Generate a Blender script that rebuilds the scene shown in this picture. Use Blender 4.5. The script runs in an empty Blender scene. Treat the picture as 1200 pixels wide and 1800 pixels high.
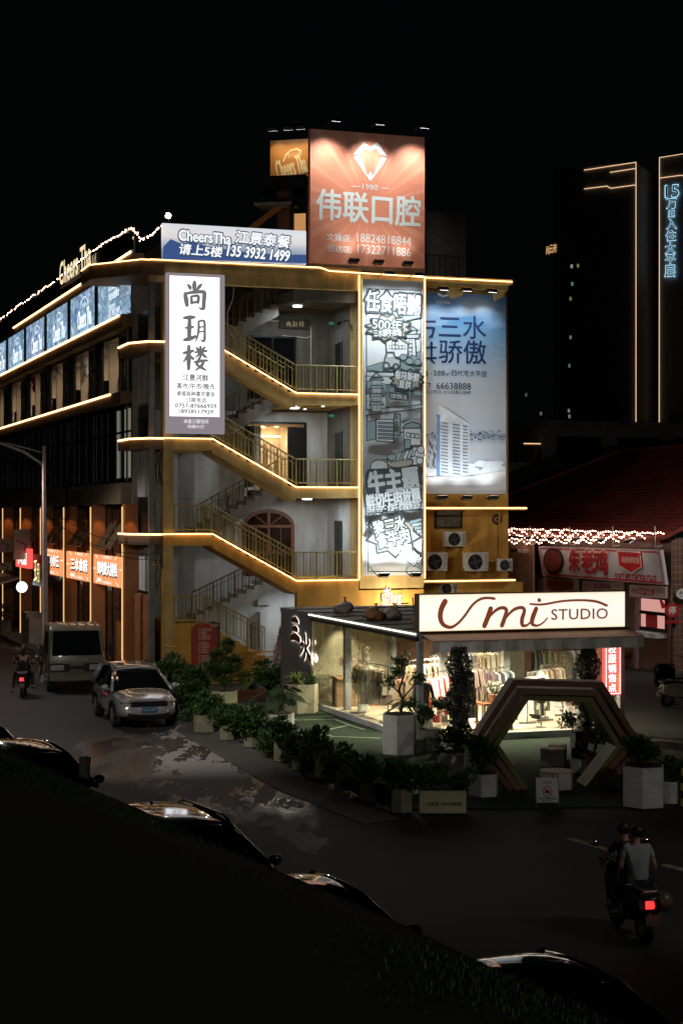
import bpy, math, random
from mathutils import Vector, Matrix
random.seed(7)
R = math.radians
scn = bpy.context.scene
H = 6.2                       # eye height above the street (the photographer stands on a levee)
# ---------------------------------------------------------------- camera
cam_d = bpy.data.cameras.new("camera"); cam = bpy.data.objects.new("camera", cam_d)
scn.collection.objects.link(cam); scn.camera = cam
cam.location = (0, 0, H); cam.rotation_euler = (R(90), 0, 0)
cam_d.sensor_fit = 'VERTICAL'; cam_d.sensor_height = 36; cam_d.lens = 60
cam_d.clip_start = 0.1; cam_d.clip_end = 2000
# ---------------------------------------------------------------- world (night sky, faint city glow)
w = bpy.data.worlds.new("World"); scn.world = w; w.use_nodes = True
bg = w.node_tree.nodes["Background"]
bg.inputs[0].default_value = (0.62, 0.86, 0.90, 1); bg.inputs[1].default_value = 0.0014
scn.view_settings.view_transform = 'Standard'; scn.view_settings.look = 'None'
scn.view_settings.exposure = 0; scn.view_settings.gamma = 1
cy = scn.cycles
cy.use_denoising = True; cy.max_bounces = 6; cy.diffuse_bounces = 3; cy.glossy_bounces = 3
cy.transparent_max_bounces = 12; cy.caustics_reflective = False; cy.caustics_refractive = False
cy.sample_clamp_indirect = 3; cy.use_light_tree = True

# ---------------------------------------------------------------- materials
MATS = {}
def mat(name, col, rough=.6, metal=0., var=.22, scale=2.5, bump=.0, spec=.4, coat=0., streak=0.):
    if name in MATS: return MATS[name]
    m = bpy.data.materials.new(name); m.use_nodes = True; nt = m.node_tree; b = nt.nodes["Principled BSDF"]
    b.inputs["Roughness"].default_value = rough; b.inputs["Metallic"].default_value = metal
    b.inputs["Specular IOR Level"].default_value = spec; b.inputs["Coat Weight"].default_value = coat
    b.inputs["Coat Roughness"].default_value = .03
    tc = nt.nodes.new("ShaderNodeTexCoord")
    n = nt.nodes.new("ShaderNodeTexNoise"); n.inputs["Scale"].default_value = scale; n.inputs["Detail"].default_value = 7
    n.inputs["Roughness"].default_value = .62
    nt.links.new(tc.outputs["Object"], n.inputs["Vector"])
    r = nt.nodes.new("ShaderNodeValToRGB"); r.color_ramp.elements[0].position = .3; r.color_ramp.elements[1].position = .72
    r.color_ramp.elements[0].color = tuple(max(0, c*(1-var)) for c in col)+(1,)
    r.color_ramp.elements[1].color = tuple(min(1, c*(1+var)) for c in col)+(1,)
    nt.links.new(n.outputs["Fac"], r.inputs[0]); out = r.outputs[0]
    if streak:                                    # rain streaks and grime running down the wall
        mp = nt.nodes.new("ShaderNodeMapping"); mp.inputs["Scale"].default_value = (1.5, 1.5, .3); nt.links.new(tc.outputs["Object"], mp.inputs[0])
        n3 = nt.nodes.new("ShaderNodeTexNoise"); n3.inputs["Scale"].default_value = 1.6; n3.inputs["Detail"].default_value = 8; nt.links.new(mp.outputs[0], n3.inputs["Vector"])
        r3 = nt.nodes.new("ShaderNodeValToRGB"); r3.color_ramp.elements[0].position = .36; r3.color_ramp.elements[1].position = .6; v3 = 1-streak
        r3.color_ramp.elements[0].color = (v3, v3*.97, v3*.93, 1); nt.links.new(n3.outputs["Fac"], r3.inputs[0])
        mx = nt.nodes.new("ShaderNodeMix"); mx.data_type = 'RGBA'; mx.blend_type = 'MULTIPLY'; mx.inputs["Factor"].default_value = 1
        nt.links.new(out, mx.inputs["A"]); nt.links.new(r3.outputs[0], mx.inputs["B"]); out = mx.outputs["Result"]
    nt.links.new(out, b.inputs["Base Color"])
    if bump:
        n2 = nt.nodes.new("ShaderNodeTexNoise"); n2.inputs["Scale"].default_value = scale*12; n2.inputs["Detail"].default_value = 4
        nt.links.new(tc.outputs["Object"], n2.inputs["Vector"])
        bp = nt.nodes.new("ShaderNodeBump"); bp.inputs["Strength"].default_value = bump; bp.inputs["Distance"].default_value = .03
        nt.links.new(n2.outputs["Fac"], bp.inputs["Height"]); nt.links.new(bp.outputs[0], b.inputs["Normal"])
    MATS[name] = m; return m
def emi(name, col, s=1.):
    if name in MATS: return MATS[name]
    m = bpy.data.materials.new(name); m.use_nodes = True; nt = m.node_tree; nt.nodes.clear()
    e = nt.nodes.new("ShaderNodeEmission"); o = nt.nodes.new("ShaderNodeOutputMaterial")
    e.inputs[0].default_value = tuple(col)+(1,); e.inputs[1].default_value = s
    nt.links.new(e.outputs[0], o.inputs[0]); MATS[name] = m; return m
def glass(name, tint=(.9, .95, .93), f=.09):
    if name in MATS: return MATS[name]
    m = bpy.data.materials.new(name); m.use_nodes = True; nt = m.node_tree; nt.nodes.clear()
    t = nt.nodes.new("ShaderNodeBsdfTransparent"); t.inputs[0].default_value = tint+(1,)
    g = nt.nodes.new("ShaderNodeBsdfGlossy"); g.inputs["Roughness"].default_value = .02
    lw = nt.nodes.new("ShaderNodeLayerWeight"); lw.inputs[0].default_value = .25
    ma = nt.nodes.new("ShaderNodeMath"); ma.operation = 'MULTIPLY_ADD'; ma.inputs[1].default_value = .5; ma.inputs[2].default_value = f
    nt.links.new(lw.outputs["Facing"], ma.inputs[0])
    mx = nt.nodes.new("ShaderNodeMixShader"); o = nt.nodes.new("ShaderNodeOutputMaterial")
    nt.links.new(ma.outputs[0], mx.inputs[0]); nt.links.new(t.outputs[0], mx.inputs[1]); nt.links.new(g.outputs[0], mx.inputs[2])
    nt.links.new(mx.outputs[0], o.inputs[0]); MATS[name] = m; return m
def leafmat(name, a, b, rough=.5):
    if name in MATS: return MATS[name]
    m = bpy.data.materials.new(name); m.use_nodes = True; nt = m.node_tree; p = nt.nodes["Principled BSDF"]
    p.inputs["Roughness"].default_value = rough; p.inputs["Specular IOR Level"].default_value = .3
    g = nt.nodes.new("ShaderNodeNewGeometry"); r = nt.nodes.new("ShaderNodeValToRGB")
    r.color_ramp.elements[0].color = a+(1,); r.color_ramp.elements[1].color = b+(1,)
    nt.links.new(g.outputs["Random Per Island"], r.inputs[0]); nt.links.new(r.outputs[0], p.inputs["Base Color"])
    MATS[name] = m; return m
ochre = mat("ochre_paint", (.62, .33, .06), .75, var=.16, scale=1.1, bump=.12, streak=.24)
coolochre = mat("weathered_ochre_paint", (.54, .38, .14), .8, var=.25, scale=.9, bump=.15, streak=.24)  # copy of the ochre with cooler, dimmer light put into its colour
railp = mat("olive_yellow_rail_paint", (.32, .27, .09), .45, var=.2)
whitew = mat("white_wall_paint", (.52, .53, .53), .8, var=.12, scale=.8, bump=.1, streak=.24)
greyw = mat("grey_wall_paint", (.13, .125, .11), .8, var=.2, scale=.9, bump=.1, streak=.24)
conc = mat("grey_concrete", (.21, .2, .18), .85, var=.3, scale=1.4, bump=.2, streak=.24)
brownc = mat("brown_cladding", (.16, .095, .05), .6, var=.3, scale=1.2, bump=.1, streak=.24)
dark = mat("dark_metal", (.018, .018, .018), .4, .3)
black = mat("black_paint", (.008, .008, .009), .35)
steel = mat("grey_steel", (.28, .28, .28), .4, .7)
greyp = mat("grey_painted_post", (.3, .32, .33), .45)
whitep = mat("white_planter_plaster", (.66, .66, .63), .7, var=.14, scale=3, bump=.06)
creamp = mat("cream_planter_paint", (.55, .52, .32), .7, var=.18, scale=3, bump=.06)
wood = mat("oak_wood", (.33, .16, .075), .5, var=.3, scale=4)
acw = mat("aged_white_metal", (.5, .5, .45), .5, var=.15)
rub = mat("black_rubber", (.012, .012, .012), .7)
clear = glass("clear_glass")
dkglass = mat("dark_window_glass", (.006, .007, .008), .04, var=.1, spec=.6)
tintg = glass("tinted_glass", (.35, .37, .38), .12)
LED = emi("warm_led_strip", (1, .55, .22), 5.2)
LEDC = emi("cool_white_led", (1, .93, .78), 5.)
WHT = emi("white_lamp", (.9, 1, .97), 8.)
WARM = emi("warm_lamp", (1, .72, .4), 8.)

# ---------------------------------------------------------------- objects, frames, mesh builder
C = scn.collection
ORG = {}
class Fr:
    """facade frame: x to the right along the wall, y into the wall, z up"""
    def __init__(s, ox, oy, ang): s.ox, s.oy, s.a = ox, oy, R(ang); s.c, s.s = math.cos(s.a), math.sin(s.a)
    def pt(s, a, b, z=0): return Vector((s.ox+a*s.c-b*s.s, s.oy+a*s.s+b*s.c, z))
    def px(s, x, y, b=0.):                       # point of wall plane y=b measured in the photograph
        q = (x-600)/3000; a = (q*(s.oy+b*s.c)-s.ox+b*s.s)/(s.c-q*s.s)
        return a, H-(y-900)*(s.oy+a*s.s+b*s.c)/3000
    def pa(s, x, y, a=0.):                       # same for a side plane x=a
        q = (x-600)/3000; b = (s.ox+a*s.c-q*(s.oy+a*s.s))/(s.s+q*s.c)
        return b, H-(y-900)*(s.oy+a*s.s+b*s.c)/3000
def gnd(x, y, z=0.):
    Y = 3000*(H-z)/(y-900); return Vector(((x-600)/3000*Y, Y, z))
F = Fr(-6.36, 61, 18.9)        # stair tower front
W = Fr(-7.80, 63.6, -70.3)     # long side wing along the street
K = Fr(2.08, 45.6, 18.9)       # clothes shop
def tag(o, label=None, cat=None, group=None, kind=None):
    for k, v in (("label", label), ("category", cat), ("group", group), ("kind", kind)):
        if v: o[k] = v
    return o
def thing(name, label, cat, loc=(0, 0, 0), rot=0., group=None):
    o = bpy.data.objects.new(name, None); C.objects.link(o); o.location = loc; o.rotation_euler = (0, 0, rot)
    o.empty_display_size = .2; ORG[o] = (0, 0, 0); return tag(o, label, cat, group)
def fthing(name, label, cat, fr, a, b, z, group=None):
    o = thing(name, label, cat, fr.pt(a, b, z), fr.a, group); ORG[o] = (a, b, z); return o
def copy_tree(o, parent=None):
    c = o.copy(); C.objects.link(c)
    if parent: c.parent = parent
    for ch in list(o.children): copy_tree(ch, c)
    return c
def glyphs(s, bold=0., shear=0., sp=1.):
    cu = bpy.data.curves.new("t", 'FONT'); cu.body = s; cu.offset = bold; cu.resolution_u = 3; cu.shear = shear; cu.space_character = sp
    ob = bpy.data.objects.new("t", cu); me = ob.to_mesh()
    vs = [(v.co.x, v.co.y) for v in me.vertices]; fs = [tuple(p.vertices) for p in me.polygons]
    ob.to_mesh_clear(); bpy.data.objects.remove(ob); bpy.data.curves.remove(cu)
    return vs, fs
def cr(p, n=6):                                   # Catmull-Rom through tuples
    if len(p) < 3: n = max(n, 2)
    out = []; L = len(p)
    for i in range(L-1):
        a, b, c, d = p[max(i-1, 0)], p[i], p[i+1], p[min(i+2, L-1)]
        for k in range(n):
            t = k/n
            out.append(tuple(.5*(2*b[j]+(c[j]-a[j])*t+(2*a[j]-5*b[j]+4*c[j]-d[j])*t*t+(3*b[j]-a[j]-3*c[j]+d[j])*t**3) for j in range(len(b))))
    out.append(tuple(p[-1])); return out
class MB:
    def __init__(s): s.v, s.f = [], []
    def add(s, vs, fs):
        o = len(s.v); s.v += [tuple(v) for v in vs]; s.f += [tuple(i+o for i in f) for f in fs]; return s
    def box(s, x0, x1, y0, y1, z0, z1):
        return s.add([(x0,y0,z0),(x1,y0,z0),(x1,y1,z0),(x0,y1,z0),(x0,y0,z1),(x1,y0,z1),(x1,y1,z1),(x0,y1,z1)],
                     [(0,3,2,1),(4,5,6,7),(0,1,5,4),(1,2,6,5),(2,3,7,6),(3,0,4,7)])
    def prism(s, p, y0, y1):                      # polygon in x,z pushed through y
        n = len(p); ar = sum(p[i][0]*p[(i+1)%n][1]-p[(i+1)%n][0]*p[i][1] for i in range(n))
        if ar < 0: p = p[::-1]
        return s.add([(x,y0,z) for x,z in p]+[(x,y1,z) for x,z in p],
                     [tuple(range(n)), tuple(range(2*n-1,n-1,-1))]+[(i,i+n,(i+1)%n+n,(i+1)%n) for i in range(n)])
    def slab(s, p, z0, z1):                       # polygon in x,y pushed through z
        n = len(p); ar = sum(p[i][0]*p[(i+1)%n][1]-p[(i+1)%n][0]*p[i][1] for i in range(n))
        if ar < 0: p = p[::-1]
        return s.add([(x,y,z1) for x,y in p]+[(x,y,z0) for x,y in p],
                     [tuple(range(n)), tuple(range(2*n-1,n-1,-1))]+[(i,i+n,(i+1)%n+n,(i+1)%n) for i in range(n)])
    def poly(s, p, y): return s.add([(x,y,z) for x,z in p], [tuple(range(len(p)))])
    def tube(s, pts, r, n=6, cap=True):
        pts = [Vector(p) for p in pts]; rr = r if isinstance(r, (list, tuple)) else [r]*len(pts); vs = []
        for i, p in enumerate(pts):
            d = (pts[min(i+1, len(pts)-1)]-pts[max(i-1, 0)]).normalized()
            u = d.cross(Vector((0, 0, 1)) if abs(d.z) < .9 else Vector((1, 0, 0))).normalized(); v = d.cross(u)
            vs += [tuple(p+(u*math.cos(2*math.pi*k/n)+v*math.sin(2*math.pi*k/n))*rr[i]) for k in range(n)]
        fs = [(i*n+k, i*n+(k+1)%n, (i+1)*n+(k+1)%n, (i+1)*n+k) for i in range(len(pts)-1) for k in range(n)]
        if cap: fs += [tuple(range(n))[::-1], tuple(range((len(pts)-1)*n, len(pts)*n))]
        return s.add(vs, fs)
    def lathe(s, prof, n=12, c=(0, 0, 0)):        # profile (r,z)
        vs = [(c[0]+r*math.cos(2*math.pi*k/n), c[1]+r*math.sin(2*math.pi*k/n), c[2]+z) for r, z in prof for k in range(n)]
        fs = [(i*n+k, i*n+(k+1)%n, (i+1)*n+(k+1)%n, (i+1)*n+k) for i in range(len(prof)-1) for k in range(n)]
        return s.add(vs, fs)
    def ball(s, c, r, n=8, m=6):
        rx, ry, rz = r if isinstance(r, (tuple, list)) else (r, r, r); vs, fs = [], []
        for i in range(m+1):
            t = math.pi*i/m
            vs += [(c[0]+rx*math.sin(t)*math.cos(2*math.pi*k/n), c[1]+ry*math.sin(t)*math.sin(2*math.pi*k/n), c[2]-rz*math.cos(t)) for k in range(n)]
        fs = [(i*n+k, i*n+(k+1)%n, (i+1)*n+(k+1)%n, (i+1)*n+k) for i in range(m) for k in range(n)]
        return s.add(vs, fs)
    def wheel(s, c, r, wd, n=20):                 # axis along y
        p = [(r*.55, -wd/2), (r*.93, -wd/2), (r, -wd*.3), (r, wd*.3), (r*.93, wd/2), (r*.55, wd/2)]
        vs = [(c[0]+a*math.cos(2*math.pi*k/n), c[1]+b, c[2]+a*math.sin(2*math.pi*k/n)) for a, b in p for k in range(n)]
        fs = [(i*n+k, (i+1)*n+k, (i+1)*n+(k+1)%n, i*n+(k+1)%n) for i in range(len(p)-1) for k in range(n)]
        return s.add(vs, fs+[tuple(range(n)), tuple(range(len(p)*n-1, (len(p)-1)*n-1, -1))])
    def text(s, t, cx, cz, w, h, y, bold=0., shear=0., rot=0., sp=1.):
        vs, fs = glyphs(t, 0, shear, sp)
        if not vs: return s
        xs = [v[0] for v in vs]; zs = [v[1] for v in vs]; x0, x1, z0, z1 = min(xs), max(xs), min(zs), max(zs)
        kx = w/(x1-x0) if w else h/(z1-z0); kz = h/(z1-z0) if h else kx
        c, n = math.cos(rot), math.sin(rot); out = []
        for x, z in vs:
            X, Z = (x-(x0+x1)/2)*kx, (z-(z0+z1)/2)*kz; out.append((cx+X*c-Z*n, y, cz+X*n+Z*c))
        if bold > 0:                              # heavier weight: the glyph printed again, nudged all round
            rr = bold*kz*.85; nn = 6 if bold < .04 else 10
            for k in range(nn):
                dx, dz = rr*math.cos(2*math.pi*k/nn), rr*math.sin(2*math.pi*k/nn)
                s.add([(a+dx, b+.0002*(k+1)*(1 if s.behind else -1), c+dz) for a, b, c in out], fs)
        return s.add(out, fs)
    behind = True
    def tpx(s, fr, t, x0, y0, x1, y1, b, bold=0., shear=0., rot=0., sp=1.):
        a0, z1 = fr.px(x0, (y0*1.), b); a1, z0 = fr.px(x1, y1, b)
        _, zt = fr.px(x1, y0, b); _, zb = fr.px(x0, y1, b)
        return s.text(t, (a0+a1)/2, (z1+zb+zt+z0)/4, a1-a0, abs((z1-zb)+(zt-z0))/2, b, bold, shear, rot, sp)
    def line(s, p, w, y, closed=False):
        p = [Vector((a, b)) for a, b in p]; n = len(p); vs = []
        for i in range(n):
            a = p[i-1] if (i or closed) else None; b = p[(i+1) % n] if (i < n-1 or closed) else None
            d1 = (p[i]-a).normalized() if a is not None else None; d2 = (b-p[i]).normalized() if b is not None else None
            d1 = d1 or d2; d2 = d2 or d1; t = d1+d2
            t = t.normalized() if t.length > .2 else d1
            nn = Vector((-t.y, t.x)); k = min(2, 1/max(.4, nn.dot(Vector((-d1.y, d1.x)))))
            vs += [(p[i].x+nn.x*w/2*k, y, p[i].y+nn.y*w/2*k), (p[i].x-nn.x*w/2*k, y, p[i].y-nn.y*w/2*k)]
        m = n if closed else n-1
        return s.add(vs, [(2*i, 2*i+1, 2*((i+1) % n)+1, 2*((i+1) % n)) for i in range(m)])
    def brush(s, p, y, n=7):                      # (x,z,width) stroke, rounded ends
        q = cr(p, n); vs = []; L = len(q)
        for i, (x, z, wd) in enumerate(q):
            a = q[max(i-1, 0)]; b = q[min(i+1, L-1)]; dx, dz = b[0]-a[0], b[1]-a[1]; l = math.hypot(dx, dz) or 1
            vs += [(x-dz/l*wd/2, y, z+dx/l*wd/2), (x+dz/l*wd/2, y, z-dx/l*wd/2)]
        s.add(vs, [(2*i, 2*i+1, 2*i+3, 2*i+2) for i in range(L-1)])
        for e, (x, z, wd) in ((0, q[0]), (1, q[-1])):
            s.add([(x+wd*.5*math.cos(k*math.pi/5), y-.0015*(1+e), z+wd*.5*math.sin(k*math.pi/5)) for k in range(10)], [tuple(range(10))])
        return s
    def xf(s, m, i0=0):
        s.v[i0:] = [tuple(m @ Vector(v)) for v in s.v[i0:]]; return s
    def mesh(s, name, m, org=(0, 0, 0), smooth=False):
        me = bpy.data.meshes.new(name); me.from_pydata([(a-org[0], b-org[1], c-org[2]) for a, b, c in s.v], [], s.f)
        if m: me.materials.append(m)
        if smooth: me.polygons.foreach_set("use_smooth", [True]*len(me.polygons))
        me.update(); return me
    def build(s, name, m, parent=None, smooth=False, bevel=0., label=None):
        org = ORG.get(parent, (0, 0, 0)); me = s.mesh(name, m, org, smooth)
        o = bpy.data.objects.new(name, me); C.objects.link(o); o.parent = parent; ORG[o] = org
        if bevel:
            b = o.modifiers.new("bevel", 'BEVEL'); b.width = bevel; b.segments = 2; b.limit_method = 'ANGLE'
        if label: o["label"] = label
        return o
def B(*a): return MB().box(*a)
def lamp(kind, parent, loc, energy, col, target=None, size=.2, spot=None, blend=.6, name="light"):
    d = bpy.data.lights.new(name, kind); d.energy = energy; d.color = col
    if kind == 'AREA': d.shape = 'DISK'; d.size = size
    else: d.shadow_soft_size = size
    if kind == 'SPOT': d.spot_size = R(spot); d.spot_blend = blend
    o = bpy.data.objects.new(name, d); C.objects.link(o); o.parent = parent
    g = ORG.get(parent, (0, 0, 0)); l = Vector(loc)-Vector(g); o.location = l
    if target is not None:
        o.rotation_euler = (Vector(target)-Vector(loc)).to_track_quat('-Z', 'Y').to_euler()
    return o
# ================================================================ SETTING
def ground_mat():
    m = bpy.data.materials.new("street_asphalt"); m.use_nodes = True; nt = m.node_tree; N = nt.nodes; L = nt.links; b = N["Principled BSDF"]
    tc = N.new("ShaderNodeTexCoord")
    def noise(sc, det=6, vec=None, dist=0.):
        n = N.new("ShaderNodeTexNoise"); n.inputs["Scale"].default_value = sc; n.inputs["Detail"].default_value = det
        n.inputs["Distortion"].default_value = dist; L.new(vec or tc.outputs["Object"], n.inputs["Vector"]); return n.outputs["Fac"]
    def mth(op, a, c=None, d=None):
        n = N.new("ShaderNodeMath"); n.operation = op
        for i, v in enumerate((a, c, d)):
            if v is None: continue
            if isinstance(v, (int, float)): n.inputs[i].default_value = v
            else: L.new(v, n.inputs[i])
        return n.outputs[0]
    def ramp(f, p0, p1, c0, c1):
        r = N.new("ShaderNodeValToRGB"); e = r.color_ramp.elements; e[0].position = p0; e[1].position = p1
        e[0].color = c0+(1,); e[1].color = c1+(1,); L.new(f, r.inputs[0]); return r.outputs[0]
    def blob(cx, cy, rx, ry, ang):
        mp = N.new("ShaderNodeMapping"); mp.vector_type = 'TEXTURE'; mp.inputs["Location"].default_value = (cx, cy, 0)
        mp.inputs["Rotation"].default_value = (0, 0, R(ang)); mp.inputs["Scale"].default_value = (rx, ry, 1)
        L.new(tc.outputs["Object"], mp.inputs[0]); v = N.new("ShaderNodeVectorMath"); v.operation = 'LENGTH'; L.new(mp.outputs[0], v.inputs[0]); return v.outputs["Value"]
    st = N.new("ShaderNodeMapping"); st.inputs["Rotation"].default_value = (0, 0, R(25)); st.inputs["Scale"].default_value = (1.6, .42, 1)
    L.new(tc.outputs["Object"], st.inputs[0])
    nz = noise(.85, 12, st.outputs[0], 1.1)
    d = mth('MINIMUM', blob(-3.0, 39.8, 2.2, 6.2, 13), blob(-4.2, 47.5, 1.2, 4.2, 20))
    d = mth('MINIMUM', d, blob(-.95, 33.0, .55, 3.2, 18))
    f = mth('ADD', mth('SUBTRACT', mth('MULTIPLY', nz, 2.1), d), mth('MULTIPLY', mth('SUBTRACT', noise(2.6, 9, st.outputs[0], 1.5), .5), 1.5))                 # >0.. inside dried patches
    patch = ramp(f, .42, .48, (0, 0, 0), (1, 1, 1))
    base = ramp(noise(.35, 8), .3, .7, (.018, .0175, .017), (.036, .035, .033))
    grain = ramp(noise(38, 3), .35, .7, (.55, .55, .55), (1.25, 1.25, 1.25))
    mx = N.new("ShaderNodeMix"); mx.data_type = 'RGBA'; L.new(patch, mx.inputs["Factor"]); L.new(base, mx.inputs["A"]); mx.inputs["B"].default_value = (.36, .345, .34, 1)
    m2 = N.new("ShaderNodeMix"); m2.data_type = 'RGBA'; m2.blend_type = 'MULTIPLY'; m2.inputs["Factor"].default_value = 1
    L.new(mx.outputs["Result"], m2.inputs["A"]); L.new(grain, m2.inputs["B"]); L.new(m2.outputs["Result"], b.inputs["Base Color"])
    wet = ramp(mth('SUBTRACT', mth('MULTIPLY', noise(.5, 5, st.outputs[0]), 2.0), mth('MINIMUM', blob(-3.2, 41, 3.6, 9, 13), blob(-14, 80, 3, 12, 20))), .2, .5, (.75, .75, .75), (.2, .2, .2))
    rg = mth('MAXIMUM', mth('MULTIPLY', patch, .9), wet); L.new(rg, b.inputs["Roughness"])
    bp = N.new("ShaderNodeBump"); bp.inputs["Strength"].default_value = .35; bp.inputs["Distance"].default_value = .01
    L.new(noise(60, 2), bp.inputs["Height"]); L.new(bp.outputs[0], b.inputs["Normal"]); b.inputs["Specular IOR Level"].default_value = .35
    return m
tag(B(-260, 260, -20, 520, -.4, 0).build("ground", ground_mat()), kind="structure")
# pavement along the wing and paved apron beside the planters, with real kerbs
pv = mat("pavement_slabs", (.16, .155, .145), .8, var=.25, scale=1.2, bump=.2)
tag(MB().slab([tuple(W.pt(-48, 0))[:2], tuple(W.pt(-6, 0))[:2], tuple(W.pt(-6, -1.5))[:2], tuple(W.pt(-48, -1.5))[:2]], -.05, .14).build("pavement", pv), kind="structure")
ap = [gnd(*p) for p in ((330, 1262), (470, 1330), (590, 1395), (700, 1440), (640, 1450), (480, 1385), (395, 1335), (310, 1285))]
tag(MB().slab([(v.x, v.y) for v in ap], -.05, .02).build("side_path", mat("path_concrete", (.085, .08, .075), .8, var=.25, scale=1, bump=.2)), kind="structure")
tf = [gnd(*p) for p in ((495, 1225), (760, 1300), (1100, 1285), (1130, 1330), (1100, 1420), (700, 1425), (520, 1345), (375, 1275))]
turf = MB().slab([(v.x, v.y) for v in tf], -.05, .035).build("plaza_turf", mat("green_artificial_turf", (.02, .044, .019), .95, var=.35, scale=6, bump=.8)); tag(turf, kind="structure")
pl = MB()
for pts in (((517, 1268), (590, 1267), (614, 1277), (562, 1288), (520, 1286)), ((562, 1288), (583, 1297), (668, 1300)), ((520, 1268), (505, 1262)), ((614, 1277), (640, 1285))):
    q = [gnd(*p) for p in pts]
    pl.add([], []); i0 = len(pl.v); pl.line([(v.x, v.y) for v in q], .11, 0)
    pl.v[i0:] = [(a, c, .041) for a, _, c in pl.v[i0:]]
tag(pl.build("turf_line", mat("pale_turf_line", (.25, .3, .22), .9)), kind="structure")
# levee: crest plateau and slope down to the street
cd = Vector((.456, -.890)); cn = Vector((.890, .456)); c0 = Vector((-2.65, 13.2)); CZ = 4.37
em = MB(); us = [i*1.2 for i in range(-60, 22)]
prof = [(-60, CZ-.3), (-8, CZ+.0), (-3, CZ+.04), (-1, CZ+.03), (-.25, CZ+.0), (.25, CZ-.12), (1.2, CZ-.85), (3, CZ-2.4), (5.2, 0.0), (5.3, -.3)]
for u in us:
    for o, z in prof:
        p = c0+cd*u+cn*o; em.v.append((p.x, p.y, z+(random.uniform(-.02, .02) if -9 < o < 4 else 0)))
k = len(prof)
em.f = [(i*k+j, i*k+j+1, (i+1)*k+j+1, (i+1)*k+j) for i in range(len(us)-1) for j in range(k-1)]
tag(em.build("embankment", mat("levee_soil", (.02, .03, .012), .95, var=.4, scale=2), smooth=True), kind="structure")
gr = MB()
for i in range(30000):
    u = random.uniform(-3, 11.5); o = random.uniform(-5.5, .5) if i % 3 else random.gauss(.05, .25)
    p = c0+cd*u+cn*o; z = CZ-.24*max(0., o+.25)-(.9*(o-.25) if o > .25 else 0)+.0; h = random.uniform(.006, .02); a = random.uniform(0, 6.28); wd = random.uniform(.003, .007)
    dx, dy = math.cos(a), math.sin(a); b = random.uniform(.2, .9)*h; x, y = p
    gr.add([(x-dy*wd, y+dx*wd, z-.04), (x+dy*wd, y-dx*wd, z-.06), (x+dx*b*.4+dy*wd*.7, y+dy*b*.4-dx*wd*.7, z+h*.6), (x+dx*b, y+dy*b, z+h)], [(0, 1, 2), (0, 2, 3)])
tag(gr.build("grass", leafmat("grass_blades", (.02, .05, .012), (.06, .11, .03))), kind="stuff", label="short dark grass covering the levee crest")
# worn painted line on the street
wl = MB()
for pts in (((1000, 1474), (1092, 1502)), ((1166, 1520), (1215, 1534))):
    q = [gnd(*p) for p in pts]; i0 = len(wl.v); wl.line([(v.x, v.y) for v in q], .17, 0); wl.v[i0:] = [(a, c, .005) for a, _, c in wl.v[i0:]]
tag(wl.build("road_marking", mat("worn_road_paint", (.3, .27, .23), .9, var=.9, scale=7)), kind="structure")

# ================================================================ STAIR TOWER BUILDING
bd = fthing("corner_building", "ochre four storey corner building with open zigzag staircase and warm light strips", "building", F, 0, 0, 0)
FL = [3.72, 7.15, 10.6]; MD = [5.45, 8.88, 12.33]; M0 = 2.2; SD = 3.8
def strip(pts, parent, b=-.05, w_=.034, m=None, nm="light_strip"):
    mb = MB()
    for (a0, z0), (a1, z1) in zip(pts, pts[1:]):
        d = Vector((a1-a0, z1-z0)); d.normalize(); n = Vector((-d.y, d.x))*w_/2
        mb.prism([(a0+n.x, z0+n.y), (a0-n.x, z0-n.y), (a1-n.x, z1-n.y), (a1+n.x, z1+n.y)], b-.03, b)
    return mb.build(nm, m or LED, parent)
# columns, beams
B(0, .37, 0, .45, 0, 14.4).build("column", coolochre, bd)
MB().box(-.52, 7.44, 0, .35, 14.42, 15.12).build("roof_beam", coolochre, bd)
B(-.8, 7.44, -.12, 4, 15.122, 15.22).build("roof_slab", coolochre, bd)
bc = B(7.44, 10.0, 0, 1.1, 3.35, 15.12); bc.build("banner_column", coolochre, bd)
strip([(-.5, 15.19), (5.85, 15.19), (6.2, 15.08), (10.02, 15.02)], bd, -.13)
for a in (7.40, 10.02): strip([(a, 3.7), (a, 15.0)], bd, -.03)
B(5.0, 10.0, .002, .3, 2.6, 3.29).build("lower_beam", ochre, bd)
# flights
def flight(a0, z0, a1, z1, b0, b1, m, n=10, th=.55, nm="stair_flight"):
    top = [];
    for i in range(n):
        x0 = a0+(a1-a0)*i/n; x1 = a0+(a1-a0)*(i+1)/n
        z = (z0-(z0-z1)*i/n) if z0 > z1 else (z0+(z1-z0)*(i+1)/n); z -= 0 if z0 < z1 else (z0-z1)/n
        top += [(x0, z+.002), (x1, z+.002)]
    return MB().prism(top+[(a1, z1-th), (a0, z0-th)], b0, b1).build(nm, m, bd)
for i, (zf, zm) in enumerate(zip(FL, MD)):
    m = ochre if i == 0 else coolochre
    flight(1.8, zm, 4.96, zf, 0, 1.5, m)
    MB().box(4.96, 7.4, 0, SD, zf-.43, zf).build("landing", m, bd)
    MB().box(.37, 1.8, 0.001, SD-.1, zm-.46, zm).box(0, .37, -.03, -.001, zm-.46, zm).build("half_landing", m, bd)
    strip([(-.5, zm-.04), (1.8, zm-.04), (4.96, zf-.04), (7.38, zf-.04)], bd, -.04)
    if i < 2: flight(1.8, zm, 4.96, FL[i+1], 2.2, SD-.1, conc, th=.42)
flight(1.8, MD[2], 4.96, 14.06, 2.2, SD-.1, conc, th=.42)
flight(1.8, M0, 4.96, FL[0], 2.2, SD-.1, whitew, th=.42)
B(.37, 1.55, 0.001, SD-.1, 0, M0).build("plinth", ochre, bd)
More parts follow.
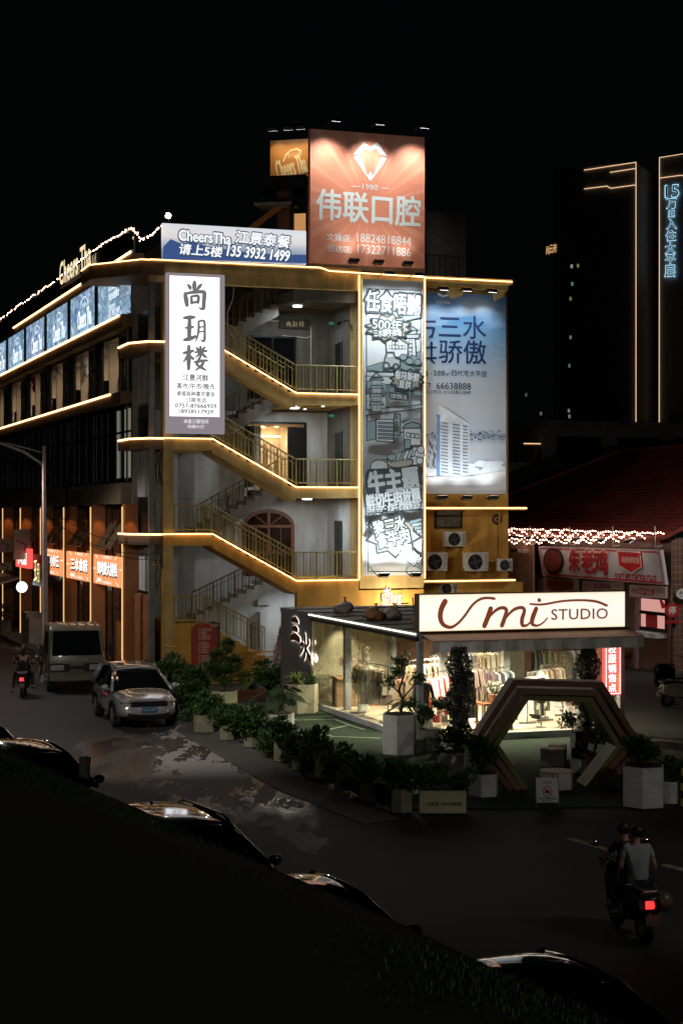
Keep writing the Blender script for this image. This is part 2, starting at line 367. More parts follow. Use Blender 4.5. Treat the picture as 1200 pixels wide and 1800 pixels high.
n = 7; top = []
for i in range(n): top += [(1.55+.32*i, M0-.175*(i+1)), (1.55+.32*(i+1), M0-.175*(i+1))]
MB().prism(top+[(1.55+.32*n, 0), (1.551, 0)], 0.0, 1.5).build("stair_flight", ochre, bd)
B(4.96, 7.43, .3, SD, 14.0, 14.4).build("ceiling", greyw, bd)
# back walls
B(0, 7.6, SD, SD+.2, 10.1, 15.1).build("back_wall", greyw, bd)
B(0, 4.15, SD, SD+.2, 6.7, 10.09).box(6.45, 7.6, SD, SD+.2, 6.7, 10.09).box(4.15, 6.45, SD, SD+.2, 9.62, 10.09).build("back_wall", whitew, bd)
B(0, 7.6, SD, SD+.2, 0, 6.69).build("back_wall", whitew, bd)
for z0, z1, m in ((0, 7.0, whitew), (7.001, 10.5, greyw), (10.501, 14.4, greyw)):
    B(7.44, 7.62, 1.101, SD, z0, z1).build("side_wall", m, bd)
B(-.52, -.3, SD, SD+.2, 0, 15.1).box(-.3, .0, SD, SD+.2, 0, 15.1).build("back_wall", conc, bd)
# warm room behind the middle landing doorway
rm = mat("cream_room_paint", (.6, .5, .36), .7)
MB().box(4.15, 6.45, 7.0, 7.1, 7.15, 9.7).box(4.05, 4.15, 4.0, 7.1, 7.15, 9.7).box(6.45, 6.55, 4.0, 7.1, 7.15, 9.7).box(4.05, 6.55, 4.0, 7.1, 9.62, 9.72).box(4.05, 6.55, 4.0, 7.1, 7.05, 7.149).build("lobby", rm, bd)
B(4.2, 5.05, 4.9, 5.0, 7.15, 9.6).build("partition", whitew, bd)
for a, b in ((5.3, 5.6), (5.9, 5.6), (5.6, 6.4)): MB().lathe([(.0, 9.6), (.09, 9.6), (.09, 9.615), (0, 9.615)], 10, (a, b, 0)).build("downlight", WARM, bd)
B(5.1, 6.4, 6.7, 6.85, 9.25, 9.29).build("cove_light", WARM, bd)
lamp('AREA', bd, (5.6, 5.6, 9.55), 60, (1, .8, .55), (5.6, 5.6, 7), .6)
MB().box(5.8, 5.86, 6.95, 6.99, 7.2, 9.0).box(5.15, 5.2, 6.95, 6.99, 7.2, 9.0).box(5.2, 5.8, 6.95, 6.99, 8.1, 8.14).build("wall_trim", wood, bd)
# doors
def door(fr, a0, a1, b, z0, z1, fm, pm, parent, nleaf=2, arch=False):
    f = MB(); t = .08
    if arch:
        r = (a1-a0)/2; cx = (a0+a1)/2; zs = z1-r*.62
        pts = [(a0, z0), (a0, zs)]+[(cx-r*math.cos(math.pi*k/14), zs+.62*r*math.sin(math.pi*k/14)) for k in range(1, 14)]+[(a1, zs), (a1, z0)]
        f.line(pts, .14, b-.06); f.box(a0, a1, b-.08, b-.03, zs-.05, zs+.05)
        f.box(cx-.05, cx+.05, b-.085, b-.035, z0, z1-.05); f.tube([(cx, b-.06, zs), (cx-r*.6, b-.06, zs+r*.45)], .03); f.tube([(cx, b-.06, zs), (cx+r*.6, b-.06, zs+r*.45)], .03)
        for x in (a0+r*.5, a1-r*.5): f.box(x-.02, x+.02, b-.07, b-.035, z0+.9, zs)
        f.box(a0, a1, b-.075, b-.03, z0+.85, z0+.95)
        d = f.build("door", fm, parent); MB().prism(pts, b-.03, b-.005).build("pane", pm, d); return d
    f.box(a0-t, a0, b-.1, b-.001, z0, z1+t).box(a1, a1+t, b-.1, b-.001, z0, z1+t).box(a0, a1, b-.1, b-.001, z1, z1+t)
    for k in range(1, nleaf): x = a0+(a1-a0)*k/nleaf; f.box(x-.03, x+.03, b-.07, b-.012, z0, z1)
    d = f.build("door", fm, parent); p = B(a0, a1, b-.012, b-.002, z0, z1).build("pane", pm, d)
    MB().tube([((a0+a1)/2-.1, b-.1, z0+.9), ((a0+a1)/2-.1, b-.1, z0+1.3)], .015).build("handle", steel, d)
    return d
door(F, 4.3, 6.05, SD, 10.6, 12.95, black, dkglass, bd)
d_ = door(F, 4.15, 6.45, SD, 7.15, 9.6, dark, None, bd) if False else None
MB().box(4.07, 4.15, SD-.12, SD-.001, 7.15, 9.7).box(6.45, 6.53, SD-.12, SD-.001, 7.15, 9.7).box(4.15, 6.45, SD-.12, SD-.001, 9.62, 9.7).build("door_frame", dark, bd)
B(4.15, 4.2, SD-.9, SD-.15, 7.16, 9.5).build("door_leaf", dkglass, bd)
B(5.75, 6.44, SD-.2, SD-.15, 7.16, 9.5).build("door_leaf", black, bd)
door(F, 4.05, 6.0, SD, 3.72, 6.25, mat("red_brown_timber", (.17, .065, .035), .45), mat("dim_room_glass", (.03, .018, .014), .12, var=.7, scale=1.2), bd, arch=True)
for z in FL:                                     # doorways in the side wall of each landing
    g = MB().box(7.40, 7.439, 2.0, 2.75, z, z+2.1); g.build("lift_door", black if z > 10 else dark, bd)
    MB().box(7.38, 7.41, 1.95, 2.0, z, z+2.15).box(7.38, 7.41, 2.75, 2.8, z, z+2.15).box(7.38, 7.41, 2.0, 2.75, z+2.1, z+2.15).build("door_frame", greyw, bd)
# railings
def rail(pts, b, parent, h=1.0, gap=.135, m=None, low=.12):
    mb = MB()
    for (a0, z0), (a1, z1) in zip(pts, pts[1:]):
        L = abs(a1-a0); n = max(2, round(L/gap))
        mb.tube([(a0, b, z0+h), (a1, b, z1+h)], .03, 6); mb.tube([(a0, b, z0+low), (a1, b, z1+low)], .018, 5)
        if a0 != a1 and z0 != z1: mb.tube([(a0, b, z0+h*.8), (a1, b, z1+h*.8)], .014, 5)
        for i in range(n+1):
            t = i/n; x = a0+(a1-a0)*t; z = z0+(z1-z0)*t; r = .026 if i % 6 == 0 else .0095
            mb.box(x-r, x+r, b-r, b+r, z+(.0 if i % 6 == 0 else low), z+h)
            if i % 2 == 0 and i % 6: mb.box(x+.03, x+.05, b-r, b+r, z+low, z+h)
    return mb.build("railing", m or railp, parent)
for i, (zf, zm) in enumerate(zip(FL, MD)):
    rail([(1.8, zm), (4.96, zf)], .07, bd); rail([(4.99, zf), (7.36, zf)], .07, bd)
    if i < 1: rail([(.42, zm), (1.77, zm)], .07, bd)
    rail([(1.8, zm), (4.96, zf)], 1.44, bd)
    rail([(1.8, zm), (4.96, zm+1.72)], 2.24, bd, m=mat("brown_rail_paint", (.12, .08, .04), .5))
rail([(.42, M0), (1.5, M0)], .07, bd); rail([(1.55, M0), (1.55+.32*n, M0-.175*n)], .07, bd); rail([(1.6, M0), (4.9, FL[0])], 2.24, bd, m=mat("brown_rail_paint", (.12, .08, .04), .5))
# landing ceiling lights and the light they give
for z, a, b, p in ((13.99, 5.55, 1.7, 26), (10.16, 5.5, 1.9, 26), (6.71, 5.9, 1.6, 22), (3.28, 5.9, 2.4, 14)):
    l = MB().lathe([(0, z-.05), (.17, z-.05), (.18, z-.01), (.18, z)], 18, (a, b, 0)).build("ceiling_light", emi("cool_panel_lamp", (.85, .97, 1), 5.), bd)
    lamp('AREA', l, (a, b, z-.07), p*2.5, (.86, .95, 1), (a, b, 0), .34)
for a, b in ((5.2, .9), (6.3, .9), (4.9, 2.6), (6.2, 2.8)): MB().lathe([(0, 10.14), (.06, 10.14), (.06, 10.169)], 10, (a, b, 0)).build("downlight", emi("small_downlight", (.9, .95, 1), 3.), bd)
# pipes, conduits
MB().tube([(6.75, SD-.06, 10.7), (6.75, SD-.06, 13.4), (6.6, SD-.06, 13.6), (2.5, SD-.06, 13.65)], .03).build("conduit", acw, bd)
MB().tube([(5.55, SD-.06, 13.05), (6.6, SD-.06, 13.0), (6.72, SD-.06, 13.1)], .025).build("conduit", acw, bd)
MB().tube([(-.05, -.05, 0.1), (-.05, -.05, 4.1), (-.2, -.05, 4.3), (-.42, -.05, 4.3)], .045).build("drain_pipe", ochre, bd)
MB().tube([(.55, -.04, .1), (.55, -.04, 1.35), (-.02, -.04, 1.4)], .035).build("drain_pipe", ochre, bd)
gp = MB()
for k in range(5): gp.tube([(2.5, -.06, .35+k*.19), (4.1, -.06, .35+k*.19)], .028)
for x in (2.72, 3.05): gp.tube([(x, -.1, .3), (x, -.1, 1.25)], .03)
for k in range(5):
    for x in (2.6, 3.15, 3.6): gp.box(x-.05, x+.05, -.12, -.02, .31+k*.19, .39+k*.19)
gp.build("gas_pipes", ochre, bd)
MB().box(1.95, 2.45, -.06, -.002, .7, 1.3).build("meter_box", ochre, bd)
MB().box(4.55, 5.1, SD-.16, SD-.002, 2.6, 3.2).build("meter_box", acw, bd)
MB().box(4.6, 6.0, SD-.35, SD-.002, .2, 2.35).build("cabinet", whitew, bd)
# side bay towards the wing: pale parapet panels, black sheets for the shade in the openings, bars, slab edges with light
for z in FL:
    B(-.36, -.3, .25, 2.75, z-.4, z+1.42).build("parapet_panel", whitew, bd)
    B(-.3, -.26, .1, 3.7, z+1.4, z+2.95).build("bay_void", black, bd)  # black sheet stands in for the shade inside the opening
    mb = MB()
    for k in range(9): mb.box(-.35, -.32, .45+k*.26, .48+k*.26, z-1.0, z-.42)
    mb.box(-.36, -.31, .3, 2.75, z-1.02, z-.98); mb.build("bay_bars", dark, bd)
for z in MD:
    MB().slab([(-.5, -.02), (0, -.02), (0, 2.9), (-1.05, 2.9), (-1.05, .9)], z-.42, z).build("slab_edge", brownc, bd)
    s_ = MB()
    for p, q in (((-.5, -.05), (0, -.05)), ((-.53, -.05), (-1.08, .9)), ((-1.08, .9), (-1.08, 2.7))): s_.tube([(p[0], p[1], z-.05), (q[0], q[1], z-.05)], .035)
    s_.build("light_strip", LED, bd)
MB().slab([(-.8, -.12), (0, -.12), (0, 3.6), (-2.3, 3.6), (-2.3, 1.8)], 14.65, 15.2).build("roof_slab", brownc, bd)
s_ = MB()
for p, q in (((-.5, -.16), (-.82, -.16)), ((-.84, -.16), (-2.33, 1.8)), ((-2.33, 1.8), (-2.33, 3.4))): s_.tube([(p[0], p[1], 15.17), (q[0], q[1], 15.17)], 0.02)
s_.build("light_strip", LED, bd)
B(-.52, -.3, .25, 3.79, 0, 3.2).build("side_wall", mat("shaded_orange_wall", (.3, .12, .04), .8), bd)  # plain deep orange wall colour
B(-.5, -.3, 0.05, .25, 0, 14.4).build("column", conc, bd)
# right block set back beside the banner column
V = 1.4
B(10.001, 14.1, V, 9, 3.3, 15.0).build("block_wall", ochre, bd)
B(7.63, 14.1, 3.0, 9, -.0, 3.29).build("block_wall", ochre, bd)
B(9.9, 13.95, V-.75, V+.2, 15.01, 15.2).build("roof_slab", coolochre, bd)
B(9.9, 13.9, V-.45, V+.1, 14.82, 15.008).build("cornice", coolochre, bd)
MB().prism([(11.3, 14.82), (12.1, 14.82), (12.0, 14.55), (11.55, 14.4)], V-.35, V-.002).build("bracket", coolochre, bd)
MB().prism([(13.3, 14.82), (13.85, 14.82), (13.75, 14.6), (13.4, 14.4)], V-.35, V-.002).build("bracket", coolochre, bd)
strip([(9.95, 15.12), (13.92, 15.12)], bd, V-.76)
for z, e, e0 in ((6.40, F.px(925, 880, V-.95)[0], 10.0), (3.62, F.px(905, 1012, V-.95)[0], 7.5)):
    MB().box(e0, e, V-.95, V-.0, z-.12, z).build("ledge", coolochre, bd)
    strip([(e0, z-.05), (e, z-.05)], bd, V-.96)
B(10.0, 14.5, V-.5, V+.3, 2.75, 3.48).build("lower_beam", ochre, bd)
wz = [F.px(x, y, V) for x, y in ((763, 892), (811, 929))]; (a0, z1), (a1, z0) = wz
f = MB().box(a0, a0+.06, V-.06, V-.002, z0, z1).box(a1-.06, a1, V-.06, V-.002, z0, z1).box(a0, a1, V-.058, V-.003, z1-.06, z1).box(a0, a1, V-.058, V-.003, z0, z0+.06).box(a0, a1, V-.057, V-.004, (z0+z1)/2+.05, (z0+z1)/2+.09).build("window", dark, bd)
B(a0+.06, a1-.06, V-.02, V-.005, z0+.06, z1-.06).build("pane", mat("curtained_glass", (.12, .09, .06), .25, var=.6, scale=2), f)
MB().tube([F.pt(0,0)*0+Vector((13.7, V-.05, 3.7)), Vector((13.7, V-.05, 6.2))], .03).build("drain_pipe", ochre, bd)
# rooftop rooms, dark against the sky
B(10.6, 13.2, 3.5, 8, 15.1, 18.2).build("roof_room", mat("dark_roof_render", (.05, .05, .05), .8), bd)
rail([(10.05, 15.2), (12.2, 15.2)], 1.9, bd, m=dark)
B(9.2, 10.9, 5, 7, 15.1, 17.2).build("roof_room", conc, bd)

# ================================================================ LONG WING ALONG THE STREET
wg = fthing("street_wing", "long dark commercial wing running down the street with lit screens and window rows", "building", W, 0, 0, 0)
T0, T1 = -52, 0.0; BAY = 5.9
bays = [-.1-BAY*i for i in range(9)]
B(T0, T1, 0, .45, 15.5, 15.86).build("roof_band", brownc, wg); B(T0, -1.6, .451, 8, 15.6, 15.85).build("roof_slab", conc, wg)
B(T0, T1, 0.05, .45, 13.6, 15.49).build("screen_wall", dark, wg)
B(T0, T1, -.35, .45, 13.1, 13.58).build("fascia", brownc, wg)
B(T0, T1-.6, -.3, .45, 10.3, 10.74).build("fascia", brownc, wg)
B(T0, T1-.6, -.3, .45, 6.5, 7.3).build("fascia", mat("beige_fascia", (.2, .16, .1), .8, var=.25), wg)
for z, t0, t1, b in ((13.56, T0, -.5, -.37), (10.72, T0, -2.3, -.32), (15.9, -28, .0, -.03)): strip([(t0, z), (t1, z)], wg, b, .075)
B(T0, T1, .0, .06, 15.87, 16.8).build("roof_parapet", tintg, wg)
for k in range(27): B(-k*1.5-.03, -k*1.5+.03, .062, .12, 15.87, 16.85).build("parapet_post", dark, wg)
B(T0, -3, 2.5, 2.7, 15.87, 17.2).build("roof_screen_wall", mat("black_trellis", (.02, .018, .015), .8), wg)
# dining floor: rooms behind open black framed windows
dn = mat("beige_dining_wall", (.5, .4, .28), .8, var=.1)
B(T0, -1.6, 4.0, 4.1, 10.745, 13.09).build("dining_wall", dn, wg)
B(T0, -1.6, .3, 4.0, 10.742, 10.75).build("dining_floor", mat("dark_floor", (.05, .04, .03), .5), wg)
B(T0, -1.6, .3, 4.0, 13.05, 13.095).build("dining_ceiling", whitew, wg)
def winframe(t0, t1, z0, z1, split, b=.1):
    f = MB(); r = .05
    f.box(t0, t0+r*2, b-.03, b+.03, z0, z1).box(t1-r*2, t1, b-.03, b+.03, z0, z1).box(t0+.1, t1-.1, b-.025, b+.025, z1-.1, z1).box(t0+.1, t1-.1, b-.025, b+.025, z0, z0+.1)
    for t in split: f.box(t-r, t+r, b-.025, b+.025, z0+.1, z1-.1)
    return f
for i in range(8):
    e = bays[i]                                   # near end of the bay
    B(e-.15, e+.15, -.06, .12, 10.745, 13.095).build("pier", black, wg)
    if i:
        B(e+.155, e+.5, 0, .1, 10.745, 13.095).build("pier", black, wg)
    f = winframe(e-5.7, e-.16, 10.75, 13.09, (e-1.2, e-1.9, e-2.5)).box(e-2.45, e-.26, .06, .13, 12.0, 12.08).build("window", black, wg)
    B(e-2.44, e-.26, .095, .1, 10.86, 12.98).build("pane", tintg, f)
    MB().lathe([(0, 13.0), (.2, 13.0), (.2, 13.04)], 12, (e-3.6, 2.0, 0)).build("ceiling_light", emi("room_lamp", (1, .85, .65), 4.), wg)
    if i < 7: lamp('AREA', wg, (e-3.4, 1.4, 12.95), 55, (1, .84, .66), (e-3.6, 2.0, 10), .5)
    B(e-5.72, e-5.62, .36, 3.99, 10.751, 13.04).build("dining_partition", dn, wg)
# dark floor below
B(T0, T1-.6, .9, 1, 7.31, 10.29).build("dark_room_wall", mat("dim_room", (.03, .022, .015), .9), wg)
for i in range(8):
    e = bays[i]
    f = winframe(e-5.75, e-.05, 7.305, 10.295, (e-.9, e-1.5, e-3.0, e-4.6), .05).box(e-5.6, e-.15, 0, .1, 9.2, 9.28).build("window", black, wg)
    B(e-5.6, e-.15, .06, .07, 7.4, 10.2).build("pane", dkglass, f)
for a, b in ((-1.35, -1.0), (-2.7, -2.3), (-.75, -.3)): B(a, b, .02, .04, 7.5, 10.1).build("curtain", emi("lit_curtain", (.2, .19, .15), .8), wg)  # curtains emit a little themselves, standing in for room light
# double height shops: orange fins with a light line on each edge
fin = mat("orange_fin_panel", (.36, .14, .045), .6, var=.2, scale=.8)
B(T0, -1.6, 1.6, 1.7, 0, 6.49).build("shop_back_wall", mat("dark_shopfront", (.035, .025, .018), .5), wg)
for i in range(9):
    e = bays[i]+.3
    B(e-.22, e+.22, -.36, .14, 0, 6.49).build("fin", fin, wg)
    strip([(e-.16, .1), (e-.16, 6.4)], wg, -.362, .09, emi("fin_light_line", (1, .58, .25), 1.1))
    lamp('SPOT', wg, (e+.55, -.15, 6.4), 40, (1, .5, .2), (e+.24, -.1, 0), .05, 60)
for i in range(8):
    e = bays[i]
    f = winframe(e-5.5, e+.05, .2, 6.4, (e-1.2, e-2.6, e-4.2), .18).box(e-5.4, e-.05, .12, .2, 3.3, 3.9).box(e-5.4, e-.05, .15, .2, 2.4, 2.46).build("shop_window", black, wg)
    B(e-5.4, e-.05, .185, .19, .3, 6.3).build("pane", tintg, f)
    for t in (e-1.9, e-3.6):                      # top hung windows pushed open
        if i > 3: continue
        o = MB().box(-.55, .55, -.02, .02, -1.15, 0); o.xf(Matrix.Translation((t, .1, 5.75)) @ Matrix.Rotation(R(-32), 4, 'X'))
        o.build("open_window", mat("window_film", (.16, .12, .08), .3), wg)
    if i < 5:
        MB().lathe([(0, 3.2), (.12, 3.2), (.12, 3.26)], 10, (e-2.6, 1.0, 0)).build("ceiling_light", emi("shop_room_lamp", (1, .85, .65), 4.), wg); lamp('POINT', wg, (e-2.6, 1.0, 3.0), 22, (1, .84, .64), None, .12)
    if i in (1, 2, 3): B(e-2.5, e-1.4, .5, .51, .3, 3.3).build("curtain", mat("pale_curtain", (.5, .5, .45), .8), wg)
for t in (-.8, -1.5, -7.2): B(t-.12, t+.12, .3, .32, .6, 3.2).build("curtain", mat("pale_curtain", (.5, .5, .45), .8), wg)
B(T1-.001, T1+.08, 0, .6, 0, 15.5).build("end_wall", conc, wg)
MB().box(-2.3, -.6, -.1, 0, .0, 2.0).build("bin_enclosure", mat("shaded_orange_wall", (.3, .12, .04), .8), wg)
wl = MB().text("江红记", -9.3, 6.9, 2.6, .5, -.305, .02).build("lettering", dark, wg)
# ================================================================ SIGNS AND BILLBOARDS
def pxp(fr, pts, b=0.): return [fr.px(x, y, b) for x, y in pts]
def Z(ox, oy, k): return lambda *p: [(ox+x/k, oy+y/k) for x, y in p]
def flood(fr, a, b, z, tgt, power, label, group, wall=0., col=(.86, .95, 1), spot=105, lens=6., vis=True, size=.12):
    t = fthing("floodlight", label, "floodlight", fr, a, b, z, group)
    d = (Vector(tgt)-Vector((a, b, z))).normalized(); q = d.to_track_quat('-Z', 'Y').to_matrix().to_4x4()
    m4 = Matrix.Translation((a, b, z)) @ q
    MB().box(-.2, .2, -.13, .13, .0, .07).box(-.16, .16, -.1, .1, .07, .12).xf(m4).build("body", black, t)
    B(-.17, .17, -.1, .1, -.012, -.002).xf(m4).build("lens", emi("flood_lens", (.9, .97, 1), lens), t)
    MB().tube([(a, b, z+.04*(1 if d.z < 0 else -1)), (a, (b+wall)/2, z+.12*(1 if d.z < 0 else -1)), (a, wall-.02, z+.02)], .018).build("bracket", dark, t)
    lamp('SPOT', t, Vector((a, b, z))+d*.06, power, col, tgt, size, spot, 1.)
    return t
# ---- tall white lightbox on the corner column
lb = fthing("lightbox_sign", "tall glowing white lightbox with grey brush calligraphy and phone numbers on the corner column", "sign", F, 1.2, -.3, 9.0)
q = pxp(F, ((291, 477), (395, 483), (395, 763), (297, 761)), -.35); a0, a1 = q[0][0]+.06, q[1][0]; z1, z0 = q[0][1]-.03, q[2][1]
B(a0, a1, -.35, -.06, z0, z1).build("frame", emi("lilac_grey_backlit", (.26, .225, .245), 1.), lb)
i0, i1 = F.px(297, 484, -.36), F.px(386, 733, -.36)
B(i0[0]+.03, i1[0], -.358, -.351, i1[1], i0[1]).build("panel", emi("lightbox_white", (.96, .97, 1), 1.5), lb)
grey = emi("lightbox_grey_letter", (.17, .16, .165), 1.)
z3 = Z(270, 460, 3.243)
def strokes(mb, ch, fr, x0, y0, x1, y1, b, k=1.):
    a0_, zt = fr.px(x0, y0, b); a1_, zb = fr.px(x1, y1, b); w_, h_ = a1_-a0_, zt-zb
    for n_, st in enumerate(ch): mb.brush([(a0_+x*w_, zt-y*h_, wd*(w_+h_)/2*k*1.3) for x, y, wd in st], b-.003*n_)
SHANG = [[(.5,.0,.09),(.49,.12,.14),(.49,.32,.10)], [(.22,.1,.05),(.3,.2,.12),(.33,.27,.06)], [(.8,.06,.04),(.7,.16,.11),(.6,.28,.06)], [(.1,.44,.09),(.14,.62,.14),(.18,.85,.12)],
  [(.12,.44,.08),(.45,.38,.1),(.82,.35,.11),(.9,.42,.13),(.88,.7,.12),(.86,.93,.12),(.76,.97,.07),(.68,.9,.03)], [(.36,.54,.07),(.38,.77,.1)], [(.36,.54,.07),(.64,.51,.09),(.63,.74,.1)], [(.37,.76,.07),(.62,.73,.08)]]
YUE = [[(.02,.08,.08),(.25,.06,.14),(.46,.04,.09)], [(.08,.46,.06),(.24,.44,.1),(.42,.41,.07)], [(.26,.06,.1),(.25,.45,.14),(.24,.85,.12)], [(.04,.92,.1),(.25,.87,.14),(.52,.78,.1)],
  [(.66,.2,.07),(.66,.5,.08),(.6,.8,.06),(.52,.97,.03)], [(.66,.2,.06),(.82,.16,.07),(.92,.22,.08),(.93,.6,.08),(.92,.88,.09),(.84,.95,.07),(.76,.88,.03)], [(.7,.42,.05),(.88,.39,.05)], [(.69,.6,.05),(.88,.57,.05)]]
LOU = [[(.02,.3,.07),(.2,.27,.12),(.42,.2,.08)], [(.24,.02,.1),(.24,.5,.15),(.23,.95,.1)], [(.22,.35,.09),(.14,.5,.09),(.02,.66,.04)], [(.3,.4,.05),(.41,.52,.1)], [(.56,.06,.06),(.62,.15,.1)], [(.9,.04,.06),(.82,.14,.09)],
  [(.5,.26,.06),(.72,.23,.1),(.98,.19,.07)], [(.72,.02,.07),(.72,.3,.11),(.71,.48,.06)], [(.68,.28,.07),(.6,.4,.06),(.5,.48,.03)], [(.76,.28,.06),(.86,.38,.1),(.96,.46,.06)], [(.46,.66,.06),(.72,.61,.1),(1.0,.58,.07)],
  [(.68,.48,.08),(.6,.66,.1),(.56,.76,.08),(.76,.88,.1),(.94,.98,.05)], [(.86,.6,.07),(.76,.8,.1),(.5,1.,.04)]]
lt = MB()
for ch, (x0, y0, x1, y1) in ((SHANG, (165, 112, 303, 275)), (YUE, (172, 308, 300, 462)), (LOU, (168, 478, 305, 622))):
    (p0, p1) = z3((x0, y0), (x1, y1)); strokes(lt, ch, F, *p0, *p1, -.362)
for t, (x0, y0, x1, y1), bo in (("江景河鲜", (168, 642, 312, 680), 0), ("茶市/午市/晚市", (132, 693, 350, 728), 0), ("承接各种喜庆宴会", (132, 738, 350, 768), 0), ("订座电话", (186, 775, 300, 803), 0),
                            ("0757-87666939", (125, 810, 358, 833), .01), ("18928517929", (145, 843, 340, 865), .01)):
    p0, p1 = z3((x0, y0), (x1, y1)); lt.tpx(F, t, *p0, *p1, -.362, bo+.034)
lt.build("lettering", grey, lb)
lt = MB()
for t, r in (("本座三楼包间", (172, 898, 312, 922)), ("四楼大厅", (196, 930, 290, 950))): p0, p1 = z3(r[:2], r[2:]); lt.tpx(F, t, *p0, *p1, -.36, .02)
lt.build("lettering", emi("white_letter", (.95, .95, 1), .85), lb)
MB().tube([(2.62, -.02, 14.5), (2.55, -.05, 13.9), (2.35, -.05, 13.4), (2.36, -.04, 12.9), (2.7, -.03, 12.3)], .012, 5).build("cable", acw, lb)

# ---- blue banner on the roof edge
def printmat(name, stops, axis='Z', noise=.0, s=(1, 1, 1), off=0., emis=0., scale=1.5, ncol=(.8, .8, .8), thr=(.5, .7)):
    m = bpy.data.materials.new(name); m.use_nodes = True; nt = m.node_tree; b = nt.nodes["Principled BSDF"]; b.inputs["Roughness"].default_value = .55
    tc = nt.nodes.new("ShaderNodeTexCoord"); sx = nt.nodes.new("ShaderNodeSeparateXYZ"); nt.links.new(tc.outputs["Generated"], sx.inputs[0])
    r = nt.nodes.new("ShaderNodeValToRGB"); e = r.color_ramp.elements
    e[0].position, e[0].color = stops[0][0], stops[0][1]+(1,); e[1].position, e[1].color = stops[-1][0], stops[-1][1]+(1,)
    for p, c in stops[1:-1]: k = e.new(p); k.color = c+(1,)
    nt.links.new(sx.outputs[axis], r.inputs[0]); out = r.outputs[0]
    if noise:
        mp = nt.nodes.new("ShaderNodeMapping"); mp.inputs["Scale"].default_value = s; nt.links.new(tc.outputs["Object"], mp.inputs[0])
        n = nt.nodes.new("ShaderNodeTexNoise"); n.inputs["Scale"].default_value = scale; n.inputs["Detail"].default_value = 6; nt.links.new(mp.outputs[0], n.inputs["Vector"])
        r2 = nt.nodes.new("ShaderNodeValToRGB"); r2.color_ramp.elements[0].position = thr[0]; r2.color_ramp.elements[1].position = thr[1]
        r2.color_ramp.elements[1].color = (noise, noise, noise, 1); nt.links.new(n.outputs["Fac"], r2.inputs[0])
        mx = nt.nodes.new("ShaderNodeMix"); mx.data_type = 'RGBA'; nt.links.new(r2.outputs[0], mx.inputs["Factor"]); nt.links.new(out, mx.inputs["A"]); mx.inputs["B"].default_value = ncol+(1,); out = mx.outputs["Result"]
    nt.links.new(out, b.inputs["Base Color"])
    if emis: nt.links.new(out, b.inputs["Emission Color"]); b.inputs["Emission Strength"].default_value = emis
    return m
bb = fthing("roof_banner", "wide blue and white backlit banner with phone number on the roof edge", "banner", F, 2.7, -.1, 15.23)
q = pxp(F, ((286, 392), (538, 406), (540, 466), (286, 456)), -.3); a0, a1 = q[0][0], q[1][0]; z1, z0 = q[0][1], 15.24
B(a0, a1, -.3, -.1, z0, z1).build("panel", printmat("sea_sky_print", [(0, (.12, .17, .32)), (.22, (.22, .28, .42)), (.45, (.5, .55, .66)), (.62, (.82, .8, .78)), (.8, (.88, .88, .9)), (1, (.8, .85, .95))], 'Z', .9, (.25, 1, 1.6), emis=.8, scale=1.8, ncol=(.85, .84, .85)), bb)
hl = [F.px(x, y, -.302) for x, y in ((287, 434), (300, 420), (318, 428), (340, 425), (365, 433), (420, 442), (470, 446), (538, 448), (539, 463), (287, 455))]
MB().poly(hl, -.302).build("hill_print", emi("blue_hill_print", (.05, .10, .27), .9), bb)
mb = MB(); mo = MB(); z2 = Z(270, 210, 2.4)
for t, r, sh, rot in (("CheersTha", (106, 472, 328, 522), .0, -.03), ("江景泰餐", (345, 478, 578, 535), .12, -.05), ("请上5楼", (108, 528, 292, 578), .12, -.03), ("135 3932 1499", (308, 540, 576, 590), .2, -.04)):
    p0, p1 = z2(r[:2], r[2:]); mo.tpx(F, t, *p0, *p1, -.307, .085, sh, rot); mb.tpx(F, t, p0[0]+.6, p0[1]+.8, p1[0]-.8, p1[1]-1.4, -.312, .035, sh, rot)
mo.build("letter_outline", emi("navy_letter_outline", (.03, .07, .13), .9), bb); mb.build("lettering", emi("banner_white_letter", (.95, .97, 1), 1.), bb)
# ---- big orange billboard on the roof
ob = fthing("orange_billboard", "large orange red billboard with white tooth diamond emblem standing on the roof", "billboard", F, 7.5, .6, 15.25)
q = pxp(F, ((545, 226), (746, 240), (746, 468), (545, 463)), .5); A0, A1 = (q[0][0]+q[3][0])/2, (q[1][0]+q[2][0])/2; Z1, Z0 = q[0][1], q[3][1]
B(A0, A1, .5, .75, Z0, Z1).build("panel", mat("orange_red_print", (.62, .235, .15), .55, var=.06, scale=.5), ob)
mb = MB(); cx, cz = (A0+A1)/2, Z0+(Z1-Z0)*.45; ru = random.Random(3); k = 0
def clipray(an):
    dx, dz = math.cos(an), math.sin(an); t = 1e9
    if abs(dx) > 1e-6: t = min(t, ((A1-.02 if dx > 0 else A0+.02)-cx)/dx)
    if abs(dz) > 1e-6: t = min(t, ((Z1-.02 if dz > 0 else Z0+.02)-cz)/dz)
    return cx+dx*t, cz+dz*t
an = 0.
while an < 6.2:
    wd = ru.uniform(.05, .12); p, r2_ = clipray(an), clipray(an+wd)
    mb.poly([(cx+math.cos(an+wd/2)*.5, cz+math.sin(an+wd/2)*.5), p, r2_], .496); an += wd+ru.uniform(.1, .3)
mb.build("ray_print", mat("pale_orange_ray_print", (.68, .29, .195), .55, var=.06, scale=.5), ob)
tooth = mat("pale_blue_letter_vinyl", (.62, .72, .74), .5, var=.03)
mb = MB(); z2b = Z(440, 210, 3.75)
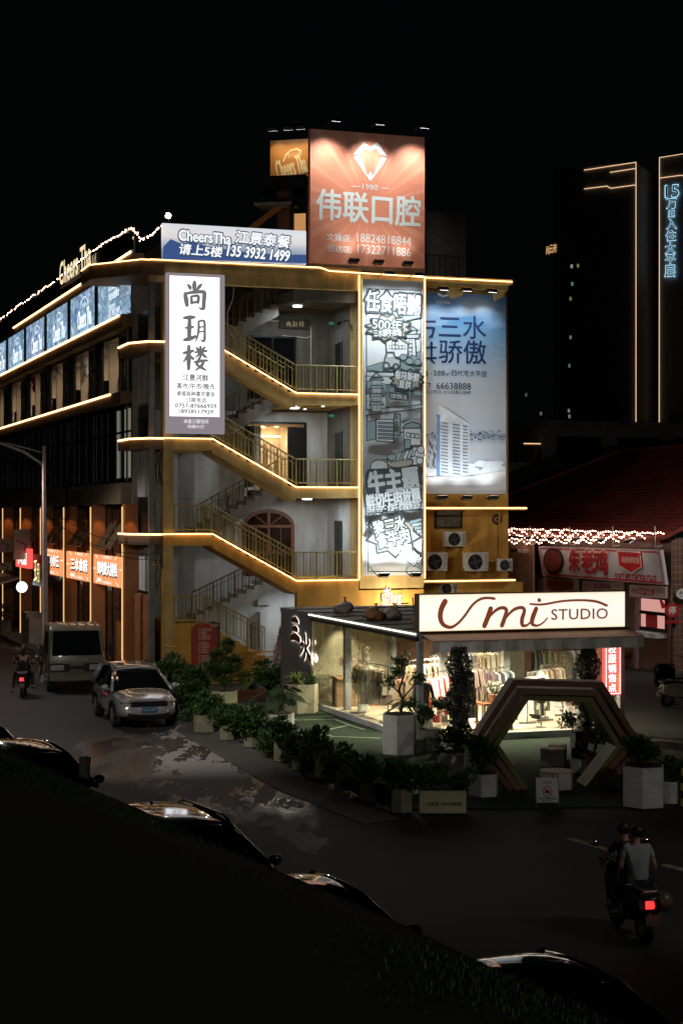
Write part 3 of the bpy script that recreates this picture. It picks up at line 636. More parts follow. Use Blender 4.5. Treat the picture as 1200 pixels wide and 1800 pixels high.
for pg in (((675, 232), (748, 148), (790, 182), (835, 148), (905, 245), (858, 234), (826, 190), (790, 210), (752, 192), (722, 228)),
           ((676, 243), (722, 240), (766, 352), (790, 345), (818, 355), (858, 246), (900, 254), (790, 410)), ):
    pass
for pg in (((675, 232), (748, 148), (790, 182), (790, 210), (752, 192), (722, 228)), ((790, 182), (835, 148), (905, 245), (858, 234), (826, 190), (790, 210)),
           ((676, 243), (720, 238), (770, 365), (790, 410)), ((902, 254), (860, 246), (812, 365), (790, 410)), ((772, 372), (790, 342), (808, 372), (790, 409))):
    mb.poly(pxp(F, z2b(*pg), .49), .488 if len(pg) > 3 and pg[0][0] == 772 else .49)
for t, r, bo in (("1980", (738, 430, 840, 468), .0), ("伟联口腔", (436, 488, 1118, 688), .026), ("文锋店:", (503, 758, 668, 806), .01), ("18824818844", (703, 766, 1058, 822), .0), ("恒达店:", (507, 833, 668, 880), .01), ("17322711886", (706, 838, 1056, 896), .0)):
    p0, p1 = z2b(r[:2], r[2:]); mb.tpx(F, t, p0[0], p0[1]-1, p1[0], p1[1]-1, .49, bo, 0, -.02)
for r in (((665, 440), (722, 442)), ((858, 453), (915, 456))): mb.line(pxp(F, z2b(*r), .49), .03, .49)
mb.build("lettering", tooth, ob)
MB().box(A0+.2, A0+.4, .76, .9, 15.24, Z1-.5).box(A1-.4, A1-.2, .76, .9, 15.24, Z1-.5).build("support", dark, ob)
MB().box(A0, A1, .45, .8, 15.225, Z0).build("base_beam", brownc, ob)
for k, x in enumerate((572, 648, 725)):
    a, _ = F.px(x, 240, .5)
    flood(F, a, -.65, Z1+.1, (a, .5, Z1-2.0), 480, ("left", "middle", "right")[k]+" floodlight arching over the top of the orange billboard", "floodlights over the orange billboard", .6, (1, .93, .85), 92)
for k, x in enumerate((612, 655, 706)):
    a, _ = F.px(x, 455, .5)
    flood(F, a, -.1, Z0+.12, (a, .5, Z0+1.8), 60, ("left", "middle", "right")[k]+" floodlight at the foot of the orange billboard", "floodlights under the orange billboard", .5, (1, .93, .85), 110)
# ---- small rooftop sign box and stair house
RF = Fr(*F.pt(4.6, 4.0)[:2], -14)
rs = fthing("roof_sign_box", "brown lit box sign with pale script lettering above a dark roof stair", "sign", RF, 0, 0, 18.0)
a0, z1 = RF.px(475, 252); a1, z0 = RF.px(543, 314)
B(a0, a1, 0, 1.8, z0, z1+.1).build("panel", mat("brown_corrugated_sign", (.42, .19, .05), .5, var=.12, scale=2), rs)
mb = MB(); mb.tpx(RF, "Cheers Tha", 485, 276, 538, 310, -.02, .02, 0, .22); mb.tpx(RF, "泰式小馆", 505, 268, 530, 276, -.02, .0, 0, .15)
mb.line([RF.px(x, y) for x, y in ((498, 284), (503, 272), (512, 264), (522, 262), (530, 266))], .06, -.02)
mb.build("lettering", mat("cream_letter", (.7, .6, .42), .5), rs)
for x in (490, 516, 538):
    a, _ = RF.px(x, 240); flood(RF, a, -.7, z1+.35, (a, .0, z1-.8), 70, ("left", "middle", "right")[(490, 516, 538).index(x)]+" small spotlight above the brown roof sign", "spotlights above the roof sign", 0., (1, .75, .4), 80)
st = fthing("roof_stair_house", "dark steel roof stair house with flat canopies and a warm lit window", "roof structure", RF, 0, .3, 15.2)
a0, z = RF.px(455, 332); a1, _ = RF.px(545, 332)
MB().slab([(a0-.3, 1.2), (a0+.5, -.8), (a1, -.8), (a1, 2.2), (a0, 2.2)], z, z+.32).build("canopy", dark, st)
a2, zz = RF.px(462, 362); MB().slab([(a2-.3, -.2), (a2+1.2, -.2), (a2+1.2, .9), (a2-.3, .9)], zz, zz+.1).build("canopy", conc, st)
for x in (512, 541): a, _ = RF.px(x, 360); B(a-.08, a+.08, .0, .15, 15.2, z).build("post", dark, st)
p = [RF.px(x, y, .4) for x, y in ((432, 402), (500, 350), (500, 362), (446, 404))]; MB().prism(p, .4, .5).build("stair_stringer", mat("orange_steel", (.4, .14, .04), .5), st)
p0, p1 = RF.px(511, 376, .5), RF.px(536, 402, .5)
B(p0[0], p1[0], .5, .6, p1[1]-.6, p0[1]).build("lit_window", emi("warm_lit_window", (.9, .42, .16), .6), st)
B(RF.px(478, 0)[0], RF.px(509, 0)[0], .7, .8, 15.2, z).build("wall", mat("brown_boards", (.12, .05, .02), .6, var=.4), st)
dg = fthing("roof_pergola", "low arched timber pergola on the roof behind the blue banner", "pergola", F, 3.3, 2.5, 15.23)
for k in range(9):
    a = 1.9+k*.2; h_ = 16.6+.3*math.sin(math.pi*k/8); B(a-.04, a+.04, 2.4, 2.5, 15.23, h_).build("slat", wood, dg)
MB().tube([(1.8+.17*k, 2.45, 16.6+.3*math.sin(math.pi*k/10)) for k in range(11)], .06).build("arch_rail", wood, dg)
lamp('POINT', dg, (2.7, 1.6, 16.2), 6, (1, .5, .2), None, .1)
gl = fthing("roof_bulb_lamp", "single bright bulb on a short mast at the left end of the roof banner", "lamp", F, .25, .3, 15.23)
MB().tube([(.25, .3, 15.23), (.25, .3, 16.75)], .03).build("mast", dark, gl); MB().ball((.25, .3, 16.85), .1, 10, 8).build("bulb", emi("hot_bulb", (1, .8, .5), 40), gl)

# ---- comic banner on its column
cb = fthing("comic_banner", "tall floodlit banner printed with a black and white comic strip and big outlined lettering", "banner", F, 8.7, -.1, 3.7)
q = pxp(F, ((637, 490), (743, 496), (743, 1010), (637, 1012)), -.12); A0, A1 = q[0][0], q[1][0]; Z1, Z0 = q[0][1], q[3][1]
B(A0, A1, -.12, -.003, Z0, Z1).build("panel", mat("white_banner_print", (.72, .745, .75), .6, var=.03, scale=.5), cb)
z5 = Z(620, 470, 4); z6 = Z(620, 740, 3.75); LV = [0]
ink = mat("black_print_ink", (.045, .06, .065), .6, var=.05); tg = mat("grey_green_print", (.30, .40, .41), .6, var=.05); bg_ = mat("beige_print", (.42, .37, .30), .6, var=.05); wi = mat("white_print_ink", (.76, .79, .8), .6, var=.02); lg = mat("pale_grey_print", (.5, .53, .53), .6, var=.05)
AC = {}
def lay(): LV[0] += 1; return -.122-.00045*LV[0]
def acc(m): return AC.setdefault(m, MB())
def shp(zz, pts, m=None, ol=.05):
    pp = pxp(F, zz(*pts), -.12)
    if m: acc(m).poly(pp, lay())
    if ol: acc(ink).line(pp, ol, lay(), True)
def ln(zz, pts, wd=.04): acc(ink).line(pxp(F, zz(*pts), -.12), wd, lay())
def word(zz, t, r, bo=.05, out=.1, m=wi, rot=0., sh=0.):
    p0, p1 = zz(r[:2], r[2:]); y = lay(); LV[0] += 6; acc(ink).tpx(F, t, p0[0]-.8, p0[1]-.5, p1[0]+1.2, p1[1]+1.6, y, bo+out, sh, rot); acc(m).tpx(F, t, *p0, *p1, lay(), bo, sh, rot); LV[0] += 1
def burst(cx, cy, rx, ry, n=13, k=.8, rot=.2):
    return [(cx+rx*(1 if i % 2 == 0 else k)*math.cos(rot+math.pi*i/n), cy+ry*(1 if i % 2 == 0 else k)*math.sin(rot+math.pi*i/n)) for i in range(2*n)]
shp(z5, ((95, 150), (476, 162), (476, 690), (470, 715), (95, 718)), None, .035)
for k in range(9): ln(z5, ((350, 350), (476, 300+k*22)), .012)
shp(z5, ((95, 700), (476, 590), (476, 720), (200, 735), (95, 718)), tg, .03)
for k in range(7): ln(z5, ((330+k*20, 660+k*9), (344+k*20, 664+k*9)), .05)
shp(z5, ((368, 495), (436, 490), (445, 628), (365, 630)), wi); shp(z5, ((350, 470), (470, 470), (462, 500), (365, 500)), lg); shp(z5, ((378, 445), (450, 445), (440, 470), (385, 470)), wi); shp(z5, ((372, 445), (415, 415), (458, 445)), tg)
for k in range(4): shp(z5, ((394, 512+k*28), (416, 512+k*28), (416, 534+k*28), (394, 534+k*28)), wi, .02)
shp(z5, ((230, 525), (300, 488), (384, 540), (384, 632), (236, 632)), wi); shp(z5, ((222, 530), (300, 482), (392, 545), (392, 532), (300, 468), (222, 516)), lg, .03)
for x in (272, 298): shp(z5, ((x, 522), (x+22, 520), (x+22, 540), (x, 542)), wi, .02)
for k in range(5): x = 250+k*24; shp(z5, ((x, 552), (x+20, 550), (x+20, 572), (x, 574)), wi, .02)
for cx, cy, r in ((352, 632, 26), (425, 650, 36), (395, 660, 28), (455, 668, 26)): shp(z5, burst(cx, cy, r, r*.85, 6, .93), tg, .03)
shp(z5, ((222, 640), (236, 598), (285, 598), (298, 640), (330, 650), (330, 700), (215, 705)), lg); shp(z5, ((234, 636), (244, 606), (278, 606), (286, 636)), wi, .02)
for cx, cy, r in ((232, 692, 24), (300, 698, 20)): shp(z5, [(cx+r*math.cos(a*.52), cy+r*math.sin(a*.52)) for a in range(12)], tg); shp(z5, [(cx+r*.5*math.cos(a*.52), cy+r*.5*math.sin(a*.52)) for a in range(12)], wi, .02)
shp(z5, burst(248, 425, 165, 98, 12, .76), bg_, .07); shp(z5, ((340, 345), (476, 335), (476, 352), (360, 378)), tg, .02)
word(z5, "任食唔嬲", (90, 175, 472, 322), .015, .1, wi, -.05); word(z5, "500年", (138, 362, 345, 446), .02, .11, lg, -.06); word(z5, "三水耕牛市场", (146, 434, 340, 486), .03, .08, wi, .06)
shp(z5, ((92, 735), (476, 745), (476, 965), (92, 1003)), None, .04); shp(z5, ((95, 800), (476, 860), (476, 905), (95, 860)), tg, .02)
for k in range(4):
    y = 790+k*58; shp(z5, ((128, y), (196, y), (196, y+48), (128, y+48)), wi, .03); shp(z5, ((112, y+6), (128, y-18), (196, y-18), (212, y+6)), tg, .035)
    for x in (140, 160, 180): shp(z5, ((x-5, y+16), (x+5, y+16), (x+5, y+36), (x-5, y+36)), lg, .015)
shp(z5, ((130, 772), (160, 738), (192, 772)), lg)
for x in (232, 388): shp(z5, ((x, 828), (x+14, 828), (x+14, 980), (x, 985)), tg, .03)
shp(z5, ((258, 885), (374, 895), (374, 936), (258, 924)), wi); word(z5, "文塔公园", (270, 896, 362, 926), .0, .0, ink)
shp(z5, burst(376, 795, 122, 80, 12, .78), bg_, .07); word(z5, "每日新鲜", (296, 735, 466, 800), .04, .08, wi, -.12); word(z5, "直供", (322, 795, 408, 852), .04, .08, wi, -.12)
shp(z5, ((92, 1040), (474, 992), (474, 1160), (92, 1160)), None, .04)
for k in range(6): ln(z5, ((340, 1100), (360+k*24, 1008)), .012)
shp(z6, ((85, 5), (145, -5), (145, 120), (85, 130)), tg, .03); shp(z6, ((148, -10), (262, -10), (262, 140), (148, 132)), wi, .04)
for k in range(5): shp(z6, ((160, 6+k*25), (255, 10+k*25), (255, 22+k*25), (160, 18+k*25)), tg, .025)
shp(z6, ((266, -48), (308, -42), (304, 96), (262, 92)), lg, .04); 
for k, ch in enumerate("牛主题"): word(z6, ch, (270, -40+k*40, 300, -8+k*40), .0, .0, ink)
shp(z6, ((318, 48), (340, 22), (385, 8), (430, 20), (446, 46)), tg, .04); shp(z6, ((328, 50), (440, 50), (440, 160), (330, 165)), wi, .03); shp(z6, ((334, 122), (372, 122), (372, 182), (334, 182)), tg, .03)
for k in range(3): x = 345+k*30; shp(z6, ((x, 78+k*4), (x+22, 80+k*4), (x+22, 108+k*4), (x, 106+k*4)), wi, .03)
for cx, cy, r in ((400, 205, 34), (432, 220, 36), (400, 262, 32), (440, 190, 26), (432, 262, 24)): shp(z6, burst(cx, cy, r, r, 7, .94), wi, .035)
shp(z6, [(300+90*math.cos(a*.3142), 265+(50 if math.sin(a*.3142) > 0 else 18)*math.sin(a*.3142)) for a in range(20)], bg_, .05)
for k in range(6): shp(z6, ((225+k*24, 262-k*4), (250+k*24, 215-k*6), (270+k*24, 225-k*6), (246+k*24, 276-k*4)), (tg, wi, lg)[k % 3], .03)
shp(z6, burst(250, 240, 34, 24, 7, .8), tg, .03); shp(z6, ((150, 300), (170, 260), (215, 255), (222, 300), (190, 330)), lg, .04); shp(z6, burst(165, 300, 62, 46, 9, .9), lg, .04)
shp(z6, ((74, 350), (90, 318), (440, 300), (452, 420), (430, 440), (445, 560), (440, 590), (90, 600), (86, 500), (75, 430)), ink, 0)
word(z6, "牛主题", (102, 318, 432, 468), .05, .03, lg, .13); word(z6, "鲜切牛肉放题", (86, 462, 444, 560), .045, .02, wi, .14); word(z6, "500年历史三水耕牛市场新鲜直供", (90, 540, 444, 602), .02, .0, wi, .14)
shp(z6, ((92, 608), (446, 585), (446, 992), (92, 992)), None, .04)
for k in range(10): ln(z6, ((262, 750), (100+k*38, 610)), .012)
shp(z6, burst(258, 750, 185, 150, 9, .74, .1), bg_, .09)
for k in range(4): shp(z6, ((360+k*16, 660+k*18), (440, 640+k*26), (446, 655+k*26), (372+k*14, 690+k*18)), (tg, lg)[k % 2], .03)
word(z6, "黎三水", (136, 640, 350, 745), .015, .1, wi, .2); word(z6, "食牛肉", (156, 722, 372, 820), .015, .1, wi, .2)
for k in range(3): shp(z6, ((285+k*40, 870+k*22), (320+k*40, 855+k*18), (446, 960+k*16), (446, 995)), tg, 0)
shp(z6, ((305, 850), (330, 828), (448, 900), (420, 940)), wi, .03); word(z6, "全家畅选", (318, 845, 435, 925), .02, .03, wi, -.62)
for k in range(70): ln(z5, ((74+(k % 3)*7, 160+k*12), (77+(k % 3)*7, 160+k*12)), .014)
for m, mb in AC.items(): mb.build("print_"+{ink: "outline", tg: "grey_green", bg_: "beige", wi: "white", lg: "pale_grey"}[m], m, cb)
for k, (x, y) in enumerate(((674, 497), (727, 499))):
    a, _ = F.px(x, y, -.8); flood(F, a, -1.3, Z1+.05, (a, -.12, Z1-4.2), 520, ("left", "right")[k]+" floodlight at the top of the comic banner", "floodlights above the comic banner", -.12, spot=135)
for k, (x, y) in enumerate(((668, 1010), (724, 1010))):
    a, _ = F.px(x, y, -.8); flood(F, a, -1.15, Z0+.1, (a, -.12, Z0+4.0), 500, ("left", "right")[k]+" floodlight at the foot of the comic banner", "floodlights under the comic banner", -.12, spot=132)

# ---- blue property billboard on the right block
pb = fthing("blue_billboard", "floodlit pale blue billboard showing a white tower block above a city lake", "billboard", F, 11.4, 1.2, 6.7)
q = pxp(F, ((700, 513), (889, 517), (889, 877), (700, 864)), 1.15); A0, A1 = 10.03, (q[1][0]+q[2][0])/2; Z1, Z0 = (q[0][1]+q[1][1])/2, F.px(800, 868, 1.15)[1]
B(A0, A1, 1.15, 1.39, Z0, Z1).build("panel", printmat("hazy_sky_print", [(0, (.78, .8, .82)), (.2, (.66, .7, .74)), (.3, (.46, .5, .56)), (.42, (.56, .57, .6)), (.55, (.5, .53, .56)), (.72, (.24, .37, .5)), (.86, (.08, .22, .4)), (1, (.045, .15, .33))], 'Z', .5, (.4, 1, 1.3), scale=.9, ncol=(.62, .64, .67)), pb)
navy = mat("navy_letter_print", (.012, .03, .1), .5, var=.05); mb = MB(); z5b = z5; y_ = 1.14
for t, r, bo in (("三水", (604, 340, 936, 500), .012), ("骄傲", (604, 512, 936, 676), .012), ("288", (566, 724, 644, 762), .0), ("-", (545, 742, 556, 747), 0), ("四代宅大平层", (694, 724, 940, 768), 0.), ("66638888", (586, 812, 828, 858), -.01), ("北江新区·北江凤凰公园畔", (512, 864, 828, 890), 0.)):
    p0, p1 = z5(r[:2], r[2:]); mb.tpx(F, t, *p0, *p1, y_, bo)
for t, r in (("6", (506, 724, 530, 762)), ("57", (503, 812, 548, 856)), ("m²", (650, 736, 684, 762))): p0, p1 = z5(r[:2], r[2:]); mb.tpx(F, t, *p0, *p1, y_, 0)
for pg in (((508, 374), (580, 374), (586, 388), (508, 388)), ((508, 418), (572, 418), (580, 430), (562, 492), (530, 500), (536, 486), (552, 470), (558, 432), (508, 432)), ((508, 560), (588, 556), (590, 568), (508, 572)), ((545, 520), (560, 524), (560, 640), (545, 640)), ((508, 632), (590, 630), (590, 644), (508, 646)), ((540, 640), (556, 648), (580, 672), (570, 678), (545, 655))):
    mb.poly(pxp(F, z5(*pg), y_), y_-.002)
mb.build("lettering", navy, pb)
mb = MB(); mb.poly(pxp(F, z5((586, 186), (610, 182), (632, 196), (660, 190), (682, 188), (660, 204), (632, 210), (606, 200)), y_), y_); mb.tpx(F, "江汇天玺", *z5((586, 236))[0], *z5((682, 256))[0], y_, .0); mb.build("lettering", emi("pale_print_logo", (.7, .8, .85), .25) if False else mat("white_logo_print", (.82, .85, .87), .5), pb)
# printed city, lake, clouds and tower
lake = MB(); lake.poly(pxp(F, z6((470, 85), (1006, 85), (1006, 320), (470, 340)), y_), 1.146); lake.build("lake_print", printmat("lake_print", [(0, (.2, .25, .32)), (.3, (.42, .46, .5)), (.7, (.55, .57, .6)), (1, (.16, .22, .32))], 'Z', .6, (1, 1, 2), scale=1.2, ncol=(.5, .53, .57)), pb)
rb = random.Random(5); cty = MB(); ct2 = MB()
for k in range(150):
    x = rb.uniform(470, 1000); y = rb.uniform(70, 130) if k < 110 else rb.uniform(150, 320)
    if k >= 110: x = rb.uniform(470, 545)
    wd = rb.uniform(4, 14); h_ = rb.uniform(4, 14)*(2.5 if k >= 110 else 1); (ct2 if rb.random() < .35 else cty).poly(pxp(F, z6((x, y), (x+wd, y), (x+wd, y-h_), (x, y-h_)), y_), 1.1445-.00002*k)
cty.build("city_print", mat("dark_city_print", (.07, .09, .14), .6), pb); ct2.build("city_light_print", mat("pale_city_print", (.55, .52, .5), .6), pb)
cl = MB()
for k in range(60):
    x = rb.uniform(470, 1000); y = 290+60*abs((x-700)/300)**.8*-.3+rb.uniform(0, 60); r = rb.uniform(18, 46)
    if x < 745 and y < 322: y = 340
    cl.poly(pxp(F, z6(*[(max(468, min(1004, x+r*math.cos(a*.449))), y+r*.6*math.sin(a*.449)) for a in range(14)]), y_), 1.138-.0001*k)
cl.build("cloud_print", mat("white_cloud_print", (.72, .75, .78), .6, var=.12, scale=2), pb)
tw = MB(); tw.poly(pxp(F, (*z5((585, 1030),), *z5((606, 965)), *z5((815, 1100)), *z6((766, 120)), *z6((762, 330)), *z6((548, 360))), y_), 1.128); tw.build("tower_print", mat("white_tower_print", (.68, .7, .74), .6), pb)
tb, td = MB(), MB()
tb.poly(pxp(F, (*z5((588, 1028)), *z5((612, 1040)), *z6((572, 362)), *z6((548, 362))), y_), 1.125)
for k in range(17):
    y = 5+k*21.5
    for x0, x1, sl in ((580, 625, .18), (655, 705, .14), (722, 758, .12)):
        yy = y+(x0-575)*.16
        if yy < 345: td.poly(pxp(F, z6((x0, yy), (x1, yy+(x1-x0)*sl), (x1, yy+9+(x1-x0)*sl), (x0, yy+9)), y_), 1.122)
tb.build("tower_edge_print", mat("blue_tower_print", (.16, .27, .45), .6), pb); td.build("tower_window_print", mat("slate_window_print", (.2, .23, .28), .6), pb)
wb = MB(); wb.poly(pxp(F, z6((467, 372), (560, 366), (700, 372), (820, 356), (1006, 326), (1006, 458), (467, 452)), y_), 1.112); wb.build("white_footer_print", mat("white_footer_print", (.8, .8, .8), .6, var=.02), pb)
ft = MB()
for r in range(5): ft.line(pxp(F, z6((475, 424+r*5), (968-r*30, 424+r*5)), y_), .008, 1.108)
ft.build("fine_print", mat("grey_fine_print", (.4, .4, .42), .6), pb)
for k, (x, y) in enumerate(((777, 515), (818, 517), (862, 519))):
    a, _ = F.px(x, y, .4); flood(F, a, .3, Z1+.0, (a, 1.15, Z1-2.6), 150, ("left", "middle", "right")[k]+" floodlight at the top of the pale blue billboard", "floodlights above the blue billboard", 1.15)
for k, (x, y) in enumerate(((775, 871), (818, 871), (864, 871))):
    a, _ = F.px(x, y, .4); flood(F, a, .3, Z0-.12, (a, 1.15, Z0+2.4), 105, ("left", "middle", "right")[k]+" floodlight at the foot of the pale blue billboard", "floodlights under the blue billboard", 1.15)
# ---- lit letters on the lower wall, round number badge, small red board, plaque
ls = fthing("lit_letters", "small glowing white characters on the ochre wall over the shop roof", "sign", F, 8.6, -.05, 2.6)
mb = MB(); strokes(mb, SHANG, F, 670, 1033, 690, 1062, -.08, .72); strokes(mb, LOU, F, 690, 1044, 706, 1066, -.08, .72); strokes(mb, YUE, F, 672, 1062, 694, 1078, -.08, .72)
mb.build("lettering", emi("white_sign_letter", (1, .96, .9), 1.6), ls); lamp("POINT", ls, (8.7, -.9, 2.7), 210, (1, .86, .66), None, .15); B(8.25, 9.35, -.06, -.001, 2.75, 2.8).build("rail", dark, ls)  # unseen point lamp added before the letters to brighten the ochre wall
bd_ = fthing("round_badge", "dark round badge reading C3 high on the ochre wall", "sign", F, 13.7, V, 5.2)
c = F.px(874, 913, V-.05); r_ = .21
MB().prism([(c[0]+r_*math.cos(k*.3142), c[1]+r_*math.sin(k*.3142)) for k in range(20)], V-.05, V-.001).build("disc", mat("brown_badge", (.05, .02, .008), .5), bd_)
MB().text("C3", c[0], c[1], .22, .17, V-.055, .02).build("lettering", mat("ochre_letter", (.5, .3, .07), .6), bd_)
rb_ = fthing("directory_board", "tall red directory board with arched top and small pale lines at the stair foot", "sign", F, .9, -.1, .1)
zb = Z(270, 740, 3.243); q = pxp(F, zb((218, 1440), (218, 1185), (245, 1160), (290, 1152), (345, 1160), (362, 1185), (362, 1440)), -.08)
MB().prism(q, -.08, -.002).build("panel", mat("red_board_paint", (.33, .035, .02), .5, var=.2), rb_)
MB().prism(pxp(F, zb((345, 1160), (300, 1148), (340, 1142), (378, 1150), (380, 1290), (363, 1300), (363, 1185)), -.06), -.06, -.003).build("side_panel", mat("dark_green_board", (.03, .05, .03), .5), rb_)
mb = MB(); rl = random.Random(2)
for k in range(25):
    y = 1185+k*9.6
    if k in (7, 15, 21): continue
    mb.line(pxp(F, zb((255, y), (268, y)), -.08), .022, -.084); mb.line(pxp(F, zb((272, y), (300+rl.uniform(0, 32), y)), -.08), .03, -.084)
mb.tpx(F, "江指堂", *zb((322, 1158))[0], *zb((370, 1172))[0], -.084, .02); mb.build("lettering", mat("pale_board_letter", (.6, .4, .3), .6), rb_)
pq = fthing("carved_plaque", "black wooden name plaque with gold characters over the top floor door", "sign", F, 5.2, SD, 13.1)
zq = Z(380, 480, 4.615); q0, q1 = F.px(*zq((512, 370))[0], SD-.1), F.px(*zq((762, 455))[0], SD-.1)
B(q0[0], q1[0], SD-.1, SD-.002, q1[1], q0[1]).build("board", mat("carved_black_wood", (.035, .03, .025), .45, var=.5, scale=9, bump=.5), pq)
mb = MB()
for ch, x0, x1 in ((SHANG, 566, 606), (YUE, 620, 655), (LOU, 668, 710)): strokes(mb, ch, F, *zq((x0, 390))[0], *zq((x1, 436))[0], SD-.11, 1.1)
mb.build("lettering", mat("pale_gold_letter", (.6, .5, .28), .4), pq)
# ================================================================ CLOTHES SHOP
sh = fthing("clothes_shop", "glazed single storey clothes shop with dark flat roof and lit interior", "shop", K, 0, 0, 0)
HK = 2.86; LB = 9.2; LE = 12.4; W_ = 6.12
roofm = mat("dark_roof_sheet", (.10, .10, .095), .65, var=.3, scale=1.2, bump=.15)
B(-.12, W_, -.1, LE, HK, HK+.14).build("roof", roofm, sh)
for k in range(6): B(-.1, W_, .9+k*2, .94+k*2, HK+.141, HK+.17).build("roof_seam", dark, sh)
MB().box(-.13, -.06, -.12, LB, HK-.1, HK-.002).build("eave", dark, sh)
B(-.17, -.131, -.1, LB, HK+.06, HK+.1).build("light_strip", emi("eave_led", (1, .95, .8), 2.2), sh)
B(-.06, W_, 0, LE, -.02, .14).build("floor", mat("beige_shop_tile", (.5, .42, .3), .35, var=.12, scale=1.5), sh)
B(-.1, W_+.02, -.14, -.002, -.05, .22).build("sill", mat("white_sill", (.55, .56, .56), .5), sh); B(-.14, -.062, -.0, LB, -.05, .2).build("sill", mat("white_sill", (.55, .56, .56), .5), sh)
dgw = mat("dark_grey_plaster", (.11, .1, .095), .85, var=.15, scale=1, bump=.2)
B(-.1, .25, LB, LE, 0, HK+.1).build("end_wall", dgw, sh)
B(.25, 4, LE-.2, LE, 0, HK).build("end_wall", dgw, sh)
tx = mat("textured_cream_panel", (.52, .45, .30), .85, var=.1, scale=3, bump=.0)
nt = tx.node_tree; vo = nt.nodes.new("ShaderNodeTexVoronoi"); vo.feature = 'DISTANCE_TO_EDGE'; vo.inputs["Scale"].default_value = 3.2; bp = nt.nodes.new("ShaderNodeBump"); bp.inputs["Strength"].default_value = .5; bp.inputs["Distance"].default_value = .05
nt.links.new(vo.outputs[0], bp.inputs["Height"]); nt.links.new(bp.outputs[0], nt.nodes["Principled BSDF"].inputs["Normal"])
for k in range(5): B(-.05+k*.5, .44+k*.5, LB-.2, LB, .14, HK).build("cream_wall_panel", tx, sh)
brn = mat("brown_interior_wall", (.13, .06, .035), .7, var=.2)
B(2.46, 4.6, LB+.5, LB+.6, .14, HK).build("interior_wall", brn, sh); B(2.46, 2.6, LB-.6, LB+.5, .14, HK).build("interior_wall", whitew, sh)
B(4.6, W_-.02, LB+.5, LB+.6, .14, HK).build("interior_wall", mat("cream_interior_wall", (.5, .45, .36), .8), sh)
B(W_-.06, W_, .0, LE-.2, .14, .8).build("side_wall", whitew, sh)
B(W_-.04, W_-.02, .0, LE-.2, .8, HK).build("glass_pane", clear, sh)
B(-.055, W_-.05, 0, LE-.2, HK-.06, HK-.005).build("ceiling", mat("pale_ceiling", (.6, .58, .53), .8), sh)
for k, (x0, x1) in enumerate(((.1, 1.55), (1.6, 3.05), (3.1, 4.55), (4.6, 6.0))): B(x0, x1, .03, .042, .22, 2.72).build("glass_pane", clear, sh)
for k in range(4): B(-.03, -.018, .15+k*2.27, .12+(k+1)*2.27, .2, 2.78).build("glass_pane", clear, sh)
for a, b in ((.0, -.02), (6.0, -.02)): B(a-.07, a+.07, b-.1, b+.1, -.02, HK+.5).build("post", greyp, sh)
for a, b in ((2.0, 3.2), (4.05, 3.4), (.35, 6.9)): B(a-.1, a+.1, b-.1, b+.1, .14, HK-.06).build("inner_column", whitew, sh)
aw = mat("rose_awning_fabric", (.48, .28, .2), .75, var=.15, scale=2)
MB().prism([(0, 0)]*0 or [(-.02, 2.86), (-.02, 3.02), (6.08, 3.02), (6.08, 2.86)], -.3, -.26).build("awning_box", dark, sh)
mb = MB(); mb.add([(-.1, -.3, 3.0), (6.12, -.3, 3.0), (6.16, -1.05, 2.82), (-.05, -1.05, 2.82), (-.1, -.3, 2.97), (6.12, -.3, 2.97), (6.16, -1.05, 2.79), (-.05, -1.05, 2.79)], [(0, 1, 2, 3), (7, 6, 5, 4), (0, 3, 7, 4), (1, 5, 6, 2), (3, 2, 6, 7)]); mb.build("awning", aw, sh)
mb = MB()
for k in range(31): x = -.05+6.2*k/30; mb.v += [(x, -1.05+.015*math.sin(k*1.7), 2.80), (x, -1.07+.03*math.sin(k*1.7), 2.52)]
mb.f = [(2*k, 2*k+1, 2*k+3, 2*k+2) for k in range(30)]; mb.build("valance", mat("grey_awning_valance", (.75, .73, .7), .8, var=.12), sh)
MB().tube([(-.1, -.1, 2.95), (-.12, .2, 3.9), (.02, -.22, 3.95)], .015).build("brace", dark, sh)
# ceiling lamps of the shop: rows of lit spots
for k, (a, b) in enumerate(((1.0, 1.4), (3.0, 1.4), (5.0, 1.4), (1.0, 4.4), (3.2, 4.6), (5.2, 4.6), (1.2, 6.9), (4.4, 7.6))):
    l = MB().lathe([(0, HK-.16), (.07, HK-.16), (.07, HK-.062)], 12, (a, b, 0)).build("ceiling_spot", emi("shop_spot", (1, .9, .72), 14), sh)
    lamp('SPOT', l, (a, b, HK-.2), 1000, (1, .84, .62), (a, b, 0), .08, 150, .7)
lamp('SPOT', sh, (.75, LB-.85, HK-.2), 170, (1, .88, .6), (.85, LB-.2, 1.75), .05, 75, .8, "wall_spot")
MB().tube([(.75, LB-.85, HK-.07), (.75, LB-.85, HK-.2)], .04).build("ceiling_spot", black, sh)
pl_ = MB(); pl_.lathe([(.0, 2.5), (.28, 2.46), (.36, 2.55), (.32, 2.62), (0, 2.64)], 18, (2.0, 5.6, 0)).build("pendant_lamp", emi("pendant_glow", (1, .96, .85), 2.), sh)
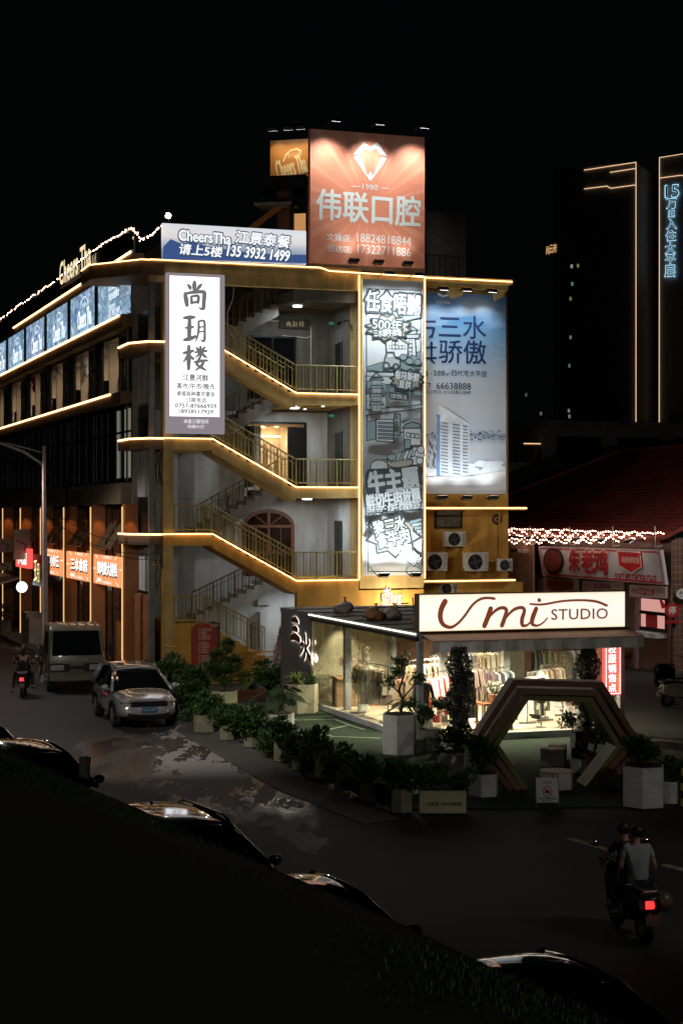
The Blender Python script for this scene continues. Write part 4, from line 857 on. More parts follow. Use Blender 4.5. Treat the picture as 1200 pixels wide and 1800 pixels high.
# ---- script lightbox on the roof edge
us = fthing("script_lightbox_sign", "wide cream lit sign with brown script lettering over the clothes shop", "sign", K, 3.05, -.35, 3.02)
q0, q1 = K.px(737, 1046, -.5), K.px(1097, 1107, -.5); a0, a1, z1, z0 = q0[0], q1[0], (K.px(737, 1046, -.5)[1]+K.px(1097, 1040, -.5)[1])/2, K.px(737, 1110, -.5)[1]
B(a0-.03, a1+.03, -.495, -.2, z0-.03, z1+.03).build("frame", mat("brown_sign_frame", (.12, .06, .03), .5), us)
pn = printmat("cream_lightbox", [(0, (1, .83, .56)), (.06, (1, .93, .78)), (.5, (1, .96, .87)), (.94, (1, .93, .78)), (1, (1, .83, .56))], 'Z', 0); b_ = pn.node_tree.nodes["Principled BSDF"]
b_.inputs["Emission Strength"].default_value = .98; pn.node_tree.links.new(b_.inputs["Base Color"].links[0].from_socket, b_.inputs["Emission Color"])
B(a0, a1, -.51, -.496, z0, z1).build("panel", pn, us)
zu = Z(720, 1020, 3); mb = MB()
US = [[(185,112,30),(166,150,29),(160,195,27),(175,233,23),(215,248,17),(255,225,14),(290,185,14),(330,130,14),(370,100,14),(410,93,14),(445,97,14)],
 [(425,150,27),(410,195,28),(392,240,27)], [(398,225,10),(425,185,13),(460,153,17),(492,145,19),(508,160,21),(498,200,24),(484,238,24)],
 [(488,225,9),(515,185,13),(550,153,17),(588,144,18),(602,160,20),(590,205,23),(592,236,20),(615,237,13),(640,215,10)], [(664,150,24),(645,200,27),(644,230,20),(670,239,12),(700,224,9),(722,200,8)],
 [(679,104,21),(681,105,21)], [(632,125,10),(700,127,12),(800,110,12),(900,105,12),(980,112,14),(1035,133,14)]]
for n_, st_ in enumerate(US):
    mb.brush([(*K.px(720+x/3, 1020+y/3-(x-600)*.0, -.51), wd/3*.0153) for x, y, wd in st_], -.513-.0022*n_)
p0, p1 = zu((745, 150), (1042, 206)); mb.tpx(K, "STUDIO", *p0, *p1, -.515, .012, 0, .0, 1.06)
mb.build("lettering", emi("brown_sign_letter", (.19, .045, .018), 1.), us)
# ---- backlit characters on the dark end wall
KL = Fr(*K.pt(-.1, 0)[:2], 18.9-90)
bl = fthing("backlit_letters", "two dark brush characters with white halo light on the grey end wall", "sign", KL, -10.8, -.02, 1.2)
SAN = [[(.1,.06,.16),(.5,.02,.2),(.8,.12,.12)], [(.15,.5,.14),(.5,.46,.2),(.75,.52,.14)], [(.0,.95,.18),(.45,.86,.24),(.98,.98,.2)]]
SHUI = [[(.5,.0,.12),(.52,.4,.16),(.5,.8,.14),(.42,1.0,.06)], [(.1,.42,.1),(.36,.4,.14),(.3,.6,.1),(.05,.85,.06)], [(.85,.25,.14),(.7,.4,.1),(.58,.48,.06)], [(.58,.48,.08),(.75,.7,.14),(1.0,.9,.16)]]
hm, dm = MB(), MB()
for ch, (x0, y0, x1, y1) in ((SAN, (512, 1087, 527, 1126)), (SHUI, (526, 1114, 546, 1163))):
    strokes(hm, ch, KL, x0, y0, x1, y1, -.012, 1.0); strokes(dm, ch, KL, x0, y0, x1, y1, -.032, 1.0)
hm.build("halo_light", emi("halo_white", (1, .93, .8), 22), bl); dm.build("lettering", mat("dark_brown_letter", (.06, .02, .008), .5), bl)
# ---- red vertical sign at the right end
ru_ = fthing("red_vertical_sign", "glowing red vertical sign with five white characters beside the shop's right post", "sign", K, 5.85, -.3, 1.2)
q0, q1 = K.px(1062, 1128, -.4), K.px(1091, 1221, -.4)
B(q0[0], q1[0], -.4, -.25, q1[1], q0[1]).build("panel", emi("red_lightbox", (1., .16, .13), 1.0), ru_)
mb = MB(); mb.line([(q0[0]+.04, q1[1]+.04), (q1[0]-.04, q1[1]+.04), (q1[0]-.04, q0[1]-.04), (q0[0]+.04, q0[1]-.04)], .022, -.404, True)
for k, ch in enumerate("校服销售点"): y0 = 1134+k*17; mb.tpx(K, ch, 1068.5, y0, 1082, y0+14, -.405, .035)
mb.build("lettering", emi("white_red_sign_letter", (1, .95, .92), 1.6), ru_)
mb = MB()
for k, ch in enumerate("各式校服均可订制"): y0 = 1184+k*4.0; mb.tpx(K, ch, 1085, y0, 1088, y0+3.4, -.405, .02)
mb.build("lettering", emi("yellow_letter", (1, .7, .1), .8), ru_)
# ---- bags left on the roof
def blob(name, label, cat, fr, a, b, z, r, m, grp, seed):
    t = fthing(name, label, cat, fr, a, b, z, grp); rr = random.Random(seed); mb = MB(); mb.ball((a, b, z+r[2]*.8), r, 16, 10)
    mb.v = [(x+rr.gauss(0, .02), y+rr.gauss(0, .02), max(z+.001, zz+rr.gauss(0, .018)+.05*math.sin(9*x+5*y))) for x, y, zz in mb.v]
    mb.build("bag_body", m, t, True); MB().lathe([(.03, 0), (.06, .05), (.02, .1), (.07, .17)], 9, (a+r[0]*.2, b, z+r[2]*1.7)).build("bag_knot", m, t); return t
bagm = mat("grey_plastic_bag", (.25, .21, .18), .35, var=.4, scale=3, bump=.5); bagb = mat("brown_plastic_bag", (.28, .12, .05), .4, var=.5, scale=3, bump=.5)
def roofpt(x, y): Y = 3000*(H-3.0)/(y-900); X = (x-600)/3000*Y; dx, dy = X-K.ox, Y-K.oy; return dx*K.c+dy*K.s, -dx*K.s+dy*K.c
for n_, (x, y, r, m, l) in enumerate(((603, 1078, (.34, .25, .2), bagm, "rosy grey knotted bag lying farther back on the shop roof"), (657, 1091, (.33, .27, .2), bagb, "brown stuffed bag in the middle of the shop roof"), (690, 1090, (.3, .26, .19), bagm, "grey stuffed bag nearest the script sign on the shop roof"), (733, 1098, (.16, .13, .1), bagb, "small brown bundle tucked behind the sign on the shop roof"))):
    a, b = roofpt(x, y); blob("plastic_bag", l, "bag", K, a, b, 3.0, r, m, "bags on the shop roof", n_)
# ---- shop interior furniture
ct = fthing("shop_counter", "pale oak counter with panelled front beside the cream wall", "counter", K, 1.1, 8.0, .14)
woodl = mat("light_oak", (.42, .24, .12), .5, var=.2, scale=3)
MB().box(.25, 2.15, 7.6, 8.25, 1.0, 1.06).build("counter_top", woodl, ct); MB().box(.3, 2.1, 7.7, 8.2, .14, 1.0).build("counter_body", mat("oak_panel", (.30, .15, .07), .5, var=.25, scale=4), ct)
for k in range(4): B(.28+k*.6, .31+k*.6, 7.66, 7.7, .14, 1.0).build("counter_trim", woodl, ct)
B(.31, 2.08, 7.66, 7.7, .55, .58).build("counter_trim", woodl, ct)
pr = fthing("card_stand", "small dark tablet propped on the shop counter", "stand", K, 1.1, 7.8, 1.06)
MB().box(-.11, .11, -.01, .01, 0, .3).xf(Matrix.Translation((1.15, 7.9, 1.07)) @ Matrix.Rotation(R(-15), 4, 'X')).build("screen", dark, pr); B(1.08, 1.22, 7.85, 8.0, 1.06, 1.075).build("base", dark, pr)
fr_ = fthing("paper_stack", "white papers lying on the right end of the shop counter", "papers", K, 1.7, 7.8, 1.06); MB().box(1.55, 1.9, 7.7, 7.95, 1.061, 1.09).build("sheets", whitep, fr_)
stl = fthing("wooden_stool", "pink topped wooden stool beside the shop counter", "stool", K, 2.2, 7.0, .14)
MB().box(2.05, 2.45, 6.8, 7.2, .95, 1.0).build("seat", mat("pink_cushion", (.45, .2, .15), .7), stl)
for x in (2.08, 2.42):
    for y in (6.83, 7.17): B(x-.03, x+.03, y-.03, y+.03, .14, .949).build("leg", woodl, stl)
# garments
GM = [mat("garment_"+n_, c, .9, var=.2, scale=6) for n_, c in (("cream", (.55, .47, .34)), ("beige", (.4, .29, .18)), ("white", (.65, .62, .56)), ("charcoal", (.04, .04, .045)), ("plum", (.09, .05, .06)), ("blue_grey", (.13, .17, .22)), ("taupe", (.2, .15, .11)), ("red", (.45, .03, .03)))]
def garment(m, nm, L):
    mb = MB(); w_, t_ = .21, .035; n_ = 7
    pts = [(-.05, 0), (-w_*.8, -.05), (-w_-.03, -.5*min(1, L/.8)), (-w_+.02, -.5*min(1, L/.8)), (-w_*.75, -.25), (-w_*.95, -L), (w_*.95, -L), (w_*.75, -.25), (w_-.02, -.5*min(1, L/.8)), (w_+.03, -.5*min(1, L/.8)), (w_*.8, -.05), (.05, 0)]
    mb.prism(pts, -t_, t_); mb.tube([(0, 0, -.01), (0, 0, .06), (.02, 0, .1), (0, 0, .12)], .006, 4)
    return mb.mesh(nm, m)
GME = [garment(m, "garment", .75+.12*(i % 4)) for i, m in enumerate(GM)]
def rack(a0, b0, a1, b1, n_, seed, zt, label, cols, sideways=False):
    t = fthing("clothes_rack", label, "clothes rack", K, (a0+a1)/2, (b0+b1)/2, .14, "racks of clothes in the shop")
    MB().tube([(a0, b0, zt), (a1, b1, zt)], .018).build("rail", steel, t)
    for a, b in ((a0, b0), (a1, b1)): MB().tube([(a, b, .2), (a, b, zt)], .018).box(a-.25, a+.25, b-.03, b+.03, .142, .2).build("stand", steel, t)
    rr = random.Random(seed)
    for k in range(n_):
        f_ = (k+.5)/n_; a, b = a0+(a1-a0)*f_, b0+(b1-b0)*f_; i = rr.choice(cols)
        o = bpy.data.objects.new("garment", GME[i]); C.objects.link(o); o.location = K.pt(a, b, zt-.13); o.rotation_euler = (0, 0, K.a+math.atan2(b1-b0, a1-a0)+R(90)+rr.uniform(-.25, .25))
        o.scale = (rr.uniform(.9, 1.1), rr.uniform(.7, 1.3), rr.uniform(.85, 1.15))
        tag(o, GM[i].name.replace("garment_", "").replace("_", " ")+" garment hanging on the "+label, "garment", "garments hanging on the racks")
rack(.35, 5.9, .45, 3.6, 16, 1, 1.75, "rack along the left glass front", (0, 1, 2, 1, 6))
rack(.55, 1.5, 2.2, 3.2, 18, 2, 1.65, "rack behind the dark topped mannequin", (0, 2, 7, 1, 2))
rack(1.5, 4.6, 3.1, 5.2, 20, 3, 1.8, "long rack at the back of the shop", (0, 1, 6, 1, 2))
rack(2.0, 1.9, 3.0, 2.7, 14, 4, 1.85, "rack in the middle with plum clothes", (4, 4, 6, 2))
rack(3.1, 2.5, 4.0, 3.0, 14, 5, 1.7, "rack of blue grey clothes", (5, 3, 5, 2, 4))
rack(4.1, 2.0, 4.9, 2.5, 13, 6, 1.6, "rack right of the inner column", (2, 6, 3, 0))
rack(5.0, 3.0, 5.9, 3.4, 12, 7, 1.7, "rack at the right end of the shop", (1, 6, 0, 4))
rack(3.0, 6.6, 5.6, 6.9, 26, 8, 1.9, "rack along the far wall", (0, 2, 6, 1, 5))
# mannequins
def mannequin(a, b, label, top, skirt, legs=True):
    t = fthing("mannequin", label, "mannequin", K, a, b, .14, "mannequins in the shop")
    MB().lathe([(0, .14), (.16, .14), (.16, .16), (.02, .17), (.018, .9)], 12, (a, b, 0)).build("stand", steel, t)
    body = MB(); body.lathe([(.03, 1.72), (.05, 1.66), (.055, 1.6), (.13, 1.56)], 12, (a, b, 0)); body.build("neck", whitep, t, True)
    tp = MB(); tp.lathe([(.07, 1.6), (.17, 1.55), (.2, 1.46), (.185, 1.3), (.15, 1.12), (.17, 1.0), (.19, .93)], 14, (0, 0, 0)); tp.v = [(a+x, b+y*.62, z) for x, y, z in tp.v]
    for s_ in (-1, 1): tp.tube([(a+s_*.18, b, 1.5), (a+s_*.25, b-.02, 1.25), (a+s_*.27, b-.06, .95)], [.06, .05, .035], 8)
    tp.build("top", top, t, True)
    if skirt: 
        sk = MB(); sk.lathe([(.16, 1.0), (.2, .8), (.26, .5), (.33, .22)], 16); sk.v = [(a+x*(1+.06*math.sin(7*math.atan2(y, x))), b+y*.7, z) for x, y, z in sk.v]; sk.build("skirt", skirt, t, True)
    else: MB().lathe([(.18, .94), (.12, .82), (.0, .8)], 12, (a, b, 0)).build("hip", mat("black_shorts", (.02, .02, .02), .8), t, True)
    return t
mannequin(.42, .75, "mannequin in dark plum top and long white skirt near the left post", GM[4], GM[2])
mannequin(4.15, 1.2, "white mannequin in ivory jacket near the middle of the front glass", GM[2], None)
# dark dress hanging in front and table with flowers
dr = fthing("patterned_dress", "black dress with white flowers hanging near the flower column", "dress", K, 1.75, 1.0, .5)
MB().prism([(1.5, 1.75), (1.62, 1.82), (1.9, 1.82), (2.02, 1.75), (2.05, 1.3), (2.1, .5), (1.45, .5), (1.48, 1.3)], .98, 1.05).build("cloth", mat("black_cloth", (.012, .012, .013), .9), dr)
mb = MB(); rd = random.Random(4)
for k in range(26):
    x, z = rd.uniform(1.52, 2.0), rd.uniform(1.05, 1.7); mb.poly([(x+.035*math.cos(j*1.257)*(1 if j % 2 else .6), z+.035*math.sin(j*1.257)) for j in range(5)], .975-.0003*k)
mb.build("flower_print", GM[2], dr); MB().tube([(1.7, 1.01, 1.83), (1.75, 1.01, 1.92), (1.75, 1.01, 2.4)], .008, 4).build("hanger", steel, dr)
tb_ = fthing("display_table", "low reddish wooden display table behind the front glass", "table", K, 2.65, 1.3, .14)
MB().box(2.3, 3.2, 1.0, 1.6, .82, .88).build("tabletop", mat("red_wood", (.26, .1, .05), .5, var=.2), tb_)
for x in (2.34, 3.16):
    for y in (1.04, 1.56): B(x-.03, x+.03, y-.03, y+.03, .14, .819).build("leg", mat("red_wood", (.26, .1, .05), .5), tb_)
# ================================================================ PLANTS
LG = leafmat("dark_green_leaves", (.018, .05, .012), (.07, .15, .035)); LY = leafmat("yellow_green_leaves", (.06, .11, .015), (.17, .22, .03)); LP = leafmat("pink_blossom", (.22, .09, .09), (.5, .3, .28)); LD = leafmat("grey_violet_blossom", (.06, .055, .06), (.22, .2, .22)); LC = leafmat("cream_blossom", (.4, .38, .28), (.75, .7, .55)); LN = leafmat("pine_needles", (.02, .06, .012), (.09, .15, .03))
bark = mat("bark", (.09, .06, .04), .9, var=.4, scale=8, bump=.4); soil = mat("potting_soil", (.03, .022, .015), .95)
def leaf(mb, p, d, L, wd, rr, fold=.25):
    d = d.normalized(); u = d.cross(Vector((rr.gauss(0, .3), rr.gauss(0, .3), 1))).normalized(); n_ = d.cross(u)
    mb.add([p, p+d*L*.5+u*wd+n_*fold*wd, p+d*L, p+d*L*.5-u*wd+n_*fold*wd], [(0, 1, 2), (0, 2, 3)])
def fol(n_, r, lf, seed, wd=.35, clumps=9, base=0., flat=1.):
    rr = random.Random(seed); mb = MB(); cs = []
    for k in range(clumps):
        v = Vector((rr.gauss(0, 1), rr.gauss(0, 1), rr.gauss(0, 1)*flat)).normalized()*rr.uniform(.35, .8); cs.append((Vector((v.x*r[0], v.y*r[1], v.z*r[2])), rr.uniform(.28, .5)))
    for k in range(n_):
        c_, s_ = rr.choice(cs); v = Vector((rr.gauss(0, 1), rr.gauss(0, 1), rr.gauss(0, 1))).normalized()
        p = c_+Vector((v.x*r[0], v.y*r[1], v.z*r[2]))*s_*rr.uniform(.5, 1); d = (v+Vector((0, 0, .35))+Vector((rr.gauss(0, .4), rr.gauss(0, .4), rr.gauss(0, .4))))
        leaf(mb, p+Vector((0, 0, base)), d, lf*rr.uniform(.6, 1.3), lf*wd*rr.uniform(.7, 1.2), rr)
    return mb
def mk(mb, nm, m): return mb.mesh(nm, m)
FM = {"shrub": [mk(fol(900, (.36, .36, .26), .09, s_, base=.22), "foliage", LG) for s_ in (1, 2, 3)], "yshrub": [mk(fol(900, (.4, .4, .26), .09, 4, base=.2), "foliage", LY)],
      "big": [mk(fol(1500, (.55, .55, .45), .11, s_, base=.4), "foliage", LG) for s_ in (5, 6)]}
def spiky(seed, n_=46, L=.6, wd=.022, up=.7):
    rr = random.Random(seed); mb = MB()
    for k in range(n_):
        a = rr.uniform(0, 6.28); e = rr.uniform(.15, 1.)*up; l = L*rr.uniform(.7, 1.2); d = Vector((math.cos(a), math.sin(a), 0)); u = Vector((-d.y, d.x, 0)); i0 = len(mb.v); w_ = wd*rr.uniform(.7, 1.3)
        for j in range(6):
            t = j/5; p = d*l*t*(1-.35*e)+Vector((0, 0, l*(e*1.4*t-(.9)*t*t*.9))); ww = w_*(1-t)**.6; mb.v += [tuple(p+u*ww), tuple(p-u*ww)]
        mb.f += [(i0+2*j, i0+2*j+1, i0+2*j+3, i0+2*j+2) for j in range(5)]
    return mb
def monstera(seed, n_=14, L=.42, H_=.55):
    rr = random.Random(seed); mb = MB()
    for k in range(n_):
        a = rr.uniform(0, 6.28); rad = rr.uniform(.12, .5); h = H_*rr.uniform(.5, 1.15); c_ = Vector((rad*math.cos(a), rad*math.sin(a), h)); mb.tube([(0, 0, .0), c_*.6+Vector((0, 0, h*.25)), c_], .008, 4)
        d = Vector((math.cos(a), math.sin(a), -.55)).normalized(); u = Vector((-math.sin(a), math.cos(a), 0)); l = L*rr.uniform(.7, 1.1); i0 = len(mb.v); mb.v.append(tuple(c_)); M_ = 18
        for j in range(M_+1):
            t = -2.6+5.2*j/M_; r_ = l*(.5+.12*math.cos(t))*(1 if j % 2 else .62 if abs(t) < 2.2 else .95); p = c_+d*(l*.42+r_*math.cos(t))+u*r_*.85*math.sin(t); mb.v.append(tuple(p))
        mb.f += [(i0, i0+1+j, i0+2+j) for j in range(M_)]
    return mb
SPK = [mk(spiky(s_), "leaves", LG) for s_ in (1, 2)]; SPY = mk(spiky(5, 60, .62, .03, .9), "leaves", LY); MON = [mk(monstera(s_), "leaves", LG) for s_ in (1, 2)]
def oplant(name, label, cat, loc, mesh, group, sc=1., rz=0., stem=.25):
    t = thing(name, label, cat, loc, rz, group); t.scale = (sc,)*3 if not isinstance(sc, tuple) else sc
    f_ = bpy.data.objects.new("foliage", mesh); C.objects.link(f_); f_.parent = t
    if stem:
        mb = MB(); rr = random.Random(len(label))
        for k in range(4): mb.tube([(0, 0, -.05), (rr.uniform(-.1, .1), rr.uniform(-.1, .1), stem*.5), (rr.uniform(-.25, .25), rr.uniform(-.25, .25), stem)], .012, 5)
        mb.build("stem", bark, t)
    return t
def hexprism(r, z0, z1, rot=0.): return [(r*math.cos(R(60*k)+rot), r*math.sin(R(60*k)+rot)) for k in range(6)]
def planter(x0, x1, yt, yb, label, m=None, rot=.32, grp="hexagonal planters on the plaza"):
    g = gnd((x0+x1)/2, yb); r_ = (x1-x0)/3000*g.y/2/.94; Y = g.y+r_*.8; c_ = Vector(((x0+x1)/2-600, 0, 0)); X = ((x0+x1)/2-600)/3000*Y; h = (H-(yt-900)*(Y-r_*.8)/3000)
    t = thing("hexagonal_planter", label, "planter", (X, Y, .0), 0, grp)
    o = MB().slab(hexprism(r_, 0, h, rot), .03, h); o.build("tub", m or whitep, t, False, .012); MB().slab(hexprism(r_*.9, 0, 0, rot), h+.001, h+.02).build("soil", soil, t)
    return Vector((X, Y, h+.02)), r_
GP = "plants in the plaza planters"
p, r_ = planter(373, 417, 1216, 1252, "grey hexagonal planter carrying the pompom topiary by the stairs", creamp)
t = thing("topiary_tree", "topiary with round needle pompoms on bare stems beside the red board", "topiary", p)
MB().tube([(0, 0, -.05), (.05, 0, .3), (-.03, 0, .7), (.06, 0, 1.05), (.08, 0, 1.25)], [.05, .04, .035, .025, .02]).tube([(0, 0, .35), (-.25, 0, .55), (-.3, 0, .75)], .025).tube([(0, 0, .5), (.25, 0, .6), (.33, .0, .7)], .025).tube([(0, 0, .25), (.5, 0, .3)], .025).build("trunk", bark, t)
for c_, r_, m in (((.1, 0, 1.38), .24, LN), ((-.22, 0, 1.0), .3, LN), ((.3, .05, .8), .3, LG), ((-.35, .1, .62), .28, LN), ((.0, -.1, .45), .36, LG), ((.62, 0, .36), .26, LY)):
    rr = random.Random(int(r_*100)); mb = MB()
    for k in range(800):
        v = Vector((rr.gauss(0, 1), rr.gauss(0, 1), rr.gauss(0, 1)+.2)).normalized(); leaf(mb, Vector(c_)+v*r_*rr.uniform(.3, .8), v+Vector((rr.gauss(0, .2),)*3), r_*.42, .02, rr)
    mb.build("pompom", m, t)
p, r_ = planter(424, 457, 1240, 1262, "low grey planter holding spiky grass beside the topiary", creamp); oplant("spiky_plant", "spiky dark grass plant in the low planter by the topiary", "plant", p, SPK[0], GP, .8, 0, 0)
g = gnd(443, 1231); t = thing("brick_planter", "low terracotta coloured trough behind the grass planter", "planter", g); MB().box(-.45, .45, -.2, .2, .0, .36).build("trough", mat("terracotta", (.30, .11, .06), .8, var=.2), t, False, .015); MB().box(-.4, .4, -.16, .16, .361, .375).build("soil", soil, t)
oplant("flowering_plant", "thin dark plant with small pink flowers in the terracotta trough", "plant", g+Vector((0, 0, .37)), FM["shrub"][1], GP, .6)
p, r_ = planter(500, 559, 1204, 1256, "tall beige hexagonal planter at the corner of the shop glass", mat("beige_planter_plaster", (.42, .38, .26), .75, var=.14, scale=3, bump=.08))
oplant("fern_plant", "bright arching yellow green plant on the tall beige planter", "plant", p+Vector((-.15, 0, 0)), SPY, GP, 1.15, 0, 0); oplant("leafy_plant", "low rounded green plant at the edge of the tall beige planter", "plant", p+Vector((.25, -.2, -.05)), FM["shrub"][0], GP, .62)
t = oplant("upright_plant", "plant with one long upright leaf behind the yellow green fern", "plant", p+Vector((.38, .1, 0)), mk(spiky(9, 7, .75, .05, 1.3), "leaves", LG), GP, 1., 0, 0)
p, r_ = planter(466, 517, 1256, 1283, "pale planter with broad split leaves in front of the beige planter"); oplant("monstera_plant", "monstera with broad split leaves left of the green turf", "plant", p, MON[0], GP, 1.25, 0, 0); oplant("spiky_plant", "spiky plant mixed in beside the broad split leaves", "plant", p+Vector((-.3, -.1, 0)), SPK[1], GP, .9, 0, 0)
row = [(352, 376, 1258, 1290), (398, 412, 1276, 1303), (440, 456, 1290, 1316), (493, 507, 1304, 1341), (524, 540, 1322, 1357), (564, 584, 1334, 1371), (601, 618, 1353, 1394), (643, 662, 1371, 1411), (698, 724, 1388, 1432)]
od = ["first", "second", "third", "fourth", "fifth", "sixth", "seventh", "eighth", "ninth"]
for k, (x0, x1, yt, yb) in enumerate(row):
    wd = (x1-x0)*1.0+14
    p, r_ = planter((x0+x1)/2-wd/2-6, (x0+x1)/2+wd/2-6, yt, yb, od[k]+" slim planter from the car in the row along the street", mat("weathered_planter_paint", (.26, .25, .16), .8, var=.35, scale=5, streak=.5), .55, "row of planters along the street")  # pot colour darkened to stand for shading; the streaks are grime
    oplant("shrub", ("yellowish shrub" if k in (5, 6) else "dark shrub")+" in the "+od[k]+" slim planter from the car", "shrub", p+Vector((0, 0, -.02)), FM["yshrub"][0] if k in (5, 6) else FM["shrub"][k % 3], "shrubs in the row along the street", 1.25+.15*(k % 3), k*1.3)
for k, (x, y, s_) in enumerate(((312, 1236, 1.0), (338, 1242, 1.25), (365, 1262, 1.2), (330, 1262, 1.05), (395, 1275, 1.0), (425, 1285, 1.05), (470, 1300, .9), (452, 1275, .9))):
    g = gnd(x, y); oplant("hedge_bush", ("leafy low bush by the silver car's bumper", "dense bush under the red board", "bush in front of the topiary planter", "low bush at the near side of the silver car", "dark bush left of the grass planter", "dark bush under the terracotta trough", "low dark bush near the split leaf plant", "small bush beside the grass planter")[k], "bush", g, FM["big"][k % 2], "bushes at the foot of the stairs", s_*.8, k)
for k, (x, y, s_, l) in enumerate(((350, 1280, .8, "low leafy bush between the first and second slim planters"), (418, 1300, .75, "low leafy bush between the third and fourth slim planters"), (478, 1332, .7, "low leafy bush just before the fourth slim planter"), (512, 1348, .65, "low leafy bush after the fourth slim planter"), (552, 1366, .65, "low leafy bush after the fifth slim planter"), (592, 1384, .6, "low leafy bush after the sixth slim planter"), (632, 1402, .6, "low leafy bush after the seventh slim planter"), (680, 1420, .6, "low leafy bush after the eighth slim planter"), (300, 1212, 1.5, "tall dense bush between the silver car and the red board"), (345, 1225, 1.3, "tall dense bush directly under the red board"))):
    oplant("hedge_bush", l, "bush", gnd(x-4, y), FM["big"][k % 2], "bushes filling the planter row", s_, k*.9)
g = gnd(474, 1222); oplant("hedge_bush", "dark bushy shrub left of the backlit wall", "bush", g+Vector((0, .6, 0)), FM["big"][0], "bushes at the foot of the stairs", 1.35, 2)
g = gnd(284, 1198); oplant("hedge_bush", "dim bush against the ochre corner column", "bush", g+Vector((.6, 0, 0)), FM["big"][1], "bushes at the foot of the stairs", .9, 2)
# pink blossom cone beside the backlit wall
g = gnd(497, 1212); t = thing("blossom_tree", "cone of pale pink blossom climbing beside the backlit characters", "plant", g)
rr = random.Random(8); mb = MB()
for k in range(2600):
    h = rr.random()**1.2; a = rr.uniform(0, 6.28); rad = (.42*(1-h)+.1)*rr.uniform(.5, 1); leaf(mb, Vector((rad*math.cos(a)+.05*h, rad*math.sin(a), .5+h*1.75)), Vector((math.cos(a), math.sin(a), rr.gauss(0, .6))), .08, .035, rr)
mb.build("blossom", LP, t); MB().tube([(0, 0, 0), (.04, 0, 1.2), (.06, 0, 2.2)], [.06, .04, .02]).build("trunk", bark, t)
# bonsai planter and white blocks before the shop
p, r_ = planter(672, 733, 1258, 1330, "tall pale planter carrying a bonsai before the shop's left glass", whitep)
t = thing("bonsai_tree", "bonsai with layered dark foliage pads on a twisted trunk", "tree", p)
MB().tube([(0, 0, -.05), (.08, 0, .3), (-.02, 0, .6), (.1, 0, .95), (.02, 0, 1.3)], [.05, .045, .035, .025, .015]).tube([(.05, 0, .35), (.35, 0, .7), (.42, 0, .85)], .02).tube([(0, 0, .5), (-.25, .05, .75)], .02).tube([(.05, 0, .2), (.3, 0, .25)], .02).build("trunk", bark, t)
for k, (x, z, s_) in enumerate(((.02, 1.3, .42), (.4, .85, .46), (-.28, .78, .4), (.3, .25, .4), (-.12, 1.05, .3))):
    mb = fol(320, (.5*s_*1.2, .5*s_*1.2, .34*s_*1.2), .07, 20+k); mb.v = [(a+x, b, c+z) for a, b, c in mb.v]; mb.build("foliage_pad", LG, t)
def block(x0, x1, yt, yb, label, nm="hexagonal_stool", m=None, top=None):
    g = gnd((x0+x1)/2, yb); r_ = (x1-x0)/3000*g.y/2/.94; Y = g.y+r_*.85; h = H-(yt-900)*(Y-r_*.5)/3000*1.0; X = ((x0+x1)/2-600)/3000*Y; h = max(.15, H-(yt-900)*(Y+r_*.8)/3000)
    t = thing(nm, label, "stool", (X, Y, 0), 0, "hexagonal stools and tables"); MB().slab(hexprism(r_, 0, 0, .3), .03, h-.03).build("base", m or whitep, t, False, .01); MB().slab(hexprism(r_*1.02, 0, 0, .3), h-.03, h).build("seat", top or mat("pink_beige_top", (.55, .42, .36), .6, var=.12), t); return Vector((X, Y, h)), r_
block(697, 747, 1294, 1327, "plain white block stool beside the tall bonsai planter", top=whitep)
block(528, 553, 1290, 1312, "small white stool with pink top at the edge of the turf")
block(711, 751, 1354, 1398, "pinkish topped grey stool behind the lettered trough")
block(947, 1007, 1350, 1392, "hexagonal stool with pink top behind the no parking board")
block(948, 994, 1312, 1350, "low hexagonal table under the arch, nearer top"); block(963, 996, 1306, 1340, "low hexagonal table under the arch, farther top")
seatp, sr = block(1001, 1037, 1330, 1366, "white hexagonal stool carrying the seated person")
p, r_ = planter(734, 778, 1284, 1322, "white planter with thin leaves left of the flower column"); oplant("monstera_plant", "monstera with large hanging leaves before the shop's front post", "plant", p+Vector((-.2, .2, .05)), MON[1], GP, 1.35, 0, 0)
p, r_ = planter(768, 818, 1324, 1366, "grey white planter at the foot of the flower column"); oplant("spiky_plant", "spiky plant spreading beside the flower column's planter", "plant", p+Vector((-.25, -.1, 0)), SPK[1], GP, 1.1, 0, 0); oplant("leafy_plant", "dense dark plant at the foot of the flower column", "plant", p+Vector((.1, 0, 0)), FM["big"][0], GP, .75)
p, r_ = planter(823, 875, 1362, 1404, "white planter standing by the arch's left foot"); oplant("leafy_plant", "broad dark bush at the arch's left foot", "plant", p, FM["big"][1], GP, .95)
p, r_ = planter(1047, 1092, 1326, 1363, "white planter behind the seated person"); oplant("leafy_plant", "leafy dark bush behind the seated person", "plant", p, FM["big"][0], GP, .8)
p, r_ = planter(1092, 1168, 1350, 1424, "largest white planter at the arch's right foot"); oplant("leafy_plant", "flat dark bush in the largest white planter", "plant", p, FM["big"][1], GP, (1.05, 1.05, .7))
p, r_ = planter(1164, 1192, 1375, 1416, "small white planter right of the largest planter"); oplant("shrub", "dim shrub in the small planter at right", "shrub", p, FM["shrub"][0], GP, 1.)
p, r_ = planter(1000, 1048, 1290, 1332, "planter with cloud shaped tree behind the arch", whitep)
t = thing("cloud_tree", "small tree with dark cloud shaped foliage seen through the arch", "tree", p); MB().tube([(0, 0, -.05), (.1, 0, .35), (-.05, 0, .75)], [.05, .04, .03]).build("trunk", bark, t)
